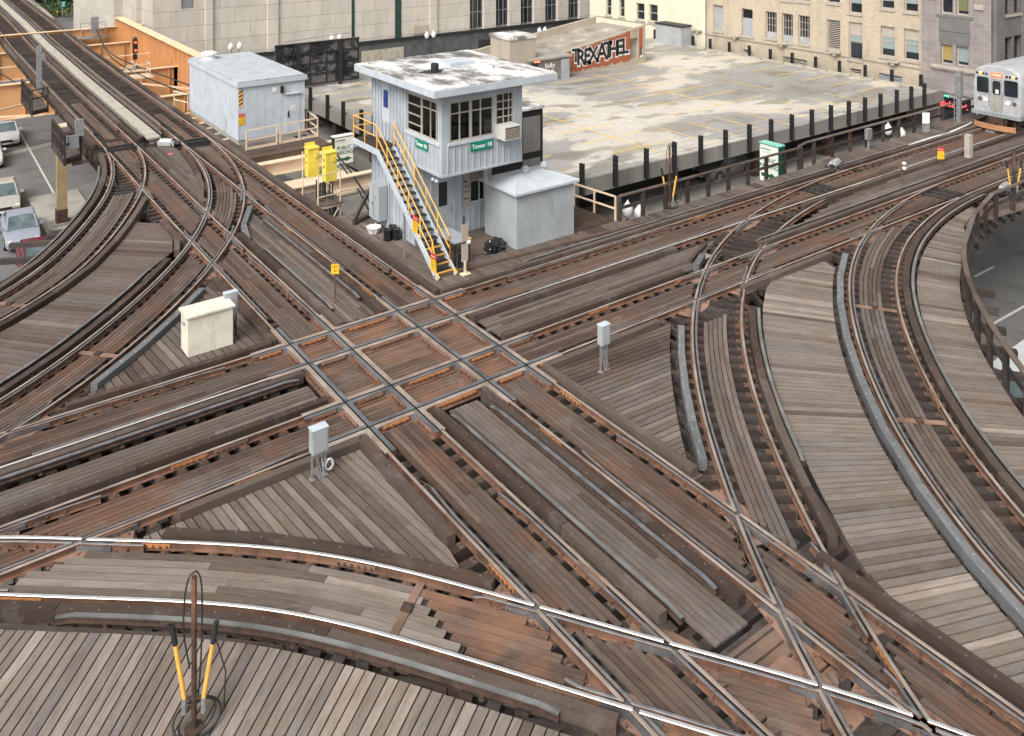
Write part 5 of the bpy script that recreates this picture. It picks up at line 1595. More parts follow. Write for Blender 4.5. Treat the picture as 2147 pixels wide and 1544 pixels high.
for p, q in ((c[0], r0), (c[1], r1), (r0, r1)): b.beam((p[0], p[1], p[2] + .01), (q[0], q[1], q[2] + .01), .04, .025)
rr = b.build('roof', [M['roofpaint']], gs)
for x in (11.05, 12.0):
    b = MB(); b.lathe((x, 3.0, 2.29), [(.10, 0), (.10, .12), (.17, .13), (.17, .2), (.12, .22), (.15, .24), (.1, .3), (0, .33)], 14); b.build('roof_vent', [M['roofpaint']], rr)
b = MB(); b.lathe((9.62, 3.7, 2.35), [(.14, -.25), (.14, .55), (0, .55)], 12); tag(b.build('vent_stack', [M['galv']]), 'short grey flue between the tower and the hip roofed shed', 'flue')

# small things on the platform
def thing_mb(name, mb, mats, label, cat, group=None, smooth=False):
    return tag(mb.build(name, mats, smooth=smooth), label, cat, group)
b = MB()
for k in range(3):
    x, y = ((6.28, 5.62), (6.60, 5.50), (6.62, 5.85))[k]
    b = MB(); b.lathe((x, y, DKZ), [(.15, 0), (.165, .04), (.155, .14), (.165, .2), (.155, .3), (.165, .4), (.16, .43), (.14, .43), (.13, .40), (0, .40)], 16)
    thing_mb('bucket', b, [M['bagplastic']], ('black drum in front of the pair at the foot of the tower wall', 'black drum on the right of the group under the stairs', 'black drum at the back of the group under the stairs')[k], 'bucket', 'black drums by the stairs', True)
b = MB(); b.lathe((6.17, 6.6, DKZ), [(.16, 0), (.27, .22), (.30, .26), (.27, .25), (.14, .04), (0, .04)], 12)
for a in np.linspace(0, 2 * PI, 9)[:-1]: b.tube([(6.17 + .16 * math.cos(a), 6.6 + .16 * math.sin(a), DKZ), (6.17 + .3 * math.cos(a), 6.6 + .3 * math.sin(a), .18)], .02, 5)
thing_mb('basket', b, [M['white']], 'white wicker like basket of rags below the meter cabinet', 'basket')
b = MB(); b.prism([(8.0, 2.35), (9.75, 2.30), (9.78, 3.55), (8.1, 3.6)], DKZ + .004, DKZ + .03, .3); thing_mb('plywood_mat', b, [M['deck_brown']], 'sheet of brown plywood lying before the lower tower door', 'plywood')
bm = bmesh.new(); bmesh.ops.create_icosphere(bm, subdivisions=4, radius=1)
for v in bm.verts:
    n_ = Vector(v.co)
    k = 1 + .20 * math.sin(n_.x * 5 + 1) * math.cos(n_.y * 6) + .10 * math.sin(n_.z * 11 + n_.x * 9) + .07 * math.sin(n_.y * 17) 
    v.co = Vector((n_.x * .52 * k, n_.y * .34 * k, max(-.02, n_.z * .30 * k + .05)))
me = bpy.data.meshes.new('rubbish_bag'); bm.to_mesh(me); bm.free(); me.materials.append(M['bagplastic'])
o = bpy.data.objects.new('rubbish_bag', me); COL.objects.link(o); o.location = (9.15, 2.45, DKZ + .03); o.rotation_euler = (0, 0, .5)
tag(o, 'crumpled black rubbish bag on the plywood beside the grey shed', 'rubbish bag')
t = thing('work_table', 'low grey topped table beside the staircase with a yellow corner', 'table', (7.4, 2.6, DKZ))
b = MB(); b.box(7.05, 7.75, 1.95, 3.45, .72, .76); b.build('table_top', [M['shedgrey']], t)
b = MB(); b.box(7.6, 7.77, 1.93, 2.08, .765, .80); b.build('yellow_corner', [M['yellow']], t)
for x, y in ((7.1, 2.0), (7.7, 2.0), (7.1, 3.4), (7.7, 3.4)): b = MB(); b.box(x - .025, x + .025, y - .025, y + .025, DKZ, .72); b.build('leg', [M['dark_steel']], t)
t = thing('trackside_signal', 'narrow post with two grey target boards and an orange foot at the stair bottom', 'signal', (7.02, 1.30, DKZ))
b = MB(); b.box(7.0, 7.05, 1.28, 1.33, DKZ, 1.95); b.build('post', [M['rust_dark']], t)
for z in (1.05, .35): b = MB(); b.box(6.90, 7.17, 1.24, 1.27, z, z + .62); b.build('target_board', [M['wframe']], t)
b = MB(); b.lathe((7.2, 1.25, 1.0), [(0, -.09), (.08, -.04), (.09, 0), (.08, .05), (0, .09)], 10); b.build('lamp', [M['cream']], t)
b = MB(); b.box(6.98, 7.07, 1.215, 1.24, DKZ, .35); b.box(6.85, 7.2, 1.1, 1.35, DKZ + .002, DKZ + .03); b.build('foot', [M['creamrail']], t)
b = MB(); b.lathe((7.12, 1.62, DKZ), [(.13, 0), (.13, .5), (.11, .5), (.1, .45), (0, .45)], 12); thing_mb('bucket', b, [M['bagplastic']], 'tall black bin hidden behind the signal post at the stair foot', 'bucket', None, True)
b = MB(); b.beam((5.9, 7.85, -.02), (8.0, 8.75, -.02), .14, .14); b.beam((5.95, 7.9, .05), (7.6, 8.9, 1.5), .10, .14)
thing_mb('timber_brace', b, [M['tie']], 'dark timber brace rising behind the left corner of the tower', 'timber brace')
b = MB(); b.beam((5.95, 1.55, -.03), (17, .80, -.03), .07, .09); thing_mb('edge_board', b, [M['deck_brown']], 'thin dark board along the trackside edge of the tower platform', 'board')

# ------------------------------------------------------------------ long relay house at upper left
rh = thing('relay_house', 'long pale blue-grey ribbed steel relay house with a flat ribbed roof', 'relay house', (8, 26.5, -.14))
QX0, QX1, QY0, QY1, QZ0, QZ1 = 6.05, 9.85, 22.2, 31.0, -.12, 3.0
b = MB(); b.box(QX0, QX1, QY0, QY1, QZ0 + .25, QZ1); ribs_w(b, QX0, QY0 + .1, QY1, QZ0 + .25, QZ1, .38, .02, .03); ribs_s(b, QY0, QX0 + .05, QX1, QZ0 + .25, QZ1, .47, .012, .02)
b.build('wall', [M['siding2']], rh)
b = MB(); b.box(QX0 + .05, QX1 - .05, QY0 + .05, QY1 - .05, QZ0 - .02, QZ0 + .25); b.build('base', [M['pavement']], rh)
b = MB(); b.box(QX0 - .08, QX1 + .12, QY0 - .12, QY1 + .1, QZ1, QZ1 + .24)
rfo = b.build('roof', [M['siding2']], rh)
b = MB(); b.box(QX0 - .0, QX1 + .04, QY0 - .04, QY1 + .02, QZ1 + .242, QZ1 + .262, mi=1)
y = QY0 + .05
while y < QY1: b.box(QX0 + .01, QX1 + .03, y, y + .24, QZ1 + .262, QZ1 + .31); y += .36
b.build('roof_ribs', [M['roofpaint'], M['rail_dull']], rfo)
b = MB(); b.lathe((6.95, 30.1, QZ1 + .26), [(.42, 0), (.42, .18), (.36, .2), (.36, .3), (.50, .32), (.5, .42), (.3, .5), (0, .52)], 20); b.build('roof_vent', [M['white']], rfo)
b = MB(); b.box(8.75, 9.55, QY0 - .035, QY0 - .003, QZ0 + .3, 2.2); dd_ = b.build('door', [M['siding2']], rh)
b = MB(); b.box(8.85, 8.93, QY0 - .07, QY0 - .036, 1.0, 1.35); b.build('handle', [M['dark_steel']], dd_)
b = MB(); b.box(8.68, 9.62, QY0 - .14, QY0 - .003, 2.28, 2.33); b.build('door_hood', [M['roofpaint']], rh)
sb = board_s(dd_, 'notice', 9.0, 9.34, QY0 - .04, 1.35, 1.62, 'white', .01)
text_obj('lettering', 'NOTICE', .08, M['red'], sb, face_s(9.17, QY0 - .053, 1.53), .001); text_obj('lettering', 'RESTRICTED', .05, M['black'], sb, face_s(9.17, QY0 - .053, 1.42), .001)
board_s(rh, 'notice', 7.95, 8.22, QY0 - .02, 2.5, 2.76, 'white', .01)
b = MB(); b.box(8.42, 8.58, QY0 - .14, QY0 - .014, 2.42, 2.8); b.build('wall_lamp', [M['dark_steel']], rh)
b = MB(); b.box(6.08, 6.30, QY0 - .03, QY0 - .016, 1.95, 2.85, mi=0)
for k in range(4):
    z = 1.98 + k * .22; b.face([(6.085, QY0 - .032, z), (6.295, QY0 - .032, z + .14), (6.295, QY0 - .032, z + .23), (6.085, QY0 - .032, z + .09)], None, .5, 1)
b.build('hazard_stripe', [M['yellow'], M['black']], rh)
def danger_s(parent, x, y, z, w, h, name='warning_sign'):
    b = MB(); b.box(x - w / 2, x + w / 2, y - .012, y, z, z + h * .7, mi=0); b.box(x - w / 2, x + w / 2, y - .012, y, z + h * .7 + .001, z + h, mi=1)
    o = b.build(name, [M['yell_sign'], M['red']], parent)
    text_obj('lettering', 'Danger', w * .26, M['white'], o, face_s(x, y - .015, z + h * .85), .001)
    for k, s in enumerate(('NO', 'CLEARANCE', 'ON CURVE')): text_obj('lettering', s, w * .16, M['black'], o, face_s(x, y - .014, z + h * (.56 - .2 * k)), .001)
    return o
danger_s(rh, 6.24, QY0 - .016, .95, .34, .62)
b = MB(); b.box(QX0 - .03, QX0 - .021, 24.1, 24.6, .2, 1.0)
for k in range(9): b.box(QX0 - .04, QX0 - .031, 24.12, 24.58, .24 + k * .085, .28 + k * .085, mi=1)
b.build('louvre', [M['shedgrey'], M['siding2']], rh)

def railing(name, pts, h, mat, label, cat='railing', group=None, mids=(.5,), sp=1.5, r=.03, z0=-.1, posts_down=0.0, square=True, kick=None):
    """post and rail railing through the given points"""
    t = thing(name, label, cat, (pts[0][0], pts[0][1], z0), group)
    for i in range(len(pts) - 1):
        p, q = Vector((*pts[i], z0)), Vector((*pts[i + 1], z0)); L = (q - p).length
        b = MB()
        for f in (1.0,) + tuple(mids):
            a, c = p + Vector((0, 0, h * f)), q + Vector((0, 0, h * f))
            if square: b.beam(a, c, r * 2, r * 2)
            else: b.tube([a, c], r, 6)
        if kick: b.beam(p + Vector((0, 0, .08)), q + Vector((0, 0, .08)), .02, .14)
        b.build('rail', [M[mat]], t)
        n = max(1, int(round(L / sp)))
        for k in range(n + (1 if i == len(pts) - 2 else 0)):
            c = p + (q - p) * k / n; b = MB(); b.beam(c - Vector((0, 0, posts_down)), c + Vector((0, 0, h + (r if square else 0))), r * 2.1, r * 2.1, (0, 1, 0)); b.build('post', [M[mat]], t)
    return t
railing('pipe_railing', [(6.05, 20.9), (7.75, 21.0)], 1.05, 'creamrail', 'cream pipe railing before the left half of the relay house end wall', kick=True)
railing('pipe_railing', [(7.95, 21.0), (10.2, 21.2), (10.4, 23.2)], 1.05, 'creamrail', 'cream pipe railing before the relay house door, turning back at right', kick=True)
railing('pipe_railing', [(5.65, 33.0), (6.1, 31.6)], 1.05, 'creamrail', 'short cream railing behind the far end of the relay house')
for y, w, lab in ((20.3, .35, 'upper'), (18.6, .45, 'middle'), (14.2, .4, 'lower')):
    b = MB(); b.beam((5.6, y, -.25), (10.8, y + .1, -.25), w, .06); b.beam((5.6, y, -.55), (10.8, y + .1, -.55), .06, .6); b.beam((5.6, y, -.86), (10.8, y + .1, -.86), w, .06)
    thing_mb('cross_girder', b, [M['creamrail']], lab + ' cream painted steel beam jutting out right of the track below the relay house', 'girder')
b = MB(); b.box(5.9, 10.6, 14.5, 18.2, -1.3, -1.24); thing_mb('steel_plate', b, [M['creamrail']], 'cream steel sheet between the beams left of the yellow cabinets', 'steel plate')
for k in range(6):
    y = 23.6 + k * 1.45; b = MB(); b.box(5.62, 6.02, y, y + .14, -.12, -.06); thing_mb('bracket', b, [M['creamrail']], 'cream bracket under the long side of the relay house, %s from the near end' % ORD[k], 'bracket', 'brackets beside the relay house')
# yellow cabinets on a bracket stand
t = thing('cabinet_stand', 'cream steel stand with rails carrying the two yellow cabinets', 'stand', (5.9, 11.3, -.1))
b = MB()
for x, y in ((5.65, 10.8), (6.75, 10.9), (6.75, 12.3), (5.62, 12.4)): b.tube([(x, y, -.9), (x, y, 1.2 if y < 12 else 1.9)], .03, 6)
for z in (.25, 1.2): b.tube([(5.65, 10.8, z), (6.75, 10.9, z), (6.75, 12.3, z + .1)], .025, 6)
b.beam((5.6, 10.75, -.2), (6.8, 10.85, -.2), .12, .14); b.tube([(6.75, 10.85, -.2), (5.95, 10.8, -1.4)], .03, 6)
b.build('frame', [M['creamrail']], t)
b = MB()
for k in range(7):
    x, y = 5.85 + rng.uniform(0, .75), 11.25 + rng.uniform(-.2, .6)
    b.tube([(x, y, .75), (x + rng.uniform(-.05, .05), y, .2), (x, y - .1, -1.6)], .03, 6)
b.build('cables', [M['rubber']], t)
for k, (x, y, z) in enumerate(((5.72, 12.0, 1.05), (6.18, 11.15, .98))):
    c = thing('signal_cabinet', ('yellow box on the stand by the track, the left and higher of two', 'yellow box on the stand by the track, the right one with a small plate')[k], 'cabinet', (x, y, z), 'yellow cabinets')
    b = MB(); b.box(x, x + .52, y, y + .42, z - .25, z + 1.0); b.build('body', [M['yellowbox']], c)
    b = MB(); b.box(x - .03, x + .55, y - .03, y + .47, z + 1.0, z + 1.05); b.box(x + .02, x + .5, y + .43, y + .46, z + .9, z + 1.2); b.build('lid', [M['yellowbox']], c)
    b = MB(); b.box(x + .3, x + .48, y - .05, y - .002, z + .62, z + .86); b.build('plate', [M['yellowbox']], c)
    text_obj('lettering', 'HI', .2, M['black'], c, face_w(x - .004, y + .21, z + .68), .001); text_obj('lettering', '600', .14, M['black'], c, face_w(x - .004, y + .21, z + .38), .001)

# ------------------------------------------------------------------ buildings behind
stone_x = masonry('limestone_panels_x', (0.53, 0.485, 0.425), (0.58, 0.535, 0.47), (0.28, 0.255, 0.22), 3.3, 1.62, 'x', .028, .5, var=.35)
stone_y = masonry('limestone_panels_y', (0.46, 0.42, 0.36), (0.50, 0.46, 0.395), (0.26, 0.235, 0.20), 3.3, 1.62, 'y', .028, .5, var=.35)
granite = metal('dark_granite', (.06, .065, .07), (.12, .125, .13), .8, .35, .1, .5)
SY = 68.0
sb_ = thing('stone_office_building', 'pale limestone office building with a dark granite base across the street behind', 'building', (40, 72, GZ))
SXL = ony(320, SY)[0]
def box_open(mb, x0, x1, y0, y1, z0, z1): mb.box(x0, x1, y0, y1, z0, z1)
wins = []
BZ = -3.55
for a, c in ((985, 1015), (1040, 1068), (1092, 1120), (1143.5, 1170), (1192, 1216), (1238, 1262), (1284, 1306)):
    wins.append((ony(a, SY)[0], ony(c, SY)[0], BZ + .02, 16))
pan = (ony(380, SY)[0], ony(407, SY)[0], zat(19, ony(390, SY)[1]), 9.0)
b = MB(); wall_s(b, SY, .6, SXL, 85, BZ, 26, wins + [pan]); b.build('front_wall', [stone_x], sb_)
b = MB(); b.face([(SXL, 110, GZ), (SXL, SY, GZ), (SXL, SY, 26), (SXL, 110, 26)]); 
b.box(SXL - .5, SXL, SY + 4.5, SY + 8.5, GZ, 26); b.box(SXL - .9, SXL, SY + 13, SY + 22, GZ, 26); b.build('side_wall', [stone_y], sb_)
for px0, px1 in ((430, 445), (560, 582), (900, 915)):
    xa, xb = ony(px0, SY)[0], ony(px1, SY)[0]; b = MB(); b.box(xa, xb, SY - .25, SY - .002, BZ, 26); b.build('pilaster', [stone_x], sb_)
for px0, px1 in ((737, 743), (828, 841)):
    xa, xb = ony(px0, SY)[0], ony(px1, SY)[0]; b = MB(); b.box(xa, xb, SY - .06, SY - .002, BZ, 26); b.build('green_marble_strip', [metal('green_marble', (.015, .04, .035), (.04, .08, .07), 2, .3, .1)], sb_)
b = MB(); b.box(SXL - .3, 85, SY - .35, SY - .01, GZ, BZ - .25); b.box(SXL - .35, 85, SY - .5, SY - .005, BZ - .245, BZ + .08, mi=1); b.build('granite_base', [granite, M['black']], sb_)
xa, xb = ony(755, SY)[0], ony(843, SY)[0]; b = MB(); b.box(xa, xb, SY - .42, SY - .36, GZ, BZ - 1.0); b.build('garage_door', [M['walk_grey']], sb_)
for k, (a, c) in enumerate(((1000, 1040), (1062, 1095))):
    xa, xb = ony(a, SY)[0], ony(c, SY)[0]; b = MB(); b.box(xa, xb, SY - .40, SY - .36, GZ, BZ - 1.3); b.build('garage_door', [M['dark_steel']], sb_)
for w in wins:
    b = MB(); b.box(w[0], w[1], SY + .5, SY + .55, w[2], w[3]); o = b.build('window', [M['glass']], sb_)
    b = MB(); n = 3
    for k in range(1, n): x = w[0] + (w[1] - w[0]) * k / n; b.box(x - .05, x + .05, SY + .40, SY + .498, w[2], w[3])
    z = w[2] + .1
    while z < w[3]: b.box(w[0], w[1], SY + .42, SY + .497, z, z + .09); z += 2.05
    b.build('frame', [M['galv']], o)
b = MB(); b.box(pan[0] + .1, pan[1] - .1, SY + .15, SY + .2, pan[2] + .1, pan[3]); b.build('metal_panel', [M['galv']], sb_)
xa, xb = ony(866, SY)[0], ony(902, SY)[0]; zz_ = zat(62, ony(880, SY)[1]); b = MB(); b.box(xa, xb, SY - .12, SY - .003, zz_ - .5, zz_ + .5); b.build('louvre', [M['wframe']], sb_)
sheet('pavement', [(8, 62), (90, 62), (90, 67.4), (8, 67.4)], GZ + .15, 'pavement', 'pavement along the limestone building')

# tan brick building with its cream painted part
WX = 61.0
brick = masonry('tan_brick', (0.43, 0.345, 0.245), (0.53, 0.44, 0.33), (0.40, 0.35, 0.28), .24, .085, 'y', .012, .5, var=.45)
creamb = masonry('cream_painted_brick', (0.66, 0.62, 0.47), (0.72, 0.68, 0.53), (0.56, 0.52, 0.40), .24, .085, 'y', .010, .5, var=.3)
def pw(x0, y0, x1, y1, sc=.3945, ox=1300, oy=0):
    """window rectangle from photo pixels of the crop used to survey the wall"""
    a, d0 = onx(ox + x0 * sc, WX); b_, d1 = onx(ox + x1 * sc, WX)
    z1 = zat(oy + y0 * sc, d0); z0 = zat(oy + y1 * sc, (d0 + d1) / 2)
    return (min(a, b_), max(a, b_), z0, z1)
bb_ = thing('brick_building', 'weathered tan brick building behind the garage with mismatched and blocked windows', 'building', (63, 26, GZ))
yR, yM, yL = onx(1935, WX)[0], onx(1481, WX)[0], onx(1252, WX)[0]
WB = [((495, 25, 548, 165), 'panel'), ((647, 45, 705, 192), 'halfpanel'), ((773, 60, 832, 205), 'grid'), ((860, 70, 918, 225), 'grid'), ((946, 80, 1008, 235), 'grid'), ((1100, 103, 1170, 262), 'louvre'),
      ((1215, 115, 1288, 318), 'tall'), ((1385, 137, 1460, 302), 'blind'), ((1508, 152, 1588, 322), 'blind2'), ((1100, -140, 1168, 17), 'dark'), ((1217, -140, 1286, 72), 'blind'), ((1385, -120, 1457, 48), 'blind'), ((1510, -110, 1583, 65), 'blind'),
      ((1223, 362, 1282, 396), 'dark'), ((655, 262, 700, 290), 'dark'), ((868, 300, 995, 343), 'louvre'), ((1378, 388, 1500, 433), 'louvre2'), ((940, -140, 1008, 8), 'dark'), ((860, -140, 918, 3), 'dark')]
holes = [(pw(*r), k) for r, k in WB]
b = MB(); wall_w(b, WX, .35, yR, yM, GZ, 24, [h for h, _ in holes]); b.build('front_wall', [brick], bb_)
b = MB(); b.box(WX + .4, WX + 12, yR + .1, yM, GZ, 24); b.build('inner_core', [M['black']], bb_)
blind = plain('window_blind', (.26, .31, .31), .6); blind_g = plain('window_shade_olive', (.16, .17, .08), .6); blind_y = plain('window_shade_ochre', (.34, .25, .08), .6); gpan = paint('grey_panel', (.36, .37, .38), .6, .3)
def window_at(h, kind, parent, X=WX):
    y0, y1, z0, z1 = h; w = .09
    b = MB(); xa, xb = X + .18, X + .26
    b.box(xa, xb, y0, y1, z0, z0 + w); b.box(xa, xb, y0, y1, z1 - w, z1); b.box(xa, xb, y0, y0 + w, z0 + w, z1 - w); b.box(xa, xb, y1 - w, y1, z0 + w, z1 - w)
    zm = (z0 + z1) / 2
    if kind in ('grid',):
        for k in (1, 2, 3): y = y0 + (y1 - y0) * k / 4; b.box(xa + .01, xb - .01, y - .02, y + .02, z0 + w, z1 - w)
        for k in (1, 2): z = z0 + (z1 - z0) * (k + 1) / 4; b.box(xa + .01, xb - .01, y0 + w, y1 - w, z - .02, z + .02)
    if kind in ('blind', 'blind2', 'tall', 'dark', 'pair'): b.box(xa, xb, y0 + w, y1 - w, zm - .04, zm + .04)
    if 'louvre' in kind:
        n = max(4, int((z1 - z0) / .16))
        for k in range(n): z = z0 + (z1 - z0) * (k + .5) / n; b.box(X + .12, X + .2, y0 + .03, y1 - .03, z - .035, z + .03)
    f = b.build('window', [M['wframe'] if kind != 'louvre2' else M['siding']], parent)
    b = MB(); b.box(X + .262, X + .28, y0, y1, z0, z1); b.build('pane', [M['glass'] if kind not in ('panel',) else gpan], f)
    if kind in ('blind', 'blind2', 'tall'):
        b = MB(); b.box(X + .225, X + .245, y0 + w, y1 - w, z0 + (z1 - z0) * (.25 if kind != 'tall' else .45), z1 - w - (z1 - z0) * (.3 if kind != 'blind' else .28)); b.build('blind', [blind], f)
        b = MB(); b.box(X + .19, X + .224, y0 + w, y1 - w, z1 - (z1 - z0) * .36, z1 - w); b.build('top_panel', [M['wframe']], f)
    if kind == 'halfpanel':
        b = MB(); b.box(X + .15, X + .175, y0 + .03, y1 - .03, z0, z0 + (z1 - z0) * .66); b.build('top_panel', [gpan], f)
        b = MB()
        for k in range(7): z = z0 + (z1 - z0) * (.68 + .045 * k); b.box(X + .12, X + .18, y0 + .03, y1 - .03, z - .02, z + .025)
        b.build('louvre', [M['dark_steel']], f)
    if kind == 'grid':
        b = MB(); b.box(X + .15, X + .175, y0 + .03, y1 - .03, z0 + .02, z0 + (z1 - z0) * .24); b.build('top_panel', [gpan], f)
    b = MB(); b.box(X - .10, X + .16, y0 - .12, y1 + .12, z0 - .2, z0 - .004); b.build('sill', [M['wframe']], f)
for h, k in holes: window_at(h, k, bb_)
cb = thing('cream_brick_building', 'cream painted brick building beyond the ramp with three dark windows', 'building', (63, 46, GZ))
WC = [((90, 15, 134, 106), 'dark'), ((158, 22, 204, 116), 'dark'), ((0, -4, 28, 90), 'dark'), ((-70, -12, -42, 82), 'dark')]
hc = [(pw(*r), k) for r, k in WC]
b = MB(); wall_w(b, WX - .12, .35, yM + .01, yL + 1.2, GZ, 24, [h for h, _ in hc]); b.build('front_wall', [creamb], cb)
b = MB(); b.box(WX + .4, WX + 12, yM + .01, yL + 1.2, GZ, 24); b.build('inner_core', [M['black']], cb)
for h, k in hc: window_at(h, k, cb, WX - .12)
by0, by1 = onx(1452, 60.3)[0], onx(1398, 60.3)[0]
b = MB(); b.box(58.6, 60.1, by0, by1, PZ + .005, -.35); bk = thing('bulkhead', 'small grey box shaped bulkhead against the cream wall at the back of the garage roof', 'bulkhead', (59.5, (by0 + by1) / 2, PZ)); b.build('wall', [gpan], bk)
b = MB(); b.box(58.5, 60.15, by0 - .1, by1 + .1, -.35, -.2); b.build('roof', [M['black']], bk)
for k, px in enumerate((1378, 1465, 1542, 1640, 1752, 1874)):
    y, d = onx(px, 60.85); z = PZ + 1.55
    b = MB(); b.box(60.55, 60.99, y - .5, y + .5, z, z + .12); b.box(60.6, 60.9, y - .16, y + .16, z - .22, z)
    tag(b.build('wall_light', [M['walk_grey']]), 'pale wall light low on the wall behind the garage roof, %s from the left' % ORD[k], 'wall light', 'wall lights behind the garage')
b = MB(); b.tube([(60.9, yR + .2, PZ + 1.35), (60.9, yM - 1, PZ + 1.35), (60.8, yL, PZ + 1.4)], .03, 6)
tag(b.build('conduit', [M['galv']]), 'long thin metal conduit along the brick wall behind the garage', 'conduit')

# grey stone corner building and its dark flank
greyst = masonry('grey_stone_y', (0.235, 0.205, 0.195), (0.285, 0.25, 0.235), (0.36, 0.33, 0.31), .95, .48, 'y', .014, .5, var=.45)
greyst_x = masonry('grey_stone_x', (0.15, 0.135, 0.13), (0.18, 0.165, 0.155), (0.22, 0.20, 0.19), .95, .48, 'x', .014, .5, var=.45)  # darker copy of the stone; the flank's shade is put into its colour
GX = WX - .25
gb = thing('corner_building', 'grey stone corner building with carved piers, paired windows and a shaded flank behind the train', 'building', (64, 11, GZ))
GY0 = onx(2078, GX)[0]; GY1 = onx(1932, GX)[0]
def pg(x0, y0, x1, y1):
    a, d0 = onx(1300 + x0 * .3945, GX); b_, d1 = onx(1300 + x1 * .3945, GX)
    return (min(a, b_), max(a, b_), zat(y1 * .3945, (d0 + d1) / 2), zat(y0 * .3945, (d0 + d1) / 2))
gw = [pg(1703, 236, 1768, 345), pg(1785, 246, 1852, 355), pg(1703, -60, 1768, 75), pg(1785, -50, 1852, 84)]
shop = (onx(2032, GX)[0], onx(1968, GX)[0], GZ, -2.62)
b = MB(); wall_w(b, GX, .45, GY0, GY1, GZ, 26, gw + [shop]); b.build('front_wall', [greyst], gb)
for h, mt in zip(gw, (blind_y, blind, M['glass'], blind_g)):
    y0, y1, z0, z1 = h
    b = MB(); b.box(GX + .22, GX + .3, y0, y0 + .1, z0, z1); b.box(GX + .22, GX + .3, y1 - .1, y1, z0, z1); b.box(GX + .22, GX + .3, y0 + .1, y1 - .1, z1 - .1, z1); b.box(GX + .22, GX + .3, y0 + .1, y1 - .1, z0, z0 + .12)
    f = b.build('window', [M['wframe']], gb)
    b = MB(); b.box(GX + .30, GX + .31, y0, y1, z0, z1); b.build('pane', [M['glass']], f)
    b = MB(); b.box(GX + .26, GX + .28, y0 + .1, y1 - .1, z0 + .35, z1 - .1); b.build('blind', [mt], f)
ya, yb = gw[1][0] - .35, gw[0][1] + .35
b = MB(); b.box(GX - .25, GX - .002, ya - .5, yb + .3, gw[0][2] - .30, gw[0][2] - .06)
for k in range(16): y = ya - .4 + k * (yb - ya + .6) / 16; b.box(GX - .18, GX - .003, y, y + .16, gw[0][2] - .44, gw[0][2] - .302)
b.build('sill_course', [M['wframe']], gb)
b = MB(); b.box(GX + .12, GX + .2, ya + .3, yb - .3, gw[0][3] + .1, gw[2][2] - .1); b.box(GX - .06, GX - .002, ya, yb, gw[2][2] - .28, gw[2][2] - .08)
b.box(GX - .05, GX - .002, ya + .25, yb - .25, gw[0][3] + .12, gw[2][2] - .3); b.box(GX - .10, GX - .052, ya + .25, yb - .25, (gw[0][3] + gw[2][2]) / 2 - .15, (gw[0][3] + gw[2][2]) / 2 - .03)
b.build('spandrel_panel', [paint('spandrel', (.16, .155, .145), .6, .3)], gb)
for px0, px1 in ((1948, 1962), (2045, 2062)):
    y0, y1 = onx(px1, GX)[0], onx(px0, GX)[0]; b = MB()
    for k in range(4): y = y0 + (y1 - y0) * (k + .2) / 4; b.box(GX - .06, GX - .002, y, y + .07, 5.4 if px0 < 2000 else 4.9, 26)
    b.box(GX - .12, GX - .003, y0 - .05, y1 + .05, 4.9 if px0 < 2000 else 4.4, 5.35 if px0 < 2000 else 4.85)
    b.build('carved_flutes', [M['wframe']], gb)
fy = GY0
b = MB(); fh = []
for k in range(6):
    x0 = GX + 2.2 + k * 4.6
    for z0 in (-1.0, 3.9, 8.8, 13.7): fh.append((x0, x0 + 1.35, z0, z0 + 3.1)); fh.append((x0 + 1.6, x0 + 2.95, z0, z0 + 3.1))
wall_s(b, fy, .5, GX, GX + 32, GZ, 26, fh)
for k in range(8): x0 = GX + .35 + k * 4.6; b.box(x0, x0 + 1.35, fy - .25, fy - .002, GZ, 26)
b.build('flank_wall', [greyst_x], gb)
b = MB(); b.box(GX + .1, GX + 32, fy + .4, fy + .6, GZ, 26); b.build('flank_glass', [M['glass']], gb)
b = MB()
for h in fh: b.box(h[0] - .1, h[1] + .1, fy - .12, fy - .003, h[2] - .2, h[2] - .02)
b.build('flank_sills', [M['wframe']], gb)
# shop front with neon
sh_ = thing('shop_window', 'dark shop window with a chequered strip and red neon script under the grey building', 'shop window', (GX, (shop[0] + shop[1]) / 2, GZ))
b = MB(); b.box(GX + .3, GX + .34, shop[0], shop[1], shop[2], shop[3]); b.build('pane', [M['glass']], sh_)
b = MB(); n = 26
for r_ in range(3):
    for k in range(n):
        if (k + r_) % 2: continue
        y = shop[0] + (shop[1] - shop[0]) * k / n
        b.box(GX + .20, GX + .22, y, y + (shop[1] - shop[0]) / n - .004, shop[3] - .12 - .12 * r_, shop[3] - .01 - .12 * r_)
b.build('chequer_strip', [M['white']], sh_)
neon = plain('neon_red', (.8, .08, .08), .4, 0, (1, .08, .10), 2.2)
neong = plain('neon_green', (.1, .6, .4), .4, 0, (.1, .8, .5), 1.2)
ym = (shop[0] + shop[1]) / 2
text_obj('neon_script', 'Bukowski', .62, neon, sh_, face_w(GX + .12, ym, -3.55), .01, 0, shear=.25)
text_obj('neon_script', 'BAR', .34, neong, sh_, face_w(GX + .12, shop[1] - .5, -2.95 + .05), .01, 0)
text_obj('neon_script', 'at', .25, M['white'], sh_, face_w(GX + .12, shop[1] - .3, -3.2), .01, 0)
text_obj('neon_script', 'live', .4, neong, sh_, face_w(GX + .12, ym - .4, -4.6), .01, 0)

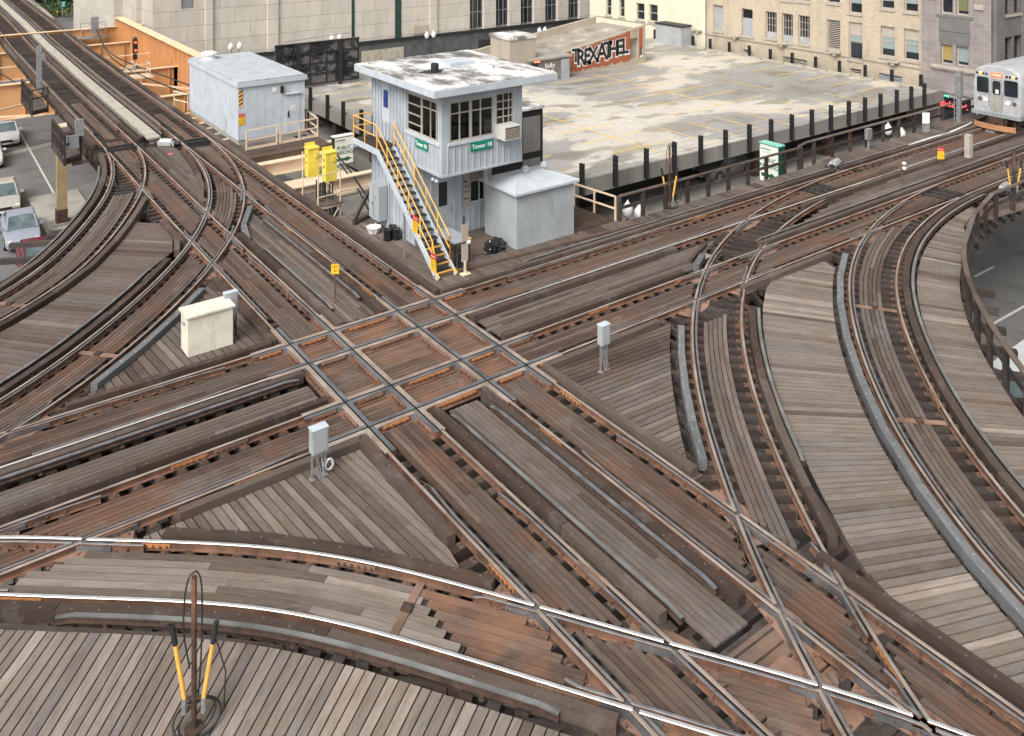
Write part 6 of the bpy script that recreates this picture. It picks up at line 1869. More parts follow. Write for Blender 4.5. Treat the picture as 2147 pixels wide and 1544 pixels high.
# ------------------------------------------------------------------ billboard backs and parking signs
def billboard_mat():
    m, nt, b = NM('charred_panel')
    n = noise(nt, mapping(nt, geopos(nt), (1, 1, 1.6), (4, 0, 2)), .55, 9, .75)
    c = ramp(nt, n, [(.44, (.012, .012, .013)), (.50, (.05, .05, .052)), (.53, (.20, .20, .20)), (.56, (.03, .03, .03)), (.60, (.26, .18, .14))])
    nt.links.new(c, b.inputs['Base Color']); b.inputs['Roughness'].default_value = .8
    return m
def lattice_board(label, x0, x1, y, z0, z1, legs=True, panels=6):
    t = thing('billboard', label, 'billboard', ((x0 + x1) / 2, y, GZ))
    b = MB(); b.box(x0, x1, y, y + .15, z0, z1); b.build('panel', [billboard_mat()], t)
    b = MB()
    for z in np.linspace(z0 + .05, z1 - .05, 5): b.box(x0, x1, y - .12, y - .03, z - .05, z + .05)
    for x in np.linspace(x0 + .1, x1 - .1, panels): b.box(x - .07, x + .07, y - .03, y - .002, z0, z1)
    if legs:
        for x in (x0 + (x1 - x0) * .25, x0 + (x1 - x0) * .75): b.box(x - .14, x + .14, y - .32, y - .13, z0 - 1.2, z1 - .1)
    b.build('frame', [M['black']], t)
    b = MB(); b.tube([(x0 + .6, y - .5, z1 + .3), (x1 - 1.2, y - .5, z1 + .55)], .05, 6)
    if legs: b.build('light_rail', [M['galv']], t)
    return t
lattice_board('large scorched black billboard seen from behind, left of the tower roof', ony(577, 43.5)[0], ony(753, 43.5)[0], 43.5, -2.2, 1.35)
t = thing('billboard', 'narrow black framed hoarding with brown panels just behind the right side of the tower', 'billboard', (13, 9.8, GZ))
xr, d = ony(1138, 9.9); xl = xr - 3.2; ztp = zat(226, d)
b = MB(); b.box(xl, xr, 9.9, 10.02, -3.4, ztp); b.build('frame', [M['black']], t)
b = MB()
for k, (za, zb) in enumerate(((ztp - 2.1, ztp - .35), (ztp - 4.2, ztp - 2.45))): b.box(xr - 1.25, xr - .18, 9.86, 9.898, za, zb)
b.build('panel', [M['fascia']], t)
b = MB(); b.box(xl, xr + .05, 9.8, 11.2, ztp, ztp + .12); b.build('top', [M['membrane']], t)
def parking_sign(label, facing, pos, w, h, z0, d=.32, green=False):
    x, y = pos
    t = thing('parking_sign', label, 'sign', (x, y, GZ))
    e = .006
    if facing == 's':
        b = MB(); b.box(x, x + w, y, y + d, z0, z0 + h); b.build('casing', [M['dark_green'] if green else M['dark_steel']], t)
        b = MB(); b.box(x + .06, x + w - .04, y - e, y - .001, z0 + .05, z0 + h - .05); f = b.build('face', [M['sign_white']], t)
        F = lambda u, v, k=0: face_s(x + w * u, y - .010 - k * .001, z0 + h * v)
    else:
        b = MB(); b.box(x, x + d, y, y + w, z0, z0 + h); b.build('casing', [M['dark_green'] if green else M['dark_steel']], t)
        b = MB(); b.box(x - e, x - .001, y + .04, y + w - .04, z0 + .05, z0 + h - .05); f = b.build('face', [M['sign_white']], t)
        F = lambda u, v, k=0: face_w(x - .010 - k * .001, y + w * (1 - u), z0 + h * v)
    text_obj('lettering', 'PUBLIC', w * .25, M['txt_green'], f, F(.5, .60), .001, .006, sx=.9)
    text_obj('lettering', 'PARKING', w * .25, M['txt_green'], f, F(.5, .43), .001, .006, sx=.9)
    mt = F(.5, .2)
    b = MB()
    pts = [(-.40 * w, -.045 * h), (.10 * w, -.045 * h), (.10 * w, -.09 * h), (.40 * w, 0), (.10 * w, .09 * h), (.10 * w, .045 * h), (-.40 * w, .045 * h)]
    b.face([mt @ Vector((px_, py_, 0)) for px_, py_ in pts]); b.build('arrow', [M['txt_green']], f)
    mt = F(.36, .87); b = MB(); b.face([mt @ Vector(p) for p in ((-.28 * w, -.02, 0), (.22 * w, -.02, 0), (.22 * w, .03, 0), (-.28 * w, .03, 0))]); b.build('bar', [M['txt_green']], f)
    text_obj('lettering', 'SELF PARK', w * .085, M['wframe'], f, F(.36, .79), .001)
    b = MB()
    if facing == 's': b.box(x - .02, x + w + .02, y - .03, y + d + .02, z0 + h, z0 + h + .05)
    else: b.box(x - .03, x + d + .02, y - .02, y + w + .02, z0 + h, z0 + h + .05)
    b.build('cap', [M['cap_green'] if green else M['white']], t)
    b = MB(); b.box(x + .1, x + .22, y + .1, y + .22, GZ, z0); b.build('post', [M['dark_steel']], t)
M['dark_green'] = plain('dark_green', (.0, .09, .05), .4); M['sign_white'] = plain('sign_face', (.74, .75, .68), .4); M['txt_green'] = plain('text_green', (.01, .09, .045), .5); M['cap_green'] = plain('cap_green', (.22, .55, .44), .5)
ps_y = 18.2
xa, d = ony(700, ps_y); xb, d2 = ony(742, ps_y)
parking_sign('public parking sign with a green arrow hanging left of the tower staircase', 's', (xa, ps_y), xb - xa, zat(290, d) - zat(350, d), zat(350, d))
X2 = 28.3
ya, d = onx(1633, X2); yb, d2 = onx(1592, X2)
parking_sign('public parking sign with green sides half hidden behind the wooden railing', 'w', (X2, ya), yb - ya, zat(310, d) - zat(392, d), zat(392, d), .5, True)

# ------------------------------------------------------------------ wooden railings, lamps and posts along the tracks
def wood_railing(pts, label, h=1.05, z0=-.12, sp=1.75, low=True):
    t = thing('wooden_railing', label, 'railing', (pts[0][0], pts[0][1], z0))
    for i in range(len(pts) - 1):
        p, q = Vector((*pts[i], z0)), Vector((*pts[i + 1], z0)); L = (q - p).length
        b = MB(); b.beam(p + Vector((0, 0, h)), q + Vector((0, 0, h)), .16, .055); b.build('top_rail', [M['deck']], t)
        b = MB(); b.beam(p + Vector((0, 0, h * .52)), q + Vector((0, 0, h * .52)), .05, .13); b.build('middle_rail', [M['tie']], t)
    # posts evenly along the whole run
    acc = [0.0]
    for i in range(len(pts) - 1): acc.append(acc[-1] + math.hypot(pts[i + 1][0] - pts[i][0], pts[i + 1][1] - pts[i][1]))
    n = int(acc[-1] / sp)
    for k in range(n + 1):
        s = acc[-1] * k / n; x = float(np.interp(s, acc, [p[0] for p in pts])); y = float(np.interp(s, acc, [p[1] for p in pts]))
        b = MB(); b.box(x - .07, x + .07, y - .07, y + .07, z0 - .45, z0 + h - .03); b.build('post', [M['tie']], t)
    return t
wood_railing([(15.0, 1.78), (19.5, 1.75), (27.2, 1.72)], 'grey wooden railing along the far walkway between the cream rails and the second parking sign', sp=1.3)
wood_railing([(27.25, 1.9), (28.2, 2.12), (33, 2.1), (41, 2.05), (50, 2.05), (60, 2.05)], 'grey wooden railing continuing past the parking sign to the train', sp=1.5)
so = offs('SEO', 2.86); so = [tuple(p) for p in so[::6] if p[0] < 22.3]
base = [gp(2127, 440, -.12), gp(2106, 450, -.12), gp(2081, 459, -.12), gp(2063, 481, -.12), gp(2042, 507, -.12)]
wood_railing([(50, -6.9), (36, -6.9)] + [base[0], base[2], base[3], base[4]] + so, 'curved grey wooden railing on dark posts at the right edge above the street', sp=1.45)
k = 0
for s_ in np.arange(1.0, 20, 1.45):
    p = at_s(np.array(so), s_) if s_ < arclen(np.array(so))[-1] else None
    if p is None: break
    t_ = tan_s(np.array(so), s_); n_ = np.array([-t_[1], t_[0]])
    b = MB(); b.beam((p[0] - n_[0] * .6, p[1] - n_[1] * .6, -.3), (p[0] + n_[0] * .95, p[1] + n_[1] * .95, -.3), .2, .2)
    tag(b.build('outrigger', [M['tie']]), 'dark timber outrigger poking out below the curved railing, %s from the top' % ORD[min(k, 19)], 'timber', 'outriggers under the right walkway'); k += 1
railing('pipe_railing', [(12.9, 3.9), (14.6, 4.2), (14.9, 1.9)], 1.0, 'creamrail', 'cream pipe railing between the grey shed and the wooden railing', mids=(.5,), r=.03)
b = MB(); b.prism([(12.7, 1.9), (14.85, 1.9), (14.6, 4.1), (12.8, 3.9)], -.10, -.06); thing_mb('grating', b, [M['rust_dark']], 'rusty open grating behind the grey shed inside the cream rails', 'grating')
def globe_lamp(x, y, z, label, tall=3.6, twin=False):
    t = thing('street_lamp', label, 'street lamp', (x, y, GZ), 'globe street lamps')
    b = MB(); b.lathe((x, y, GZ), [(.22, 0), (.2, .4), (.1, .6), (.07, 1.0), (.06, z - GZ - .1)], 12); b.build('post', [M['dark_steel']], t, smooth=True)
    if twin:
        b = MB(); b.tube([(x - .45, y, z + .1), (x - .3, y, z - .15), (x, y, z - .2), (x + .3, y, z - .15), (x + .45, y, z + .1)], .04, 6); b.build('arm', [M['dark_steel']], t)
        pos = [(x - .45, z + .1), (x + .45, z + .1)]
    else: pos = [(x, z)]
    for xx, z_ in pos:
        b = MB(); b.lathe((xx, y, z_), [(.10, 0), (.22, .12), (.27, .32), (.26, .5), (.18, .62), (.10, .70), (.12, .70), (.04, .80), (.02, .86), (0, .88)], 18); b.build('globe', [M['globe']], t, smooth=True)
M['globe'] = paint('lamp_globe', (.74, .74, .70), .3, .2)
for px, py, lab in ((1316, 455, 'white acorn lamp behind the near end of the wooden railing'), (1341, 462, 'white acorn lamp mostly hidden by the railing post, right of its twin'), (1862, 283, 'white acorn lamp under the garage edge, left of two near the train'), (1890, 292, 'white acorn lamp under the garage edge, right of two near the train')):
    x, y = gp(px, py, -2.9); globe_lamp(x, y, -2.9, lab)
for px, py, lab in ((704, 88, 'twin globe lamp on a dark post right of the relay house roof'), (902, 82, 'twin globe lamp above the middle of the tower roof'), (1137, 72, 'twin globe lamp between the far ramp wall and the dark windows'), (493, 108, 'dark street lamp just behind the relay house roof')):
    x, d = ony(px, 63.5); globe_lamp(x, 63.5, zat(py, d), lab, twin=True)

def boxed_legs(px, py, w, d, z0, z1, label, legs=2, rot=0.0, mat='shedgrey'):
    x, y = gp(px, py, DZ); t = thing('junction_box', label, 'junction box', (x, y, DZ), rz=0)
    b = MB(); b.box(x - w / 2, x + w / 2, y - d / 2, y + d / 2, z0, z1 - .02); bd = b.build('body', [M[mat]], t)
    b = MB(); b.box(x - w / 2 - .015, x + w / 2 + .015, y - d / 2 - .015, y + d / 2 + .015, z1 - .018, z1 + .012); b.build('lid', [M['siding2']], bd)
    b = MB(); b.box(x - w / 2 + .03, x + w / 2 - .03, y - d / 2 - .012, y - d / 2 - .001, z0 + .03, z1 - .06); b.build('door', [M[mat]], bd)
    for sx in ((-1, 1) if legs == 2 else (1,)):
        b = MB(); b.box(x + sx * (w / 2 - .03) - .02, x + sx * (w / 2 - .03) + .02, y - .02, y + .02, DZ, z0); b.box(x + sx * (w / 2 - .03) - .06, x + sx * (w / 2 - .03) + .06, y - .07, y + .07, DZ, DZ + .015); b.build('leg', [M['galv'] if legs == 2 else M['rust']], t)
    b = MB()
    for k in range(4):
        u = x + rng.uniform(-.08, .14)
        b.tube([(u, y, z0), (u + rng.uniform(-.04, .06), y - .04, (z0 + DZ) / 2), (u + rng.uniform(-.05, .12), y - .1, DZ + .02)], .011, 5)
    b.build('cable', [M['rubber'] if legs == 1 else M['galv']], t)
    return x, y
x, y = boxed_legs(668, 1001, .38, .22, .50, 1.06, 'grey junction box on two legs at the tip of the lower left triangular deck')
b = MB(); cc = []
for k in range(30): a = k * .55; cc.append((x + .22 + .10 * math.cos(a) + k * .002, y - .02 + .03 * math.sin(a * .5), DZ + .22 + .12 * math.sin(a)))
b.tube(cc, .009, 5); thing_mb('wire_coil', b, [M['white']], 'loose white wire coil hanging on the grey junction box legs', 'wire')
boxed_legs(1266, 778, .30, .20, .66, 1.22, 'small grey junction box on two legs on the triangular deck right of the crossing')
boxed_legs(483, 703, .40, .16, .55, 1.22, 'grey junction box on one rusty post just behind the cream cabinet', 1)
# cream cabinet
t = thing('equipment_cabinet', 'cream painted steel trackside cabinet with a sloping lid', 'cabinet', (-1.95, 1.75, DZ))
cx0, cx1, cy0, cy1 = -2.62, -1.30, 1.22, 1.92
b = MB(); b.box(cx0, cx1, cy0, cy1, DZ, 1.02); cbod = b.build('body', [M['cream']], t)
b = MB()
q = [(cx0 - .06, cy0 - .06), (cx1 + .06, cy0 - .06), (cx1 + .06, cy1 + .06), (cx0 - .06, cy1 + .06)]
b.prism(q, 1.022, 1.075); b.build('lid', [M['cream']], t)
b = MB(); b.box(cx0 - .012, cx0 - .001, cy0 + .06, cy1 - .06, DZ + .06, .96); b.box(cx0 - .03, cx0 - .013, cy0 + .16, cy0 + .20, .2, .9); cd = b.build('door', [M['cream']], t)
b = MB(); b.beam((cx0 - .05, cy0 + .2, .78), (cx0 - .05, cy0 + .34, .80), .03, .05); b.build('handle', [M['galv']], cd)
# pole with cables and yellow sleeves
def cable_pole(px, py, h, label, s=1.0, y0=None):
    x, y = gp(px, py, DZ)
    t = thing('cable_post', label, 'post', (x, y, DZ), 'posts with yellow sleeved cables')
    b = MB(); b.lathe((x, y, DZ), [(.16, 0), (.16, .012), (.045, .02), (.045, 1.4)], 10); b.tube([(x, y, 1.2), (x, y, h - .0)], .042, 8); b.build('pole', [M['rust_dark']], t)
    b = MB(); b.tube([(x, y, h - .85), (x, y, h - .02)], .047, 8); b.build('rusty_sleeve', [M['rust']], t)
    for sx in (-1, 1):
        a0, a1 = Vector((x + sx * .13 * s, y - sx * .08 * s, .40)), Vector((x + sx * .30 * s, y - sx * .19 * s, 1.60))
        b = MB(); b.tube([a0, a0 + (a1 - a0) * .72], .038, 8); b.build('yellow_sleeve', [M['yellow']], t)
        b = MB(); b.tube([a0 + (a1 - a0) * .722, a1], .045, 8); b.tube([a0 - Vector((0, 0, .25)), a0 - Vector((0, 0, .001))], .045, 8, mi=1); b.tube([a1, a1 + Vector((sx * .12, -.05, .08 + .02 * sx))], .012, 5); b.build('black_grip', [M['rubber'], M['galv']], t)
        b = MB(); b.beam((x, y, .38), tuple(a0), .03, .05); b.build('bracket', [M['rust_dark']], t)
    b = MB()
    loop = [(x - .07, y, .9), (x - .15, y + .05, 1.5), (x - .13, y + .04, h - .25), (x - .06, y, h + .05), (x + .03, y, h + .08), (x + .11, y - .04, h - .2), (x + .10, y - .04, 1.1), (x + .06, y, .3)]
    P_ = catmull([np.array(p) for p in loop], .08); b.tube([tuple(p) for p in P_], .014, 6)
    for q in range(2):
        ring = [(x + (.42 - q * .1) * math.cos(a) * .9 + .05, y + (.3 - q * .05) * math.sin(a) * .8, DZ + .04 + .22 * (1 + math.sin(a + q)) * .5) for a in np.linspace(0, 2 * PI, 25)]
        b.tube(ring, .018, 6)
    b.tube([(x + .30 * s, y - .19 * s, 1.3), (x + .42 * s, y - .28, .8), (x + .40 * s, y - .25, .2)], .013, 6)
    b.build('cable', [M['rubber']], t)
cable_pole(407, 1528, 2.35, 'rusty post with black cable loops and two yellow sleeves on the foreground walkway')
cable_pole(1404, 436, 2.6, 'weathered post with yellow and black rods against the wooden railing near the grey shed')
cable_pole(2126, 418, 2.0, 'cream post with yellow sleeves by the railing at the right edge')
# small trackside signs
def stake_sign(px, py, h, w, hh, label, kind):
    x, y = gp(px, py, DZ); t = thing('stake_sign', label, 'sign', (x, y, DZ))
    b = MB(); b.box(x - .02, x + .02, y - .02, y + .02, DZ, h); b.box(x - .10, x + .10, y - .10, y + .10, DZ, DZ + .02); b.build('stake', [M['rust'] if kind != 'white' else M['galv']], t)
    r = Vector((cyw, syw, 0)); n = Vector((syw, -cyw, 0))
    f = frame(Vector((x, y, h - hh / 2)) + n * .03, r, (0, 0, 1))
    b = MB()
    c = Vector((x, y, 0)) + n * .028
    def plate(z0, z1, mi, off=0.0):
        a = c - r * w / 2; e = c + r * w / 2
        b.beam((a.x, a.y, (z0 + z1) / 2), (e.x, e.y, (z0 + z1) / 2), .012, z1 - z0, mi=mi)
    if kind == 'danger':
        plate(h - hh, h - hh * .3, 0); plate(h - hh * .3 + .001, h, 1); o = b.build('board', [M['yell_sign'], M['red']], t)
        text_obj('lettering', 'Danger', w * .27, M['white'], o, frame(Vector((x, y, h - hh * .15)) + n * .037, r, (0, 0, 1)), .001)
        for k, s in enumerate(('NO', 'CLEARANCE')): text_obj('lettering', s, w * .15, M['black'], o, frame(Vector((x, y, h - hh * (.48 + .22 * k))) + n * .037, r, (0, 0, 1)), .001)
    elif kind == 'yellow':
        plate(h - hh, h, 0); o = b.build('board', [M['yell_sign']], t)
        text_obj('lettering', 'LRV', w * .4, M['black'], o, frame(Vector((x, y, h - hh * .3)) + n * .037, r, (0, 0, 1)), .001)
        text_obj('lettering', '20', w * .4, M['black'], o, frame(Vector((x, y, h - hh * .7)) + n * .037, r, (0, 0, 1)), .001)
    else:
        plate(h - hh, h, 0); plate(h - hh * 2.1, h - hh * 1.05, 1); o = b.build('board', [M['white'], M['galv']], t)
stake_sign(703, 631, 1.12, .26, .32, 'small yellow square sign on a stake between the tracks just above the crossing', 'yellow')
stake_sign(1972, 350, .85, .34, .58, 'red and yellow danger sign on a short stake between the tracks near the train', 'danger')
stake_sign(1941, 277, 1.0, .42, .62, 'white double plate sign on the far walkway beneath the garage corner', 'white')
x, y = gp(1891, 385, DZ); t = thing('dwarf_signal', 'low dwarf signal with silver lamp heads on a rusty post among the right hand tracks', 'signal', (x, y, DZ))
b = MB(); b.tube([(x, y, DZ), (x, y, .7)], .05, 8); b.build('post', [M['rust']], t)
b = MB(); b.box(x - .05, x + .09, y - .12, y + .10, .55, 1.0); b.build('head', [M['rust']], t)
b = MB()
for z in (.66, .88): b.lathe((x - .08, y - .16, z), [(0, -.08), (.09, -.05), (.10, 0), (.08, .06), (0, .08)], 10)
b.build('lamp', [M['white']], t)
x, y = gp(2031, 330, DZ); b = MB(); b.box(x - .17, x + .17, y - .14, y + .14, DZ, 1.05)
thing_mb('concrete_post', b, [M['walk_grey']], 'squat weathered post standing between the tracks in front of the train', 'post')
x, y = gp(1812, 312, DZ); b = MB(); b.box(x - .2, x + .2, 1.5, 1.7, .45, 1.0); b.box(x - .05, x + .05, 1.55, 1.65, DZ, .45); thing_mb('junction_box', b, [M['galv']], 'grey box fixed to the far wooden railing left of the white double sign', 'junction box')
# switch machines: silver lumps of castings beside the points
def switch_machine(px, py, label, rz):
    x, y = gp(px, py, DZ); t = thing('switch_machine', label, 'switch machine', (x, y, DZ), 'switch machines')
    c, s = math.cos(rz), math.sin(rz)
    L = lambda u, v: (x + c * u - s * v, y + s * u + c * v)
    b = MB()
    b.beam((*L(-.5, 0), .03), (*L(.45, 0), .03), .34, .22); b.tube([(*L(-.35, .02), .14), (*L(.30, .02), .14)], .15, 10); b.build('motor_housing', [M['alu']], t)
    b = MB(); b.tube([(*L(-.75, -.05), .02), (*L(-.45, -.05), .04)], .13, 10); b.tube([(*L(.45, .1), .03), (*L(.85, .1), .0)], .09, 8)
    for k in range(9): u, v = rng.uniform(-.6, .6), rng.uniform(-.3, .3); b.tube([(*L(u, v), DZ), (*L(u + .04, v), .05 + rng.uniform(0, .1))], .05, 7)
    b.build('valves', [M['dark_steel']], t)
    b = MB(); b.beam((*L(-.1, -.25), -.08), (*L(.1, -1.2), -.08), .06, .05); b.beam((*L(.15, -.25), -.07), (*L(.3, -1.2), -.07), .05, .04); b.build('throw_rod', [M['dark_steel']], t)
M['alu'] = metal('aluminium_paint', (.42, .42, .42), (.62, .62, .61), 7, .45, .5)
switch_machine(348, 306, 'silver switch machine on the boards between the far turnouts at upper left', R(140))
switch_machine(1752, 351, 'silver switch machine beside the walkway railing near the right turnout', R(10))
switch_machine(2108, 402, 'silver and black switch machine half hidden by the railing at the right edge', R(10))
x, y = gp(358, 324, DZ); b = MB(); b.lathe((x, y, DZ), [(.14, 0), (.14, .03), (0, .05)], 9); thing_mb('red_lid', b, [plain('faded_red', (.6, .15, .1), .6)], 'small faded red disc on the boards beside the left switch machine', 'lid')
# switch rods: black bars across the track at the points
def rods(P, s0, n, label, own):
    mb = MB()
    for k in range(n):
        s = s0 + k * .27; p = at_s(P, s); t_ = tan_s(P, s); n_ = np.array([-t_[1], t_[0]])
        mb.beam((p[0] - n_[0] * .95, p[1] - n_[1] * .95, -.10 + .012 * (k % 2)), (p[0] + n_[0] * .8, p[1] + n_[1] * .8, -.10 + .012 * (k % 2)), .055, .06)
        if k % 2: mb.tube([(p[0] + n_[0] * -.5, p[1] + n_[1] * -.5, -.06), (p[0] + n_[0] * .4, p[1] + n_[1] * .4, -.06)], .045, 6)
    mb.build('switch_rods', [M['dark_steel']], TRACK[own])
rods(NWO, 1.6, 5, '', 'NWO'); rods(NWI, 2.8, 5, '', 'NWI'); rods(SEI, 4.6, 6, '', 'SEI'); rods(SEO, 4.5, 6, '', 'SEO')
for (P, s, own) in ((NWI, 27.2, 'NWI'), (NWO, 21.2, 'NWO'), (SEO, 18.8, 'SEO'), (SEO, 25.2, 'SEO'), (SW, 12.0, 'SW')):
    p = at_s(P, s); t_ = tan_s(P, s); n_ = np.array([-t_[1], t_[0]]); b = MB()
    b.beam((p[0] - n_[0] * .66, p[1] - n_[1] * .66, -.105), (p[0] + n_[0] * .66, p[1] + n_[1] * .66, -.105), .16, .03)
    b.beam((p[0] - n_[0] * .09, p[1] - n_[1] * .09, -.07), (p[0] + n_[0] * .09, p[1] + n_[1] * .09, -.07), .2, .05, mi=1)
    b.build('gauge_plate', [M['rust_plate'], M['rust_dark']], TRACK[own])
M['wire'] = plain('brown_wire', (.14, .09, .06), .7)
# joint bars beside the rails
for key, pts in ((('U1', 1), [(0, -12.2), (0, 4), (0, -17)]), (('U1', -1), [(1.4, -11.0), (1.4, 12), (1.4, 19)]), (('U2', 1), [(3.6, -7.4), (3.6, -14.2), (3.6, 5), (3.6, 15)]), (('U2', -1), [(5, -7.6), (5, -12.6), (5, 2.0), (5, 9)]),
                 (('V1', 1), [(-3.8, 0), (13, 0), (20, 0)]), (('V1', -1), [(8.5, -1.4), (-5.5, -1.4), (17.5, -1.4), (14.2, -1.4)]), (('V2', 1), [(-6.3, -3.7), (-3.4, -3.7), (8, -3.7), (15.5, -3.7)]), (('V2', -1), [(8.6, -5.1), (-3.1, -5.1), (-4.4, -5.1), (12.5, -5.1)]),
                 (('SW', 1), [(-6, -5.6), (-5.5, -5.9), (-2.4, -8.9), (-.6, -11.5), (1.1, -14.2)]), (('SW', -1), [(-7.8, -6), (-.5, -13.6)]), (('NWO', -1), [(-5.8, 9), (-3, 13)]), (('NWI', -1), [(-5, 1.3), (-1.5, 5)]), (('SEI', -1), [(9.5, -9), (4, -17)]), (('SEI', 1), [(3.0, -16), (11, -6)]), (('SEO', 1), [(15, -9), (12, -12)])):
    for j, q in enumerate(pts):
        P = RAIL[key]; s = near_s(P, q); p = at_s(P, s)
        if in_dia(p, .3): continue
        sd = -1 if (key[1] * (tan_s(P, s) @ np.array([1, 0])) if key[0][0] == 'V' else 1) < 0 else 1
        for side in (-1, 1):
            t_ = tan_s(P, s); n_ = np.array([-t_[1], t_[0]]) * side * .030
            a = sub(offset(P, side * .030), s - .42, s + .42)
            if a is None: continue
            b = MB(); b.sweep([tuple(x_) for x_ in a], [(-.014, -.125), (-.014, -.045), (.014, -.045), (.014, -.125)])
            for k in range(6):
                u = s - .36 + k * .145; c_ = at_s(P, u); t2 = tan_s(P, u); n2 = np.array([-t2[1], t2[0]]) * side
                b.beam((c_[0] + n2[0] * .044, c_[1] + n2[1] * .044, -.085), (c_[0] + n2[0] * .085, c_[1] + n2[1] * .085, -.085), .038, .038, mi=1)
            b.build('joint_bar', [M['rust_bright'] if (j + key[1]) % 3 else M['rust_plate'], M['rust']], TRACK[key[0]])
# thin bond wires looping beside the rails
for key in KEYS:
    P = RAIL[key]; S_ = arclen(P); k = 0; s = 1.0
    while s < S_[-1] - 1 and k < 14:
        p = at_s(P, s)
        if visible(p) and not in_core(p, .3) and math.hypot(p[0] - CAMX, p[1] - CAMY) < 36 and rng.random() < .55:
            L = rng.uniform(.5, 1.5); n = 8; pts = []
            sd = rng.choice((-1, 1)); am = rng.uniform(.05, .16)
            for j in range(n + 1):
                c_ = at_s(P, s + L * j / n); t2 = tan_s(P, s + L * j / n); n2 = np.array([-t2[1], t2[0]]) * sd * (.08 + am * math.sin(PI * j / n) * (1 + .4 * math.sin(j * 2.1)))
                pts.append((c_[0] + n2[0], c_[1] + n2[1], -.12 + .06 * math.sin(PI * j / n)))
            b = MB(); b.tube(pts, .009, 5); b.build('bond_wire', [M['wire']], TRACK[key[0]]); k += 1
        s += rng.uniform(1.4, 3.6)
for x, y, dx, dy, lab in ((14.2, -2.85, 1.7, .75, 'loose squared timber lying on the boards between the tracks, left of the black block'),):
    b = MB(); b.beam((x, y, -.04), (x + dx, y + dy, -.04), .12, .14); thing_mb('loose_timber', b, [M['timber']], lab, 'timber')

# ------------------------------------------------------------------ orange bridge at upper left
br = thing('bridge_girder', 'tall orange riveted plate girder rising behind the relay house', 'bridge girder', (10.8, 54, 0))
gx_ = 10.75; gy0, gy1 = 35.0, 71.5; gz = .92
b = MB(); b.box(gx_ - .03, gx_ + .03, gy0, gy1, -2.6, gz); b.build('web', [M['orange']], br)
b = MB(); b.box(gx_ - .42, gx_ + .42, gy0, gy1 + .3, gz, gz + .07); b.box(gx_ - .3, gx_ + .3, gy0, gy1, -2.66, -2.6); b.build('top_flange', [M['orange_pale']], br)
for k, y in enumerate(np.arange(gy0 + .6, gy1, 1.25)):
    b = MB(); b.box(gx_ - .34, gx_ - .032, y - .03, y + .03, -2.6, gz - .002); b.build('stiffener', [M['orange']], br)
b = MB(); b.box(gx_ - .4, gx_ + .3, gy1 - .02, gy1 + .08, -2.6, gz); b.build('end_plate', [M['orange']], br)
for nm, y, zt_, zb_, x0, x1, lab in (('f', 71.6, .05, -2.8, -2, 20, 'orange cross beam at the far end of the big girder'), ('f', 66.0, -.78, -3.2, -14, 10.7, 'deep orange cross beam below the signal cabinet'),
                                    ('t', 58.3, -.78, -1.0, -14, 10.7, 'thin cream strut between two orange cross beams, the farther one'), ('f', 50.6, -.78, -3.3, -16, 10.7, 'deep orange cross beam running under the tracks past the red signal'),
                                    ('f', 40.2, -.9, -3.1, 5.4, 10.7, 'orange cross beam ending behind the relay house')):
    b = MB()
    if zb_ < -1.5: b.box(x0, x1, y - .03, y + .03, zb_, zt_, mi=0); b.box(x0, x1, y - .22, y + .22, zb_ - .06, zb_, mi=1)
    b.box(x0, x1, y - (.24 if nm == 'f' else .10), y + (.24 if nm == 'f' else .10), zt_, zt_ + .07, mi=1)
    if nm == 'f':
        for x in np.arange(x0 + .8, x1, 2.1): b.box(x - .02, x + .02, y - .2, y - .031, zb_, zt_, mi=0)
    thing_mb('cross_beam', b, [M['orange'], M['orange_pale']], lab, 'cross beam', 'orange bridge cross beams')
for p, q, lab in (((5.6, 49, -1.1), (10.6, 41, -1.1), 'diagonal cream brace left of the relay house roof'), ((-.4, 50, -2.2), (-9, 44.5, -2.2), 'upper thin cream brace over the street at the left edge'), ((-.2, 43.6, -1.8), (-9, 47, -1.8), 'lower thin cream brace over the street at the left edge'), ((-1, 64, -1.2), (-9, 53, -1.2), 'diagonal orange brace above the street at far left')):
    b = MB(); b.beam(p, q, .18, .10); thing_mb('brace', b, [M['orange_pale']], lab, 'brace')
# bridge signal with platform, mast signal at left
def red_signal(x, y, z0, h, label):
    t = thing('railway_signal', label, 'signal', (x, y, z0))
    b = MB(); b.tube([(x, y, z0), (x, y, z0 + h)], .05, 8); b.build('mast', [M['galv']], t)
    b = MB(); b.box(x - .16, x + .16, y - .2, y + .12, z0 + h - 1.35, z0 + h - .3); b.box(x - .14, x + .14, y - .18, y + .12, z0 + h - 1.85, z0 + h - 1.45); b.lathe((x, y, z0 + h - .28), [(.18, 0), (.15, .12), (0, .2)], 10); hd = b.build('head', [M['black']], t)
    b = MB(); b.lathe((x, y - .02, z0 + h - .5), [(.2, 0), (.2, .02)], 10); 
    for k, z in enumerate((z0 + h - .5, z0 + h - .82, z0 + h - 1.12)):
        bb2 = MB(); bb2.tube([(x, y - .2, z), (x, y - .24, z)], .09, 12); bb2.build('lens', [M['lamp_r'] if k != 1 else M['glass']], hd)
    return t
sx_, sy_ = gp(283, 157, -.6)
red_signal(sx_, sy_, -.6, 3.05, 'slim signal with red lamps standing on a cream platform beside the orange girder')
railing('signal_platform', [(sx_ - .8, sy_ - .8), (sx_ + .9, sy_ - .9), (sx_ + 1.0, sy_ + .6)], 1.0, 'creamrail', 'cream railed platform carrying the red signal', z0=-.7)
b = MB(); b.box(sx_ - 1.4, sx_ + 1.2, sy_ - 1.0, sy_ + .7, -.78, -.70); thing_mb('platform_plate', b, [M['creamrail']], 'cream steel plate under the red signal', 'plate')
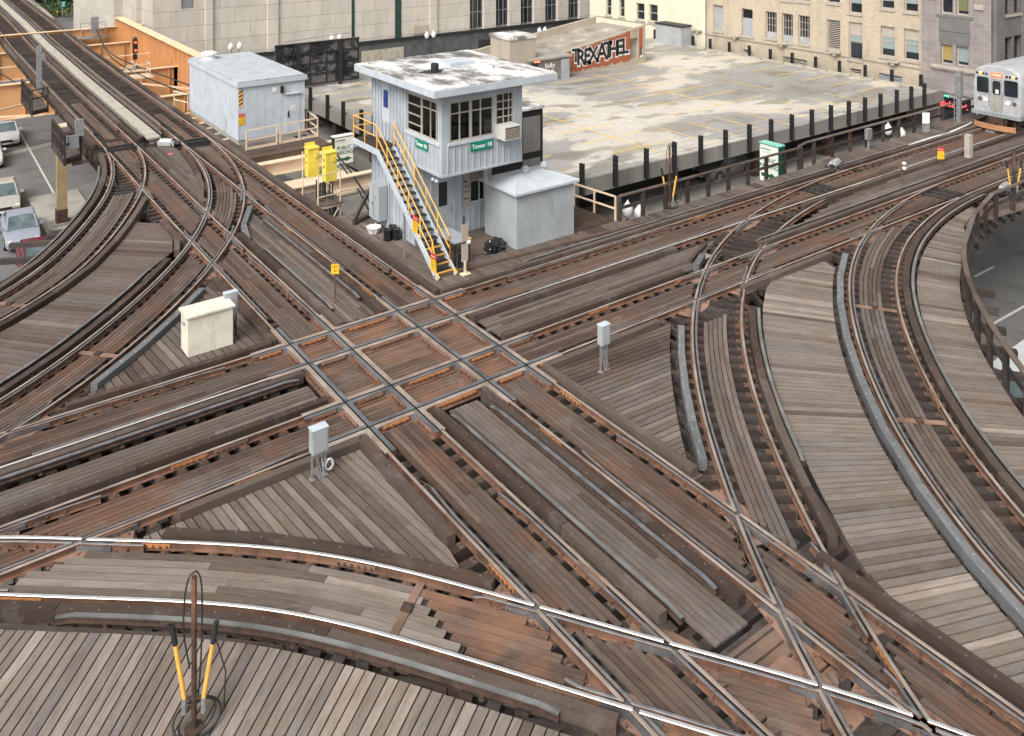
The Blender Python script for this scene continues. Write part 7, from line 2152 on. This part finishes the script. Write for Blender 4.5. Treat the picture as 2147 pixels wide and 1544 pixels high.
x, y = gp(198, 77, -.6); t = thing('signal_cabinet', 'small grey cabinet with rails on the orange bridge near the top left', 'cabinet', (x, y, -.6))
b = MB(); b.box(x - .3, x + .35, y - .25, y + .25, -.3, 1.35); b.build('body', [M['galv']], t); b = MB(); b.box(x - 1.6, x + 1.1, y - .8, y + .8, -.72, -.62); b.build('base', [M['fascia']], t)
b = MB(); 
for z in (.25, .9): b.tube([(x - 1.4, y - .8, z), (x + .9, y - .8, z)], .03, 5)
for xx in (-1.4, 0, .9): b.tube([(x + xx, y - .8, -.6), (x + xx, y - .8, .9)], .03, 5)
b.build('rail', [M['galv']], t)
x, y = gp(82, 192, 0); t = thing('signal_mast', 'grey galvanised box mast beside the left hand track above the first wooden platform', 'mast', (x, y, 0))
b = MB(); b.box(x - .14, x + .14, y - .14, y + .14, -.1, 3.1)
for k in range(9): b.box(x - .16, x + .16, y - .16, y - .141, .3 + k * .3, .42 + k * .3)
b.build('column', [M['galv']], t); b = MB(); b.box(x + .15, x + .34, y - .2, y - .05, 2.2, 2.6); b.build('box', [M['galv']], t)
def left_platform(c0, c1, c2, label, extra):
    """c0, c1, c2: base corners (pixels); railing runs c0 - c1 - c2"""
    a, b_, c = gp(*c0, -.12), gp(*c1, -.12), gp(*c2, -.12)
    t = thing('signal_platform', label, 'platform', (*b_, -.12), 'railed platforms at left')
    for p, q in ((a, b_), (b_, c)):
        for f in (1.12, .58):
            m_ = MB(); m_.beam((*p, f), (*q, f), .09 if f > 1 else .05, .06 if f > 1 else .1); m_.build('rail', [M['timber' if f > 1 else 'tie']], t)
        L = math.hypot(q[0] - p[0], q[1] - p[1]); n = max(1, int(L / .75))
        for k in range(n + 1):
            x, y = p[0] + (q[0] - p[0]) * k / n, p[1] + (q[1] - p[1]) * k / n
            if (p, q) == (b_, c) and k == 0: continue
            m_ = MB(); m_.box(x - .05, x + .05, y - .05, y + .05, -.5, 1.12); m_.build('post', [M['tie']], t)
    d_ = (a[0] + c[0] - b_[0], a[1] + c[1] - b_[1])
    m_ = MB()
    n = 12
    for k in range(n):
        u0, u1 = k / n, (k + .92) / n
        P0 = [b_[i] + (a[i] - b_[i]) * u0 for i in (0, 1)]; P1 = [b_[i] + (a[i] - b_[i]) * u1 for i in (0, 1)]
        e = [c[i] - b_[i] for i in (0, 1)]
        m_.prism([tuple(P0), tuple(P1), (P1[0] + e[0], P1[1] + e[1]), (P0[0] + e[0], P0[1] + e[1])], -.2, -.14)
    m_.build('boards', [M['deck']], t)
    m_ = MB(); m_.beam((*a, -.3), (*b_, -.3), .16, .22); m_.beam((*b_, -.32), (*c, -.32), .16, .22); m_.build('joist', [M['tie']], t)
    if extra:
        x, y = (b_[0] + c[0]) / 2, (b_[1] + c[1]) / 2
        m_ = MB(); m_.box(x - .3, x + .25, y - .12, y + .12, .3, .95); m_.box(x + .1, x + .5, y - .1, y + .1, .9, 1.75); m_.build('grey_box', [M['galv']], t)
left_platform((110, 298), (136, 333), (170, 323), 'small dark railed wooden platform left of the tracks, the nearer of two, with grey boxes', True)
left_platform((46, 205), (67, 232), (100, 224), 'small dark railed wooden platform left of the tracks, the farther one by the grey mast', False)
b = MB(); b.prism([gp(116, 262, .7), gp(139, 257, .7), gp(141, 265, .7), gp(120, 268, .7)], .66, .70); thing_mb('cardboard', b, [M['creamrail']], 'crumpled tan sheet lying on the nearer left platform rail', 'cardboard')
# steel column to the street at left
cxx, cyy = gp(129, 468, GZ + .14)
t = thing('steel_column', 'rust stained riveted steel column standing on the pavement under the left tracks', 'column', (cxx, cyy, GZ))
b = MB(); b.box(cxx - .27, cxx + .27, cyy - .24, cyy - .20, GZ + 1.0, -.6); b.box(cxx - .27, cxx + .27, cyy + .20, cyy + .24, GZ + 1.0, -.6); b.box(cxx - .25, cxx - .18, cyy - .20, cyy + .20, GZ + 1.0, -.6); b.box(cxx + .18, cxx + .25, cyy - .20, cyy + .20, GZ + 1.0, -.6)
b.build('shaft', [paint('column_tan', (.33, .25, .14), .6, .9, (.16, .075, .03), 1.2)], t)
b = MB(); b.box(cxx - .30, cxx + .30, cyy - .27, cyy + .27, GZ + .14, GZ + 1.0); b.build('black_foot', [M['rust_dark']], t)
b = MB(); b.box(cxx - .55, cxx + .55, cyy - .5, cyy + .5, GZ + .12, GZ + .22); b.build('base_block', [M['fascia']], t)
b = MB(); b.beam((cxx - .5, cyy, -.8), (4.5, cyy, -.8), .3, .5); b.build('cap_beam', [M['rust_dark']], t)
for k, (x, y) in enumerate(((6.2, 10.5), (6.2, 30), (22, 2.2), (38, 2.2), (24, -7.5), (12.5, -15), (2, 45))):
    b = MB(); b.box(x - .25, x + .25, y - .25, y + .25, GZ, -.7); tag(b.build('steel_column', [M['rust_dark']]), 'dark steel column carrying the elevated tracks, ' + ('under the tower platform edge', 'below the relay house', 'behind the railing near the parking sign', 'behind the railing near the train', 'under the far right walkway', 'under the curved walkway at the right edge', 'below the far tracks on the bridge')[k], 'column', 'columns under the tracks')
# yellow blocks, barrier wall below the tower platform
b = MB(); b.beam((9.0, 21, GZ + .6), (13.0, 10.5, GZ + .6), .35, 1.1); b_o = thing_mb('barrier_wall', b, [M['pavement']], 'low pale concrete wall on the street between the yellow cabinets and the tower', 'wall')
b = MB(); b.beam((12.55, 11.6, GZ + .55), (13.05, 10.3, GZ + .55), .42, 1.25); thing_mb('yellow_bollard', b, [M['yellowbox']], 'yellow painted end of the low wall seen left of the tower foot', 'bollard')
# overhead cables
for k, (pts, lab) in enumerate((([(8.2, 70, .3), (7.2, 58, -.45), (8.4, 44, -.4), (10.3, 33, -.6), (10.6, 24, -.3), (9.6, 17, -.2), (7.9, 9.2, -.7)], 'upper bundle of dark cables swinging from the bridge past the relay house'), ([(8.2, 70, .2), (6.9, 56, -.6), (7.9, 42, -.7), (10.4, 31, -.9), (10.7, 22, -.8), (9.4, 15, -.9), (7.7, 9.0, -1.2)], 'bundle of dark cables running from the bridge to the tower foot, lower one'), ([(-3.2, 66, -.4), (-1.6, 58, -.9), (-.9, 50, -.8), (-.5, 42, -.5)], 'dark cable sagging over the street at the far left'))):
    P_ = catmull([np.array(p, float) for p in pts], .8); b = MB(); b.tube([tuple(p) for p in P_], .05, 6); thing_mb('cable_bundle', b, [M['dark_steel']], lab, 'cable')

# ------------------------------------------------------------------ train
def train():
    t = thing('train', 'silver elevated train with lit headlights and a red destination sign at the right edge', 'train', (42, -.7, 0))
    steel = metal('train_steel', (.46, .47, .48), (.58, .59, .60), 3, .35, .35, .5, (1, 1, 1), 0)
    X0, X1, HW, yc = 42.0, 56.6, 1.36, -.70
    ZB, ZS, ZR = .98, 3.22, 3.66
    prof = [(-HW, ZB), (-HW - .04, 1.6), (-HW - .03, 2.4), (-HW + .06, ZS)]
    for k in range(1, 8):
        a = PI * k / 8; prof.append((-(HW - .06) * math.cos(a), ZS + (ZR - ZS) * math.sin(a)))
    prof += [(HW - .06, ZS), (HW + .03, 2.4), (HW + .04, 1.6), (HW, ZB)]
    n = len(prof)
    # nose: three sections, slightly rounded in plan
    b = MB()
    secs = [(X0, .93), (X0 + .12, .985), (X0 + .4, 1.0), (X1, 1.0)]
    ring = [[(x, yc + p[0] * s, 1.0 + (p[1] - 1.0) * (1 - (1 - s) * .4)) for p in prof] for x, s in secs]
    for i in range(3):
        for k in range(n - 1): b.face([ring[i][k], ring[i + 1][k], ring[i + 1][k + 1], ring[i][k + 1]])
        b.face([ring[i][-1], ring[i + 1][-1], ring[i + 1][0], ring[i][0]])
    b.face(ring[0][::-1]); b.face(ring[3])
    b.build('body', [steel], t, smooth=True)
    F = X0 - .012
    def panel(name, y0, y1, z0, z1, mat, d=.03, par=t, r=.0):
        m_ = MB()
        if r:
            q = []
            for cy, cz, a0 in ((y1 - r, z1 - r, 0), (y0 + r, z1 - r, 90), (y0 + r, z0 + r, 180), (y1 - r, z0 + r, 270)):
                for k in range(5): a = R(a0 + k * 22.5); q.append((cy + r * math.cos(a), cz + r * math.sin(a)))
            m_.face([(X0 - d, y, z) for y, z in q][::-1])
            for k in range(len(q)): j = (k + 1) % len(q); m_.face([(X0 - d, *q[k]), (X0 - d, *q[j]), (X0, *q[j]), (X0, *q[k])])
        else: m_.box(X0 - d, X0 - .002, y0, y1, z0, z1)
        return m_.build(name, [mat], par)
    # positions on the front face, y grows to the left in the photo
    for y0, y1 in ((yc + .44, yc + 1.10), (yc - 1.16, yc - .42)):
        panel('window_frame', y0 - .05, y1 + .05, 1.98, 2.98, M['shedgrey'], .02, t, .12); panel('window', y0, y1, 2.03, 2.93, M['glass'], .03, t, .1)
    dr = panel('door', yc - .30, yc + .33, 1.05, 2.92, paint('door_steel', (.33, .32, .28), .4, .7, (.16, .12, .08), 2), .025)
    panel('door_window', yc - .22, yc + .22, 2.02, 2.80, M['glass'], .035, dr, .12)
    m_ = MB(); m_.box(X0 - .045, X0 - .036, yc - .12, yc + .05, 2.08, 2.32); m_.build('notice', [M['white']], dr)
    for sy in (-.36, .39):
        m_ = MB(); m_.tube([(X0 - .08, yc + sy, 1.3), (X0 - .08, yc + sy, 2.2)], .02, 6); m_.build('grab_rail', [M['galv']], t)
    m_ = MB(); m_.box(X0 - .03, X0 - .002, yc - .34, yc + .30, 3.02, 3.26); ds = m_.build('destination_sign', [M['lamp_r']], t)
    text_obj('lettering', 'Kimball', .15, plain('sign_pink', (1, .5, .45), .5, 0, (1, .45, .4), 2.5), ds, face_w(X0 - .034, yc - .02, 3.14), .001)
    for k, y in enumerate((1.08, .90, .74, .56)):
        m_ = MB(); m_.tube([(X0 - .04, yc + y, 3.13), (X0 - .001, yc + y, 3.13)], .065, 12); m_.build('marker_lamp', [M['lamp_a'] if k == 1 else M['glass']], t)
        m_ = MB(); m_.tube([(X0 - .04, yc - y, 3.13), (X0 - .001, yc - y, 3.13)], .065, 12); m_.build('marker_lamp', [M['lamp_a'] if k == 1 else M['glass']], t)
    for y, mt in ((.92, 'rust'), (.62, 'lamp_w'), (-.62, 'lamp_w'), (-.98, 'rust')):
        m_ = MB(); m_.tube([(X0 - .03, yc + y, 1.66), (X0 - .001, yc + y, 1.66)], .14, 14, mi=1); m_.tube([(X0 - .05, yc + y, 1.66), (X0 - .031, yc + y, 1.66)], .10, 14); m_.build('headlight', [M[mt], M['galv']], t)
    text_obj('lettering', 'Brown Line', .09, M['black'], t, face_w(X0 - .006, yc + .8, 1.9), .001); text_obj('lettering', 'cta 3100', .09, M['black'], t, face_w(X0 - .006, yc - .8, 1.9), .001)
    # sides: windows, doors
    for sy, nm in ((1, 'l'), (-1, 'r')):
        Y = yc + sy * (HW + .035)
        for k in range(6):
            x = X0 + 1.0 + k * 2.35
            m_ = MB(); m_.box(x, x + 1.3, min(Y, Y - sy * .02), max(Y, Y - sy * .02), 2.0, 2.85); m_.build('side_window', [M['glass']], t)
    m_ = MB()
    for z in (.92, .84, .76): m_.box(X0 - .06, X0 + .9, yc - HW * .96, yc + HW * .96, z, z + .05)
    m_.build('anticlimber', [M['shedgrey']], t)
    m_ = MB()
    for k in range(7): m_.box(X0 + .3, X1, yc - 1.0 + k * .3, yc - .97 + k * .3, ZR - .09 - abs(k - 3) ** 2 * .022, ZR + .012 - abs(k - 3) ** 2 * .03)
    m_.build('roof_ribs', [steel], t)
    m_ = MB()
    q = [(X0 - .25, yc - 1.15), (X0 - .42, yc - .6), (X0 - .48, yc), (X0 - .42, yc + .6), (X0 - .25, yc + 1.15)]
    for k in range(4): m_.beam((*q[k], .24), (*q[k + 1], .24), .05, .30)
    m_.build('pilot_board', [paint('pilot_orange', (.42, .20, .10), .7, .6)], t)
    m_ = MB(); m_.box(X0 - .2, X0 + .5, yc - .45, yc + .35, .35, .74); m_.tube([(X0 - .45, yc, .5), (X0 + .3, yc, .5)], .14, 10)
    for k in range(5): m_.tube([(X0 - .1, yc - .6 + k * .25, .7), (X0 - .2, yc - .58 + k * .25, .35)], .03, 5)
    m_.build('coupler', [M['rust_dark']], t)
    for xx in (X0 + 1.6, X1 - 2.6):
        m_ = MB(); m_.box(xx - 1.0, xx + 1.0, yc - .95, yc + .95, .3, .7); m_.build('bogie', [M['rust_dark']], t)
        for dx in (-.75, .75):
            for sy in (-1, 1): m_ = MB(); m_.tube([(xx + dx, yc + sy * .68, .36), (xx + dx, yc + sy * .80, .36)], .355, 18); m_.build('wheel', [M['rust']], t)
    m_ = MB(); m_.box(X0 + .2, X1 - .1, yc - 1.2, yc + 1.2, .70, ZB); m_.build('underframe', [M['dark_steel']], t)
    return t
train()
# tall galvanised signal mast with ladder left of the train
x, y = gp(2011, 264, -.1); t = thing('signal_mast', 'tall galvanised mast with ladder and curved arms just left of the train', 'mast', (x, y, -.1))
b = MB(); b.box(x - .10, x + .10, y - .1, y + .1, -.1, 3.0); b.box(x - .17, x + .17, y - .15, y + .15, 1.6, 3.1); b.build('column', [M['galv']], t)
b = MB()
for dx in (-.55, -.28): b.tube([(x + dx, y, -.1), (x + dx, y, 3.0)], .02, 5)
for k in range(10): b.tube([(x - .55, y, .1 + k * .3), (x - .28, y, .1 + k * .3)], .015, 5)
b.build('ladder', [M['galv']], t)
b = MB()
for z, L in ((2.95, .95), (2.1, 1.2), (1.8, 1.0)): b.tube([(x, y, z), (x + L * .6, y - .4, z + .05), (x + L, y - .7, z - .1 if z > 2.5 else z + .3)], .03, 6)
b.lathe((x + 1.1, y - .75, 2.3), [(0, -.1), (.1, -.05), (.1, .1), (0, .15)], 8); b.build('arm', [M['galv']], t)
b = MB(); P_ = catmull([np.array(p, float) for p in ((*gp(1905, 305, 0), 0), (*gp(1950, 292, 0), .05), (*gp(1985, 280, 0), 0), (*gp(2014, 272, 0), .1), (*gp(2040, 255, 0), .0), (*gp(2050, 240, 0), .1))], .4)
b.tube([tuple(p) for p in P_], .04, 6); thing_mb('hose', b, [M['white']], 'pale hose snaking along the walkway edge toward the train', 'hose')
p = gp(2042, 262, 0); b = MB()
for k in range(6): b.prism([(p[0] - 2.4, 1.0 + k * .17), (p[0] + 2.8, 1.0 + k * .17), (p[0] + 2.8, 1.155 + k * .17), (p[0] - 2.4, 1.155 + k * .17)], -.09, .10)
thing_mb('timber_stack', b, [M['deck']], 'low raised block of boards on the walkway beside the train', 'boards')
b = MB(); q = gp(2080, 272, 0); b.box(q[0] - .3, q[0] + .3, q[1] - .25, q[1] + .25, -.17, -.02); thing_mb('track_box', b, [M['galv']], 'flat grey box between the rails just ahead of the train', 'box')

# ------------------------------------------------------------------ cars
def car(x, y, rz, col, label, L=4.8, W=1.84, H=1.45, van=False, rack=False):
    t = thing('parked_car', label, 'car', (x, y, GZ + .005), 'cars on the street at left', rz)
    def loft(mb, secs, mi=0):
        """secs: list of rings with equal count"""
        for a, c in zip(secs[:-1], secs[1:]):
            k = len(a)
            for i in range(k): j = (i + 1) % k; mb.face([a[i], a[j], c[j], c[i]], None, .5, mi)
        mb.face(secs[0][::-1], None, .5, mi); mb.face(secs[-1], None, .5, mi)
    body = paint('car_' + label.split()[0] + str(int(x * 10)), col, .25, .05, (.1, .1, .1), 1, False, .6, .25)
    hw = W / 2
    def ring(u, w, zl, zh):
        return [(u, -w * .92, zl), (u, -w, zl + .12), (u, -w, zh - .16), (u, -w * .93, zh - .03), (u, -w * .5, zh), (u, w * .5, zh), (u, w * .93, zh - .03), (u, w, zh - .16), (u, w, zl + .12), (u, w * .92, zl)]
    h = L / 2
    b = MB()
    if not van:
        S_ = [(-h, .80, .35, .72), (-h + .08, .93, .22, .88), (-h + .5, .99, .2, .96), (-h + 1.1, 1, .2, .98), (0, 1, .2, .96), (h - 1.5, 1, .2, .93), (h - .9, .985, .2, .86), (h - .35, .95, .2, .76), (h - .06, .85, .26, .66), (h, .74, .36, .58)]
    else:
        S_ = [(-h, .93, .3, 1.15), (-h + .1, .98, .25, 1.2), (0, 1, .25, 1.2), (h - 1.3, 1, .25, 1.15), (h - .5, .96, .25, 1.0), (h - .05, .88, .3, .85), (h, .8, .4, .75)]
    loft(b, [ring(u, hw * w, zl, zh) for u, w, zl, zh in S_])
    def put(mb, name, mats, par, smooth=False):
        o = mb.build(name, mats, None, smooth); o.parent = par; return o
    bo = put(b, 'body', [body], t, True)
    # cabin: glass shell with a painted roof
    def cab(u, w, z): return [(u, -w, z), (u, w, z)]
    zb = .93 if not van else 1.15
    if not van: C_ = [(-h + .75, .80, zb), (-h + 1.45, .66, H - .04), (-.05, .64, H), (.35, .66, H - .05), (1.15, .82, zb - .03)]
    else: C_ = [(-h + .05, .90, zb), (-h + .2, .84, H), (h - 2.0, .84, H), (h - 1.55, .82, H - .06), (h - .75, .88, zb - .05)]
    P_ = []
    for u, w, z in C_: P_.append((u, hw * w * (1.0 if z <= zb else 1.08), z))
    b = MB()
    base = [(P_[0][0], P_[0][1], zb - .06)] + [(u, (P_[0][1] + P_[-1][1]) / 2 * 1.04, zb - .06) for u, _, _ in P_[1:-1]] + [(P_[-1][0], P_[-1][1], zb - .08)]
    for i in range(len(P_) - 1):
        (u0, w0, z0), (u1, w1, z1) = P_[i], P_[i + 1]
        b.face([(u0, -w0, z0), (u1, -w1, z1), (u1, w1, z1), (u0, w0, z0)])
        for s in (-1, 1):
            b.face([(u0, s * base[i][1], base[i][2]), (u1, s * base[i + 1][1], base[i + 1][2]), (u1, s * w1, z1), (u0, s * w0, z0)])
    put(b, 'windows', [M['car_glass']], t)
    b = MB()
    i0, i1 = 1, 3
    for i in range(i0, i1):
        (u0, w0, z0), (u1, w1, z1) = P_[i], P_[i + 1]
        b.face([(u0, -w0 - .01, z0 + .02), (u1, -w1 - .01, z1 + .02), (u1, w1 + .01, z1 + .02), (u0, w0 + .01, z0 + .02)])
        for s in (-1, 1): b.face([(u0, s * (w0 + .01), z0 + .02), (u1, s * (w1 + .01), z1 + .02), (u1, s * (w1 + .03), z1 - .07), (u0, s * (w0 + .03), z0 - .07)])
    for s in (-1, 1):
        b.beam((P_[3][0], s * (P_[3][1] + .005), P_[3][2]), (P_[4][0], s * (P_[4][1] + .01), P_[4][2]), .07, .05)
        b.beam((P_[1][0], s * (P_[1][1] + .01), P_[1][2]), (P_[0][0], s * (P_[0][1] + .01), P_[0][2]), .14, .05)
        b.beam((-.1, s * (P_[2][1] + .015), P_[2][2] - .03), (-.15, s * base[2][1], base[2][2]), .03, .09, (1, 0, 0))
    put(b, 'roof', [body], t)
    for u in (-h + .95, h - .95):
        for s in (-1, 1):
            b = MB(); b.tube([(u, s * (hw - .2), .33), (u, s * (hw + .012), .33)], .33, 20, mi=0); b.tube([(u, s * (hw + .013), .33), (u, s * (hw + .022), .33)], .2, 14, mi=1); put(b, 'wheel', [M['rubber'], M['galv']], t)
    for s in (-1, 1):
        b = MB(); b.box(h - .20, h - .025, s * hw * .62, s * hw * .86, .56, .70); put(b, 'headlight', [M['car_lamp']], t)
        b = MB(); b.box(-h - .0, -h + .12, s * hw * .55, s * hw * .86, .62, .80); put(b, 'tail_light', [M['red']], t)
        b = MB(); b.box(.85, 1.0, s * (hw - .02), s * (hw + .2), .95, 1.08); put(b, 'mirror', [body], t)
    b = MB(); b.box(h - .04, h + .012, -hw * .42, hw * .42, .42, .60); put(b, 'grille', [M['black']], t)
    b = MB(); b.box(h - .02, h + .03, -.26, .26, .28, .38); put(b, 'number_plate', [M['white']], t)
    b = MB(); b.box(h - .1, h + .02, -hw * .72, hw * .72, .22, .27); put(b, 'bumper', [M['dark_steel']], t)
    if rack:
        b = MB()
        for u in (-1.0, -.4, .1): b.box(u - .03, u + .03, -hw * .6, hw * .6, H + .06, H + .1)
        for s in (-1, 1): b.box(-1.3, .3, s * hw * .58 - .02, s * hw * .58 + .02, H + .03, H + .06)
        put(b, 'roof_rack', [M['black']], t)
    return t
M['car_glass'] = glass('car_glass', (.10, .13, .135), .05); M['car_lamp'] = plain('car_lamp', (.8, .75, .65), .15)
DN = R(-93)
car(-1.35, 55.2, DN, (.74, .74, .72), 'white saloon with a dark roof rack, farthest car at the left edge', 5.2, 1.98, 1.5, rack=True)
car(-3.1, 49.4, DN, (.72, .73, .72), 'white saloon cut by the left edge, second from the far end', 5.0, 1.95, 1.48)
car(-3.35, 38.3, DN, (.50, .47, .42), 'champagne coloured saloon cut by the left edge, in front of the silver blue one', 4.9, 1.9, 1.48)
car(-3.15, 31.6, DN, (.34, .38, .44), 'silver blue saloon with an open sunroof near the left edge', 4.7, 1.8, 1.46)
car(-3.0, 26.2, DN, (.16, .012, .03), 'dark red saloon partly under the timber ends at the left edge', 4.8, 1.84, 1.45)
p = gp(2186, 868, GZ)
v = car(p[0], p[1], R(2), (.72, .74, .73), 'pale van whose corner shows at the right edge below the curved railing', 5.2, 2.0, 2.2, van=True); v['group'] = 'cars'
del v['group']
q = gp(1905, 330, -5.0)
v = car(36.5, 14.6, R(180), (.25, .25, .26), 'grey car parked in the shade under the garage roof near its right corner', 4.7, 1.8, 1.5)
v.location.z = PZ - 3.0 + .01; del v['group']

# ------------------------------------------------------------------ planting, lights and a dark building at the far top left
def far_pt(px, py, z=GZ): return gp(px, py, z)
fb = thing('office_block', 'dark glass office block with a grey parapet at the far top left', 'building', (30, 190, GZ))
b = MB(); x0, y0 = far_pt(95, 36); b.box(x0 + 1, x0 + 60, y0 + 6, y0 + 30, GZ, GZ + 5.2); b.build('glass_front', [M['glass']], fb)
b = MB(); b.box(x0 - 3, x0 + 62, y0 + 4, y0 + 32, GZ + 5.2, GZ + 22); b.build('parapet', [paint('dark_grey_wall', (.14, .15, .155), .5, .2)], fb)
def bush(px, py, w, h, label, n=420, mats=('leaf',), name='shrub', flowers=0):
    x, y = far_pt(px, py); t = thing(name, label, 'shrub', (x, y, GZ))
    b = MB(); r_ = random.Random(int(px * 7 + py))
    for k in range(n):
        a = r_.uniform(0, 2 * PI); e = r_.uniform(0, 1) ** .5; zz_ = r_.uniform(.1, 1)
        c = Vector((x + math.cos(a) * e * w / 2, y + math.sin(a) * e * w / 2, GZ + zz_ * h * (1 - e * .5) * (1 + .3 * math.sin(a * 5))))
        s_ = r_.uniform(.12, .3); u = Vector((r_.uniform(-1, 1), r_.uniform(-1, 1), r_.uniform(-1, 1))).normalized(); v_ = u.cross(Vector((r_.uniform(-1, 1), r_.uniform(-1, 1), .3))).normalized()
        b.face([c - u * s_, c - v_ * s_ * .5, c + u * s_, c + v_ * s_ * .5], None, .5, 1 if r_.random() < flowers else 0)
    b.build('foliage', [M[m_] for m_ in mats], t)
    b = MB()
    for k in range(5): b.tube([(x, y, GZ), (x + r_.uniform(-w, w) * .2, y + r_.uniform(-w, w) * .2, GZ + h * .6)], .05, 5)
    b.build('stem', [M['rust_dark']], t)
for px, py, w, h, lab, fl in ((118, 33, 5, 2.2, 'green shrub beside the green street sign at top left', 0), (138, 34, 6, 1.6, 'low shrub with orange flowers behind the traffic light', .4), (172, 31, 7, 2.8, 'green shrub right of the traffic light', .05), (185, 24, 6, 3.6, 'tall shrub with a few orange leaves near the stone building', .25), (105, 30, 5, 2.4, 'small green shrub at the left end of the planting', .0)):
    bush(px, py, w, h, lab, 520, ('leaf', 'leaf2'), flowers=fl)
def tree(px, py, h, label):
    x, y = far_pt(px, py); t = thing('tree', label, 'tree', (x, y, GZ)); r_ = random.Random(int(px))
    b = MB(); b.tube([(x, y, GZ), (x + .1, y, GZ + h * .5), (x, y + .1, GZ + h * .9)], .18, 8, r1=.05)
    for k in range(7):
        a = r_.uniform(0, 6.3); z = GZ + h * r_.uniform(.4, .8); b.tube([(x, y, z), (x + math.cos(a) * h * .3, y + math.sin(a) * h * .3, z + h * .2)], .05, 5, r1=.015)
    b.build('trunk', [M['rust_dark']], t)
    b = MB()
    for k in range(500):
        a, e, z = r_.uniform(0, 6.3), r_.random() ** .6 * h * .42, r_.uniform(.42, 1.05)
        c = Vector((x + math.cos(a) * e, y + math.sin(a) * e, GZ + z * h)); s_ = r_.uniform(.12, .26)
        u = Vector((r_.uniform(-1, 1), r_.uniform(-1, 1), r_.uniform(-1, 1))).normalized(); v_ = u.cross(Vector((0, .3, 1))).normalized()
        b.face([c - u * s_, c - v_ * s_ * .6, c + u * s_, c + v_ * s_ * .6], None, .5, 1 if r_.random() < .5 else 0)
    b.build('crown', [M['leaf'], M['leaf2']], t)
tree(120, 22, 6.5, 'thin autumn tree behind the planting, left of two'); tree(138, 21, 6.0, 'thin autumn tree behind the planting, right of two')
x, y = far_pt(166, 44); t = thing('traffic_light', 'black traffic light with one bright lamp near the top left planting', 'traffic light', (x, y, GZ))
b = MB(); b.tube([(x, y, GZ), (x, y, GZ + 3.6)], .08, 8); b.build('post', [M['black']], t); b = MB(); b.box(x - .5, x - .1, y - .2, y + .2, GZ + 2.3, GZ + 3.5); hd = b.build('head', [M['black']], t)
b = MB(); b.tube([(x - .3, y - .28, GZ + 2.5), (x - .3, y - .21, GZ + 2.5)], .17, 10); b.build('lens', [plain('white_lamp', (1, 1, .95), .3, 0, (1, 1, .9), 5)], hd)
x, y = far_pt(131, 47); t = thing('street_sign', 'green street name plate with a white mark on a pole at top left', 'sign', (x, y, GZ))
b = MB(); b.tube([(x, y, GZ), (x, y, GZ + 3.2)], .06, 8); b.build('pole', [M['galv']], t); b = MB(); b.box(x - .3, x + .5, y - .1, y - .06, GZ + 2.3, GZ + 3.2); f = b.build('plate', [M['green']], t)
text_obj('lettering', 'Z', .8, M['white'], f, face_s(x + .1, y - .11, GZ + 2.75), .002, .02)
for k, (a, c_) in enumerate((((140, 44), (158, 36)), ((172, 42), (200, 30)))):
    p, q = far_pt(*a), far_pt(*c_); railing('metal_railing', [p, q], 1.1, 'galv', ('metal guard rail left of the traffic light', 'metal guard rail right of the traffic light')[k], mids=(.25, .5, .75), z0=GZ, sp=2.2, r=.04)
b = MB(); p, q = far_pt(110, 55), far_pt(60, 8); b.beam((*p, GZ + .6), (*q, GZ + .6), .5, 1.3); thing_mb('parapet_wall', b, [M['pavement']], 'pale parapet wall running beside the far end of the tracks', 'wall')
